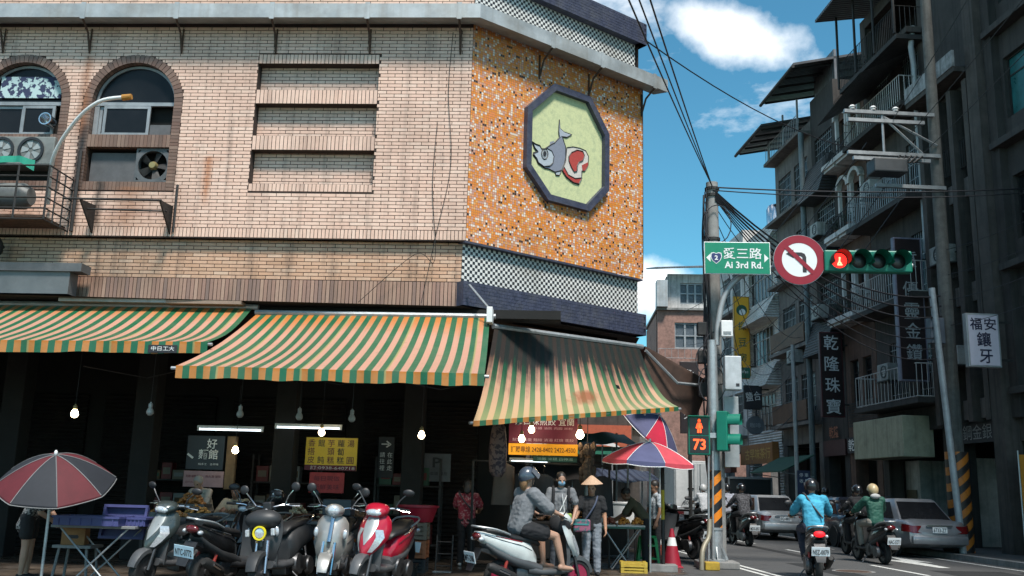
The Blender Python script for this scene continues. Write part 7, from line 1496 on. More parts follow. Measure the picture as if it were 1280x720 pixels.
# B: fins and a peeling ledge
t, Lx = house('dark block with vertical fins and a peeling white ledge', 25.0, 27.95, 18.2, DK1, [(x, x+.62, z0, z0+1.9, 1) for z0 in (4.7, 7.8, 10.9) for x in (.25, 1.15, 2.05)])
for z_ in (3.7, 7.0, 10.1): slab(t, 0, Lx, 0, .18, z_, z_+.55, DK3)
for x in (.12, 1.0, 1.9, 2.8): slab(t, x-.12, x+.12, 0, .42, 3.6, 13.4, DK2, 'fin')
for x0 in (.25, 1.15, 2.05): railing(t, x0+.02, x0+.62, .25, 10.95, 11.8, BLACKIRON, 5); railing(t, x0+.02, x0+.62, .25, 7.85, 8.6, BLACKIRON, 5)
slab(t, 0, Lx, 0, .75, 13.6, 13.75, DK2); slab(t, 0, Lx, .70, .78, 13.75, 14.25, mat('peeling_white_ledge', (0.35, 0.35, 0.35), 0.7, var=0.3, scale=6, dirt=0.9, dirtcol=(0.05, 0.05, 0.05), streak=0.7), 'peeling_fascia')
slab(t, .2, Lx-.2, .01, .04, 3.05, 3.65, INK, 'signboard'); lettering('鋼金銀', 1.5, .42, mat('dim_white_ink', (0.30, 0.30, 0.30), 0.6), t, (1.4, .045, 3.35), (R(90), 0, R(180)))
# C: balconies, shed roof, drain pipe
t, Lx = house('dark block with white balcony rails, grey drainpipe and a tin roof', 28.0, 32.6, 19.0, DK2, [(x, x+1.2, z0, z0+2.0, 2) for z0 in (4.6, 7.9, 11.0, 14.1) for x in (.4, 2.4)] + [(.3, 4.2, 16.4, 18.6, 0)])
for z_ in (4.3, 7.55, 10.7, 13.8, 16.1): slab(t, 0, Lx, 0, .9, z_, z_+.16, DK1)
railing(t, .1, Lx-.1, .85, 4.5, 5.5, WHT, 18, 0); railing(t, .1, Lx-.1, .85, 7.75, 8.7, WHT, 26, 0); railing(t, .1, Lx-.1, .85, 10.9, 11.85, ALU, 30, 0); railing(t, .1, Lx-.1, .85, 13.95, 14.85, WHT, 30, 0); railing(t, .1, Lx-.1, .85, 16.3, 17.3, BLACKIRON, 34, 0)
MB().tube([(.15, .25, 16.6), (.15, .35, 15.9), (.15, .30, 15.3), (.15, .25, 9.0)], .09, 10).build('drainpipe', STEEL, t, 60); MB().box(.0, .5, .05, .55, 16.35, 16.55).build('gutter_box', DK2, t)
b = MB(); b.add([(-.2, 1.6, 19.1), (Lx+.3, 1.6, 19.1), (Lx+.3, -8, 20.6), (-.2, -8, 20.6), (-.2, 1.6, 19.2), (Lx+.3, 1.6, 19.2), (Lx+.3, -8, 20.7), (-.2, -8, 20.7)], [(0,1,2,3),(4,5,6,7),(0,1,5,4),(1,2,6,5),(2,3,7,6),(3,0,4,7)]); b.build('roof', ZINC, t)
for x in (.1, 1.6, 3.1, Lx): MB().tube([(x, .9, 16.3), (x, .9, 19.2)], .05, 6).build('roof_post', BLACKIRON, t)
b = MB(); b.add([(.6, 1.9, 15.1), (Lx-.2, 1.9, 14.7), (Lx-.2, .0, 15.9), (.6, .0, 16.05)], [(0,1,2,3)]); b.build('canopy', ZINC2, t)
MB().box(-.15, .0, -3, -.2, 17.2, 18.6).build('pale_panel', mat('pale_yellow_panel', (0.38, 0.38, 0.30), 0.6, dirt=0.5), t)
slab(t, .1, Lx-.1, .02, .14, 3.55, 4.25, DK1, 'fascia')
MB().box(.9, Lx-.05, .02, 1.0, 2.72, 3.98, bev=.02).build('fascia_awning', mat('beige_awning_board', (0.44, 0.42, 0.30), 0.7, var=0.12, dirt=0.3, streak=0.3), t)
MB().box(.2, .9, -2.4, -.4, .13, 2.7).build('tiled_pier', WHT, t); MB().box(3.2, Lx-.4, -2.2, -.6, .13, 2.7).build('tiled_pier', WHT, t); MB().box(3.4, 4.1, -.58, -.56, 1.1, 1.75).build('notice', mat('brown_notice', (0.14, 0.11, 0.07), 0.7), t)
# D: white ornamental balconies on brick
t, Lx = house('narrow brick house with white arched window heads and white balconies', 32.65, 35.3, 17.0, BRW, [(x, x+.75, z0, z0+1.55, 1) for z0 in (4.9, 8.3, 11.5, 14.4) for x in (.4, 1.5)])
for z_ in (8.0, 11.2, 14.1):
    b = MB(); b.box(.15, 1.28, 0, .7, z_-.18, z_); b.box(1.38, 2.5, 0, .7, z_-.18, z_); b.box(.2, 1.24, 0, .62, z_-.28, z_-.18); b.box(1.43, 2.45, 0, .62, z_-.28, z_-.18); b.build('balcony', WHT, t)
    railing(t, .2, 1.2, .65, z_, z_+.62, BLACKIRON, 8, 0); railing(t, 1.42, 2.4, .65, z_, z_+.62, BLACKIRON, 8, 0)
for z0 in (8.3, 11.5, 14.4):
    for x in (.4, 1.5):
        b = MB(); b.box(x-.14, x-.01, 0, .12, z0, z0+1.6); b.box(x+.76, x+.89, 0, .12, z0, z0+1.6)
        n = 10
        for i in range(n):
            a0, a1 = math.pi*i/n, math.pi*(i+1)/n; cx = x+.375; b.prism([(cx+.42*math.cos(a0), z0+1.6+.36*math.sin(a0)), (cx+.42*math.cos(a1), z0+1.6+.36*math.sin(a1)), (cx+.58*math.cos(a1), z0+1.6+.5*math.sin(a1)), (cx+.58*math.cos(a0), z0+1.6+.5*math.sin(a0))], 0, .2)
        b.build('window_surround', WHT, t)
slab(t, .05, Lx-.05, .02, .10, 3.05, 3.62, INK, 'signboard'); lettering('乾隆珠寶', 2.3, .44, INKW, t, (Lx/2, .105, 3.34), (R(90), 0, R(180)), bold=.01)
for i in range(9): slab(t, .1, Lx-.1, .012, .03, 4.0 + i*.10, 4.08 + i*.10, DK2, 'slat')
# E: dark slanted louvre panels
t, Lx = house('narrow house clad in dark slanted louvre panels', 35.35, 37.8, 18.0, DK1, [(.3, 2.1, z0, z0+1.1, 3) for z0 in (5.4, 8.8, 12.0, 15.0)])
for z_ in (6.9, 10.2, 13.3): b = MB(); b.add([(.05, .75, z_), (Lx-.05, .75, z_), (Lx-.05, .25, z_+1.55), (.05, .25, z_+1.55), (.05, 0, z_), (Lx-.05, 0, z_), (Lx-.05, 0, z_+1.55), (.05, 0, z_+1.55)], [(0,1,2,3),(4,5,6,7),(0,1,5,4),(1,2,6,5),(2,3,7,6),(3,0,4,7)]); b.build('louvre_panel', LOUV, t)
MB().tube([(Lx+.0, .45, 16.6), (Lx+.0, .45, .2)], .12, 10).build('drainpipe', mat('blue_grey_pipe', (0.15, 0.18, 0.19), 0.5, 0.2, dirt=0.4), t, 60)
slab(t, .1, Lx-.2, .02, .1, 3.0, 3.6, mat('maroon_fascia', (0.06, 0.02, 0.02), 0.6), 'signboard'); lettering('乾隆', .9, .45, mat('copper_ink', (0.35, 0.12, 0.06), 0.5), t, (1.1, .105, 3.9), (R(90), 0, R(180)), bold=.015)
# F: pale render panels, shed roofs
t, Lx = house('grey rendered house with wide windows under two overhanging tin roofs', 37.85, 42.4, 17.2, DK3, [(.5, 2.1, z0, z0+1.6, 4) for z0 in (4.9, 8.1, 11.2, 14.2)] + [(2.5, 4.1, z0, z0+1.6, 4) for z0 in (4.9, 8.1, 11.2, 14.2)])
for z_ in (4.3, 7.5, 10.6, 13.6, 16.6): slab(t, 0, Lx, 0, .55, z_, z_+.14, DK3)
for z_ in (4.5, 7.7): MB().box(.2, Lx-.2, .50, .55, z_, z_+.8).build('balcony_front', rib_mat('brown_slat_front', (0.16, 0.085, 0.05), .10, 0, .6, .1), t)
for x0, x1, z0, dz in ((1.9, Lx+1.2, 17.6, .9), (-2.3, 1.85, 18.6, .9)):
    b = MB(); b.add([(x0, 1.5, z0), (x1, 1.5, z0), (x1, -7, z0+dz+1), (x0, -7, z0+dz+1), (x0, 1.5, z0+.1), (x1, 1.5, z0+.1), (x1, -7, z0+dz+1.1), (x0, -7, z0+dz+1.1)], [(0,1,2,3),(4,5,6,7),(0,1,5,4),(1,2,6,5),(2,3,7,6),(3,0,4,7)]); b.build('roof', ZINC, t)
    for x in np.linspace(x0+.3, x1-.3, 5): MB().tube([(x, 1.4, z0-.06), (x, -3, z0-.06+.9)], .05, 4).build('rafter', BLACKIRON, t)
    MB().tube([(x0, 1.52, z0-.05), (x1, 1.52, z0-.05)], .07, 8).build('gutter', DK1, t)
for x in (.4, 2.2, 4.2): MB().tube([(x, .4, 16.7), (x, .4, 18.3)], .05, 6).build('roof_post', ALU, t)
MB().box(-2.3, -.1, -.3, -.2, 18.0, 19.4).build('tin_gable', ZINC2, t); railing(t, .2, Lx-.2, .5, 16.75, 17.5, ALU, 20)
# G: white tiled house
t, Lx = house('white tiled house with slanted tile bands and a water tank on top', 42.6, 47.4, 14.2, TILE_W, [(.6, 4.2, z0, z0+1.75, 7, WHT) for z0 in (4.4, 7.6, 10.6)])
for z_ in (6.35, 9.5, 12.6): b = MB(); b.add([(.05, .7, z_), (Lx-.05, .7, z_), (Lx-.05, .1, z_+1.1), (.05, .1, z_+1.1), (.05, 0, z_), (Lx-.05, 0, z_), (Lx-.05, 0, z_+1.1), (.05, 0, z_+1.1)], [(0,1,2,3),(4,5,6,7),(0,1,5,4),(1,2,6,5),(2,3,7,6),(3,0,4,7)]); b.build('tiled_skirt', TILE_W, t)
t2 = thing('water_tank', 'steel water tank standing on the white tiled house', 'water tank', st(44.2, 15.6, 14.2)); MB().lathe([(.55, 0), (.55, .9), (.45, 1.1), (.15, 1.2), (0, 1.2)], n=20).build('drum', CHROME, t2, 40)
# H, I: further houses
t, Lx = house('white plastered house beyond the white tiled one', 47.6, 52.0, 15.0, WHT, [(x, x+1.4, z0, z0+1.6, 2) for z0 in (5.0, 8.2, 11.4) for x in (.6, 2.4)], name='town_house')
for z_ in (4.2, 7.5, 10.7): slab(t, 0, Lx, 0, .5, z_, z_+.15, DK3)
# far brick corner house closing the view
t = thing('brick_house', 'weathered red brick corner house with grey upper storey closing the view', 'building', (8.3, 62, 0))
b = MB(); ops = [(-.9, 1.1, 10.6, 12.3), (-1.5, .6, 7.5, 9.2)]; fill_wall(b, -2.0, 5, 0, 13.1, ops, 0, .3); b.box(-2, 5, .9, 8, 0, 13.0); b.build('wall', mat('weathered_red_brick', (0.31, 0.175, 0.14), 0.9, var=0.35, scale=6, dirt=0.4), t)
b = MB(); fill_wall(b, -1.3, 5, 13.25, 15.6, [(-.5, 1.0, 13.6, 15.0)], .3, .6); b.box(-1.3, 5, 1.1, 8, 13.25, 15.6); b.build('upper_wall', WHT, t); MB().box(-2.1, 5.2, -.2, 8, 13.1, 13.24).build('ledge', CONC, t)
for x0, x1, z0, z1, y in ((-.9, 1.1, 10.6, 12.3, 0), (-.5, 1.0, 13.6, 15.0, .3), (-1.5, .6, 7.5, 9.2, 0)):
    f = MB(); 
    for i in range(4): x = x0 + (x1-x0)*i/3; f.box(x-.06, x+.06, y+.1, y+.2, z0, z1)
    f.box(x0, x1, y+.11, y+.19, z0, z0+.1); f.box(x0, x1, y+.11, y+.19, z1-.1, z1); f.box(x0, x1, y+.11, y+.19, (z0+z1)/2-.04, (z0+z1)/2+.04); w_ = f.build('window', ALU, t); MB().box(x0, x1, y+.21, y+.23, z0, z1).build('pane', mat('far_glass', (0.10, 0.12, 0.14), 0.2), w_)
b = MB(); b.add([(-2.2, -.8, 15.7), (5, -.8, 15.9), (5, 6, 17.6), (-2.2, 6, 17.2), (-2.2, -.8, 15.8), (5, -.8, 16.0), (5, 6, 17.7), (-2.2, 6, 17.3)], [(0,1,2,3),(4,5,6,7),(0,1,5,4),(1,2,6,5),(2,3,7,6),(3,0,4,7)]); b.build('roof', ZINC2, t)
MB().box(-2.1, -1.4, -.6, .4, 13.24, 15.0).build('outside_stair', STEEL, t); railing(t, -2.0, 3, -.5, 9.9, 10.5, ALU, 12)
t = thing('plaster_house', 'dull plastered terrace beyond the left pavement stalls', 'building', (.2, 46, 0)); b = MB(); fill_wall(b, -6, 3.6, 0, 7.6, [(-1.2, .4, 5.5, 7.2), (1.3, 2.9, 5.5, 7.2), (-.5, 2.5, 0, 2.8)], 0, .3); b.box(-6, 3.6, .8, 6, 0, 7.5); b.build('wall', DK2, t); MB().box(-1.5, 3.5, -1.2, .0, 3.1, 3.25).build('canopy', mat('green_canopy', (0.02, 0.16, 0.10), 0.6), t); MB().box(.2, 3.2, -.15, -.02, 3.5, 4.5).build('signboard', mat('terrace_sign', (0.45, 0.10, 0.05), 0.6), t); MB().box(-3.2, -.2, -.15, -.02, 3.5, 4.6).build('signboard', SW, t)
for x0 in (-1.2, 1.3): f = MB(); f.box(x0, x0+1.6, .12, .18, 5.5, 5.6); f.box(x0, x0+1.6, .12, .18, 7.1, 7.2); f.box(x0, x0+.08, .12, .18, 5.6, 7.1); f.box(x0+1.52, x0+1.6, .12, .18, 5.6, 7.1); f.box(x0+.76, x0+.84, .12, .18, 5.6, 7.1); w_ = f.build('window', ALU, t); MB().box(x0, x0+1.6, .2, .22, 5.5, 7.2).build('pane', GLASSD, w_)
# ------------------------------------------------------------------ hanging shop signs
def blade(name, label, u_, v0, v1, z0, z1, board, edge, chars, ink, cw, tw=None, th=.18, sizes=None, bold=0.004):
    t = thing(name, label, 'shop sign', st(u_, (v0+v1)/2, (z0+z1)/2), SA, group='hanging shop signs over the side street'); w_, h = v1-v0, z1-z0
    MB().box(-w_/2, w_/2, 0, th, -h/2, h/2, bev=.015).build('case', edge, t); MB().box(-w_/2+.05, w_/2-.05, -.006, -.001, -h/2+.05, h/2-.05).build('face', board, t)
    n = len(chars)
    for i, c in enumerate(chars): 
        if c != ' ': lettering(c, cw, cw, ink, t, (0, -.01, h/2 - h*(i+.5)/n), bold=bold)
    for z_ in (-h*.35, h*.35): MB().box(w_/2, w_/2+.35, th*.4, th*.6, z_-.03, z_+.03).build('bracket', BLACKIRON, t)
    return t
BRN = mat('dark_brown_sign_face', (0.020, 0.010, 0.011), 0.4, var=0.2); LIL = mat('lilac_grey_frame', (0.17, 0.17, 0.23), 0.5); DIMW = mat('dull_white_ink', (0.60, 0.62, 0.64), 0.6, var=0.1)
t = blade('jewellery_sign', 'tall dark sign with four white characters and lilac frame beside the right pole', 28.2, 13.60, 14.50, 4.95, 9.45, BRN, LIL, '', INK, .52); FWI = mat('faded_white_ink', (0.36, 0.37, 0.38), 0.6, var=0.4, scale=20)
for c, z_ in (('質', 8.75), ('優', 7.80), ('靈', 7.12), ('金', 6.50), ('鑽', 5.84)): lettering(c, .50, .50, FWI, t, (.02, -.01, z_ - 7.2), bold=.006)
blade('jewellery_sign', 'dark brown vertical sign with four bold white characters and maroon edge', 35.0, 13.80, 14.68, 4.35, 7.55, BRN, mat('maroon_edge', (0.06, 0.012, 0.016), 0.5), '乾隆珠寶', DIMW, .56, bold=.006)
t = blade('dentist_sign', 'pale lilac dentist sign with four dark blue characters', 23.6, 13.20, 14.08, 4.80, 6.20, mat('pale_lilac_face', (0.40, 0.41, 0.49), 0.5, emit=0.06, var=0.06), ARMM, '', INK, .3)
NV = mat('navy_ink', (0.015, 0.018, 0.05), 0.5)
for c, x, z_, s in (('福', -.19, .42, .32), ('安', .19, .42, .32), ('鑲', 0, .02, .38), ('牙', .02, -.42, .36)): lettering(c, s, s, NV, t, (x, -.01, z_), bold=.015)
t = blade('orange_sign', 'tall orange sign with a dark green round mark and green foot', 46.0, 13.85, 14.65, 7.0, 11.1, mat('orange_sign_face', (0.86, 0.42, 0.03), 0.5, var=0.06), mat('orange_edge', (0.45, 0.22, 0.03), 0.5), '', INK, .4)
DG = mat('dark_green_ink', (0.02, 0.10, 0.06), 0.5)
for c, z_ in (('採', .55), ('豆', -.25), ('房', -1.0)): lettering(c, .40, .42, DG, t, (0, -.01, z_), bold=.01)
MB().lathe([(0, -.012), (.27, -.012), (.27, -.007)], (0, 0, 1.35), 'Y', 24).build('round_mark', DG, t, 40); MB().lathe([(0, -.016), (.16, -.016), (.16, -.012)], (.03, 0, 1.26), 'Y', 20).build('mark_face', SW, t); MB().box(-.36, .36, -.012, -.007, -2.02, -1.5).build('green_foot', mat('foot_green', (0.02, 0.13, 0.08), 0.5), t); lettering('Coffee', .5, .16, SW, t, (0, -.016, -1.7))
t = blade('script_sign', 'small black sign with white brush script above the round sign', 43.5, 13.5, 14.35, 5.3, 6.4, INK, BLACKIRON, '', INK, .3); lettering('鹽合', .7, .42, INKW, t, (0, -.01, .05), (R(90), R(-8), 0))
t = thing('round_sign', 'round grey-blue disc sign below the script sign', 'shop sign', st(43.2, 13.9, 4.55), SA); MB().lathe([(0, 0), (.42, 0), (.42, .1), (0, .1)], axis='Y', n=32).build('disc', mat('disc_blue_grey', (0.10, 0.12, 0.14), 0.5), t, 40); lettering('咖啡', .5, .22, mat('pale_disc_ink', (0.35, 0.38, 0.4), 0.5), t, (0, -.006, 0)); MB().box(.42, .9, .03, .06, -.03, .03).build('bracket', BLACKIRON, t)
def fascia(label, u0, u1, z0, z1, m, txt, ink, v=14.55):
    t = thing('fascia_sign', label, 'shop sign', st((u0+u1)/2, v, (z0+z1)/2), R(90)+SA); w_, h = u1-u0, z1-z0; MB().box(-w_/2, w_/2, 0, .12, -h/2, h/2, bev=.01).build('board', m, t); lettering(txt, w_*.7, h*.55, ink, t, (0, .125, 0), (R(90), 0, R(180)), bold=.01); MB().box(-w_/2, -w_/2+.08, .12, .3, -h/2, h/2).build('end_flap', m, t)
OBW = mat('brown_orange_board', (0.30, 0.12, 0.03), 0.6, var=0.2, dirt=0.4); GOLD = mat('gold_ink', (0.5, 0.3, 0.05), 0.5)
fascia('long brown-orange shop fascia with gold characters', 41.3, 46.5, 2.85, 3.75, OBW, '古早味茶行', GOLD, 14.3); fascia('short rust-red shop fascia beyond the long brown-orange one', 46.9, 51, 2.5, 3.5, mat('rust_red_board', (0.20, 0.05, 0.025), 0.6, dirt=0.4), '小吃店', GOLD, 14.1)
t = thing('orange_banner', 'tall orange banner with dark characters at the right edge', 'banner', st(23.3, 14.55, 1.6), SA); MB().box(-.4, .4, 0, .03, -1.2, 1.0).build('cloth', mat('orange_banner_cloth', (0.55, 0.22, 0.02), 0.7, var=0.15), t)
for i, c in enumerate('手工現做'): lettering(c, .34, .34, mat('banner_ink', (0.04, 0.02, 0.02), 0.6), t, (-.05, -.006, .75 - i*.45), bold=.02)
MB().tube([(-.42, .015, -1.45), (-.42, .015, 1.1)], .02, 6).build('pole', GALV, t)
t = thing('green_awning', 'dark green canvas awning over a shop beyond the slim white post', 'awning', st(39, 14.2, 2.7), R(90)+SA); b = MB(); b.add([(-2.0, 1.3, -.35), (2.0, 1.3, -.35), (2.0, 0, .3), (-2.0, 0, .3), (-2.0, 1.3, -.30), (2.0, 1.3, -.30), (2.0, 0, .35), (-2.0, 0, .35)], [(0,1,2,3),(4,5,6,7),(0,1,5,4),(1,2,6,5),(2,3,7,6),(3,0,4,7)]); b.build('canvas', mat('dark_green_canvas', (0.03, 0.09, 0.06), 0.8), t)
for x in (-1.9, 1.9): MB().tube([(x, 0, -.5), (x, 1.28, -.36)], .02, 5).build('arm', GALV, t)
# ------------------------------------------------------------------ clutter along the left pavement of the side street
t = thing('rust_canopy', 'rust-brown sheet canopy jutting from the corner building towards the pole', 'canopy', (2.4, 21.0, 3.8)); b = MB()
A, B_, C_, D_ = Vector((1.75, 19.75, 4.35)), Vector((3.25, 21.0, 3.78)), Vector((2.6, 24.5, 3.75)), Vector((.9, 24.5, 4.5)); up_ = Vector((0, 0, .05))
b.add([A, B_, C_, D_, A+up_, B_+up_, C_+up_, D_+up_], [(0,1,2,3),(4,5,6,7),(0,1,5,4),(1,2,6,5),(2,3,7,6),(3,0,4,7)]); E_ = [Vector((1.7, 19.7, 3.6)), Vector((2.9, 20.9, 2.95))]; b.add([A, B_, E_[1], E_[0]], [(0,1,2,3)]); b.build('sheet', mat('rusty_brown_sheet', (0.10, 0.055, 0.04), 0.7, 0.1, var=0.4, scale=4, dirt=0.5), t, world=True)
MB().tube([(1.75, 19.7, 4.3), (2.45, 20.2, 3.7), (3.3, 20.9, 3.72)], .035, 6).build('strut', GALV, t, world=True)
def market_stand(label, x, y, w_, d, h, canm, goods, rz=SA, slope=.35):
    t = thing('market_stand', label, 'stall', (x, y, 0), rz)
    for sx in (-1, 1):
        for sy in (-1, 1): MB().tube([(sx*w_/2, sy*d/2, 0), (sx*w_/2, sy*d/2, h - (slope if sy < 0 else 0))], .025, 6).build('post', GALV, t)
    MB().grid(lambda u, v: (-w_/2-.2 + (w_+.4)*u, -d/2-.3 + (d+.4)*v, h - slope*(1-v) + .03*math.sin(u*18)), 20, 4).build('canopy', canm, t, 60)
    MB().box(-w_/2, w_/2, -d/2, d/2, .75, .8).build('counter', DKB, t); MB().box(-w_/2, w_/2, -d/2+.01, -d/2+.03, .05, .75).build('front_panel', DKB, t)
    heap(t, 0, 0, .8, w_*.42, d*.38, .22, 70, goods, .06, 'goods')
market_stand('stall under a dark blue tarpaulin beyond the fruit table', 1.35, 26.5, 2.2, 1.8, 2.05, rib_mat('blue_grey_tarp', (0.04, 0.05, 0.085), .2, 0, .6, 0), FOODS[2]); market_stand('stall with a green roof sheet beyond the straw hat woman', .6, 23.0, 1.8, 1.5, 2.85, mat('green_tarp', (0.02, 0.20, 0.12), 0.6, var=0.2), FOODS[0])
market_stand('stall under white sheeting far up the left pavement', .4, 32, 2.4, 2.0, 3.2, mat('white_tarp', (0.45, 0.45, 0.44), 0.6), FOODS[3]); market_stand('low dark stall behind the masked man', -.2, 21.2, 1.6, 1.0, 2.0, DKB, FOODS[1], 0)
for i, (x, y, z_, m, lab) in enumerate(((-.62, 18.2, 1.75, BLKC, 'black coat hanging behind the rider helmet'), (-.28, 18.6, 1.72, mat('charcoal_coat', (0.04, 0.04, 0.043), 0.9), 'charcoal coat hanging left of the masked man'), (.86, 19.3, 1.72, mat('dark_grey_coat', (0.035, 0.035, 0.038), 0.9), 'dark grey coat hanging right of the straw hat'), (-1.02, 18.35, 1.9, mat('faded_tan_coat', (0.12, 0.09, 0.075), 0.9), 'faded tan garment hanging by the floral blouse'))):
    t = thing('hanging_coat', lab, 'coat', (x, y, z_), group='garments hung at the corner stall'); b = MB()
    b.loft([[(w_*math.cos(a), d_*math.sin(a) + .01*math.sin(5*a), zz) for a in [k*math.pi/8 for k in range(16)]] for zz, w_, d_ in ((.02, .05, .04), (-.05, .19, .06), (-.3, .20, .07), (-.75, .23, .09))]); b.build('garment', m, t, 60); MB().tube([(0, 0, .02), (0, 0, .12), (.03, 0, .15), (0, 0, .18)], .005, 4).build('hook', CHROME, t)
t = thing('clothes_rail', 'black rail carrying the hanging garments', 'rail', (-.3, 18.4, 0)); MB().tube([(-1.3, -.1, 1.95), (1.3, .9, 1.93)], .02, 6).build('bar', BLACKIRON, t)
for x, y in ((-1.3, -.1), (1.3, .9)): MB().tube([(x, y, 0), (x, y, 1.95)], .025, 6).build('post', BLACKIRON, t)
t = thing('garment_bag', 'pink-brown patterned cloth sack hung beside the lit banner', 'sack', (-1.10, 17.6, 2.15)); MB().loft([[(w_*math.cos(a), w_*.8*math.sin(a), zz) for a in [k*math.pi/8 for k in range(16)]] for zz, w_ in ((.5, .05), (.4, .12), (.0, .17), (-.4, .15), (-.5, .08))]).build('sack', print_mat('pinkish_sack', (0.20, 0.13, 0.12), (0.06, 0.04, 0.05), 10), t, 60); MB().tube([(0, 0, .48), (0, 0, 2.2)], .008, 4).build('cord', INK, t)
t = thing('dried_bundle', 'brown dried bundle hanging below the large lit bulb', 'bundle', (.55, 18.7, 1.95)); b = MB()
for i in range(70): a = random.uniform(0, 6.28); b.ell((.14*math.cos(a)*random.random()**.5, .14*math.sin(a), random.uniform(-.35, .35)), (.05, .05, .09), 5, 4)
tag(b.build('dried_food', mat('dried_brown', (0.12, 0.075, 0.05), 0.8, var=0.4, scale=30), t), kind='stuff'); MB().tube([(0, 0, .3), (0, 0, 2.3)], .008, 4).build('cord', INK, t)
t = thing('foam_box', 'white foam box on the table behind the fruit packs', 'box', (1.22, 20.6, .8)); MB().box(-.35, .35, -.25, .25, 0, .38, bev=.02).build('tub', WHITEP, t); MB().box(-.37, .37, -.27, .27, .38, .44, bev=.02).build('lid', WHITEP, t)
t = thing('foam_box_stand', 'dark trestle under the white foam box', 'table', (1.22, 20.6, 0)); MB().box(-.45, .45, -.3, .3, .76, .8).build('tabletop', DKB, t)
for sx in (-1, 1):
    for sy in (-1, 1): MB().tube([(sx*.4, sy*.25, 0), (sx*.4, sy*.25, .76)], .02, 6).build('leg', BLACKIRON, t)
t = panel('green_notice', 'green and white notice hanging behind the parasol tip', 'sign', 1.62, 1.86, 21.5, 2.65, 2.92, SW); MB().box(-.12, .12, -.004, -.001, .0, .135).build('green_half', SGN, t); MB().tube([(0, .01, .13), (0, .01, 1.2)], .006, 4).build('cord', INK, t)
t = blade('vertical_sign', 'dark vertical sign with white characters above the walk signal', 31, 3.35+.0, 3.85, 3.1, 5.2, BRN, BLACKIRON, '魚水果', INKW, .3) if False else None
t = thing('vertical_sign', 'dark vertical sign with white characters above the walk signal', 'shop sign', (3.35, 25.0, 3.9)); MB().box(-.24, .24, 0, .12, -.95, .9, bev=.01).build('case', BRN, t)
for i, c in enumerate('魚水果'): lettering(c, .3, .3, mat('grey_white_ink', (0.5, 0.5, 0.5), 0.6), t, (0, -.006, .55 - i*.5))
MB().tube([(0, .06, -3.9), (0, .06, -.9)], .05, 8).build('post', BLACKIRON, t)

# ------------------------------------------------------------------ window air conditioners, plants, road wear
ACM = mat('aged_ac_case', (0.34, 0.34, 0.32), 0.55, var=0.2, dirt=0.6, streak=0.5)
for u_, z_, v_, lab in ((22.2, 8.7, 14.75, 'air conditioner box on the teal-windowed block, upper'), (21.2, 5.4, 14.75, 'air conditioner box on the teal-windowed block, lower'), (26.4, 5.2, 14.6, 'air conditioner box among the fins of the dark block'), (26.9, 8.3, 14.6, 'air conditioner box high among the fins'), (29.4, 8.6, 14.5, 'air conditioner box on the second balcony of the tin-roofed block'), (31.2, 11.7, 14.5, 'air conditioner box on the third balcony of the tin-roofed block'), (30.4, 5.2, 14.4, 'air conditioner box behind the lowest white balcony rail'), (36.5, 8.3, 14.6, 'air conditioner box between the louvre panels'), (36.3, 11.6, 14.6, 'air conditioner box high between the louvre panels'), (40.2, 10.9, 14.5, 'air conditioner box on the grey rendered house, upper'), (39.2, 6.9, 14.5, 'air conditioner box on the grey rendered house, lower')):
    t = thing('air_conditioner', lab, 'air conditioner', st(u_, v_, z_), R(90)+SA, group='air conditioners on the right facades'); MB().box(-.38, .38, -.1, .35, 0, .55, bev=.02).build('case', ACM, t)
    MB().lathe([(.17, .352), (.21, .352), (.21, .37), (.17, .37), (.17, .352)], (-.1, 0, .28), 'Y', 20).build('fan_guard', BLACKP, t); b = MB()
    for i in range(5): b.box(-.27, .07, .351, .356, .12+i*.08, .135+i*.08)
    b.build('louvre', BLACKP, t); MB().box(-.42, .42, -.1, .4, -.04, -.001).build('bracket', BLACKIRON, t)
LEAF = mat('balcony_leaf', (0.03, 0.06, 0.025), 0.7, var=0.4, scale=20)
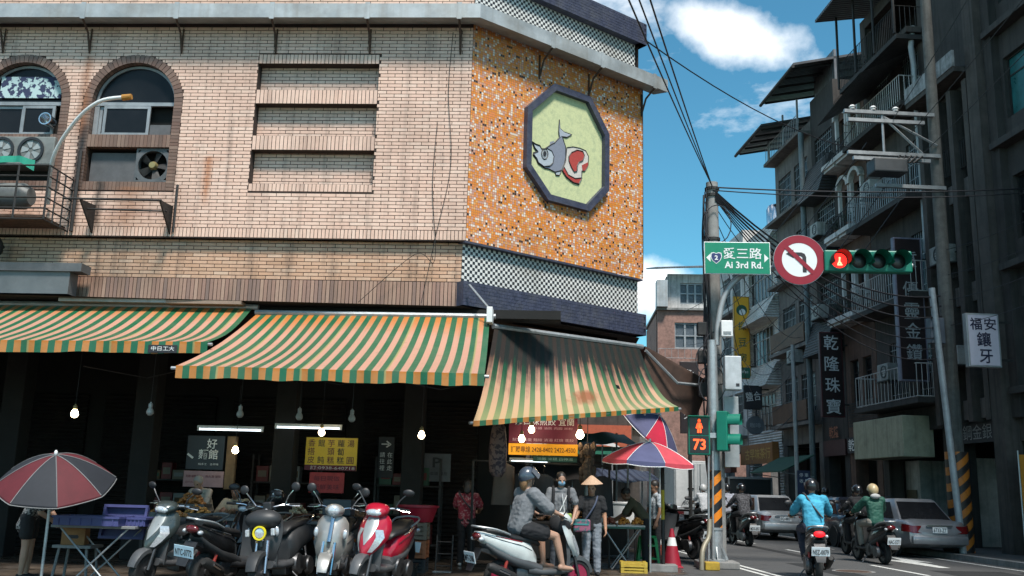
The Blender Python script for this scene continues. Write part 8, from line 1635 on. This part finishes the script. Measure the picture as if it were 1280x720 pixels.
for i, (u_, z_, lab) in enumerate(((33.3, 11.2, 'potted plant on the upper white balcony, nearer'), (34.5, 11.2, 'potted plant on the upper white balcony, farther'), (33.3, 8.0, 'potted plant on the lower white balcony, nearer'), (34.5, 8.0, 'potted plant on the lower white balcony, farther'), (29.2, 14.0, 'potted plant on the fourth balcony of the tin-roofed block'), (31.0, 16.3, 'potted plant on the top balcony of the tin-roofed block'))):
    t = thing('potted_plant', lab, 'plant', st(u_, 14.45, z_), group='plants on the balconies'); MB().lathe([(0, 0), (.1, 0), (.13, .2), (.12, .2), (.1, .03), (0, .03)], n=12).build('pot', mat('clay_pot', (0.22, 0.09, 0.05), 0.8), t, 40); b = MB(); rs = random.Random(i)
    for k in range(110):
        a, e_, r_ = rs.uniform(0, 6.28), rs.uniform(0, 1.5), rs.uniform(.05, .34); c = Vector((r_*math.cos(a)*math.cos(e_), r_*math.sin(a)*math.cos(e_), .22 + r_*math.sin(e_)*1.2)); d = Vector((rs.uniform(-1, 1), rs.uniform(-1, 1), rs.uniform(-.4, 1))).normalized(); s_ = d.orthogonal().normalized()
        b.add([c, c+d*.06+s_*.025, c+d*.13, c+d*.06-s_*.025], [(0,1,2,3)])
    tag(b.build('foliage', LEAF, t), kind='stuff')
for i, (u_, v_, lab) in enumerate(((19.5, 8.2, 'round iron manhole cover in the lane near the blue rider'), (27.5, 10.6, 'round iron manhole cover beyond the green jacket rider'))):
    t = thing('manhole_cover', lab, 'manhole cover', st(u_, v_, .004)); MB().lathe([(0, .004), (.33, .004), (.35, .0)], n=28).build('lid', RUST, t); MB().lathe([(.35, .0), (.42, .002), (.42, 0)], n=28).build('ring', CONC, t)
pm_ = MB(); PATCH = mat('fresh_asphalt_patch', (0.022, 0.022, 0.023), 0.85, var=0.3, scale=20, bump=0.4, bscale=120)
for u0, u1, v0, v1 in ((16.0, 21.5, 7.4, 8.0), (22.5, 31, 8.6, 8.95), (18.5, 20.2, 10.0, 11.6)):
    pm_.add([st(u0, v0, .002), st(u1, v0+.1, .002), st(u1, v1+.06, .002), st(u0, v1, .002)], [(0,1,2,3)])
tag(pm_.build('road_patch', PATCH), kind='structure')

t = thing('distant_terrace', 'low dull terrace across the far end of the side street', 'building', (4, 78, 0)); b = MB(); wn_ = [(x, x+1.8, 4.6, 6.4) for x in range(-20, 30, 4)]; fill_wall(b, -24, 34, 0, 9, wn_, 0, .3); b.box(-24, 34, 1.0, 8, 0, 8.9); b.build('wall', DK3, t)
for x0, x1, z0, z1 in wn_: f = MB(); f.box(x0, x1, .1, .2, z0, z0+.1); f.box(x0, x1, .1, .2, z1-.1, z1); f.box(x0+.85, x0+.95, .1, .2, z0+.1, z1-.1); w_ = f.build('window', ALU, t); MB().box(x0, x1, .22, .24, z0, z1).build('pane', GLASSD, w_)
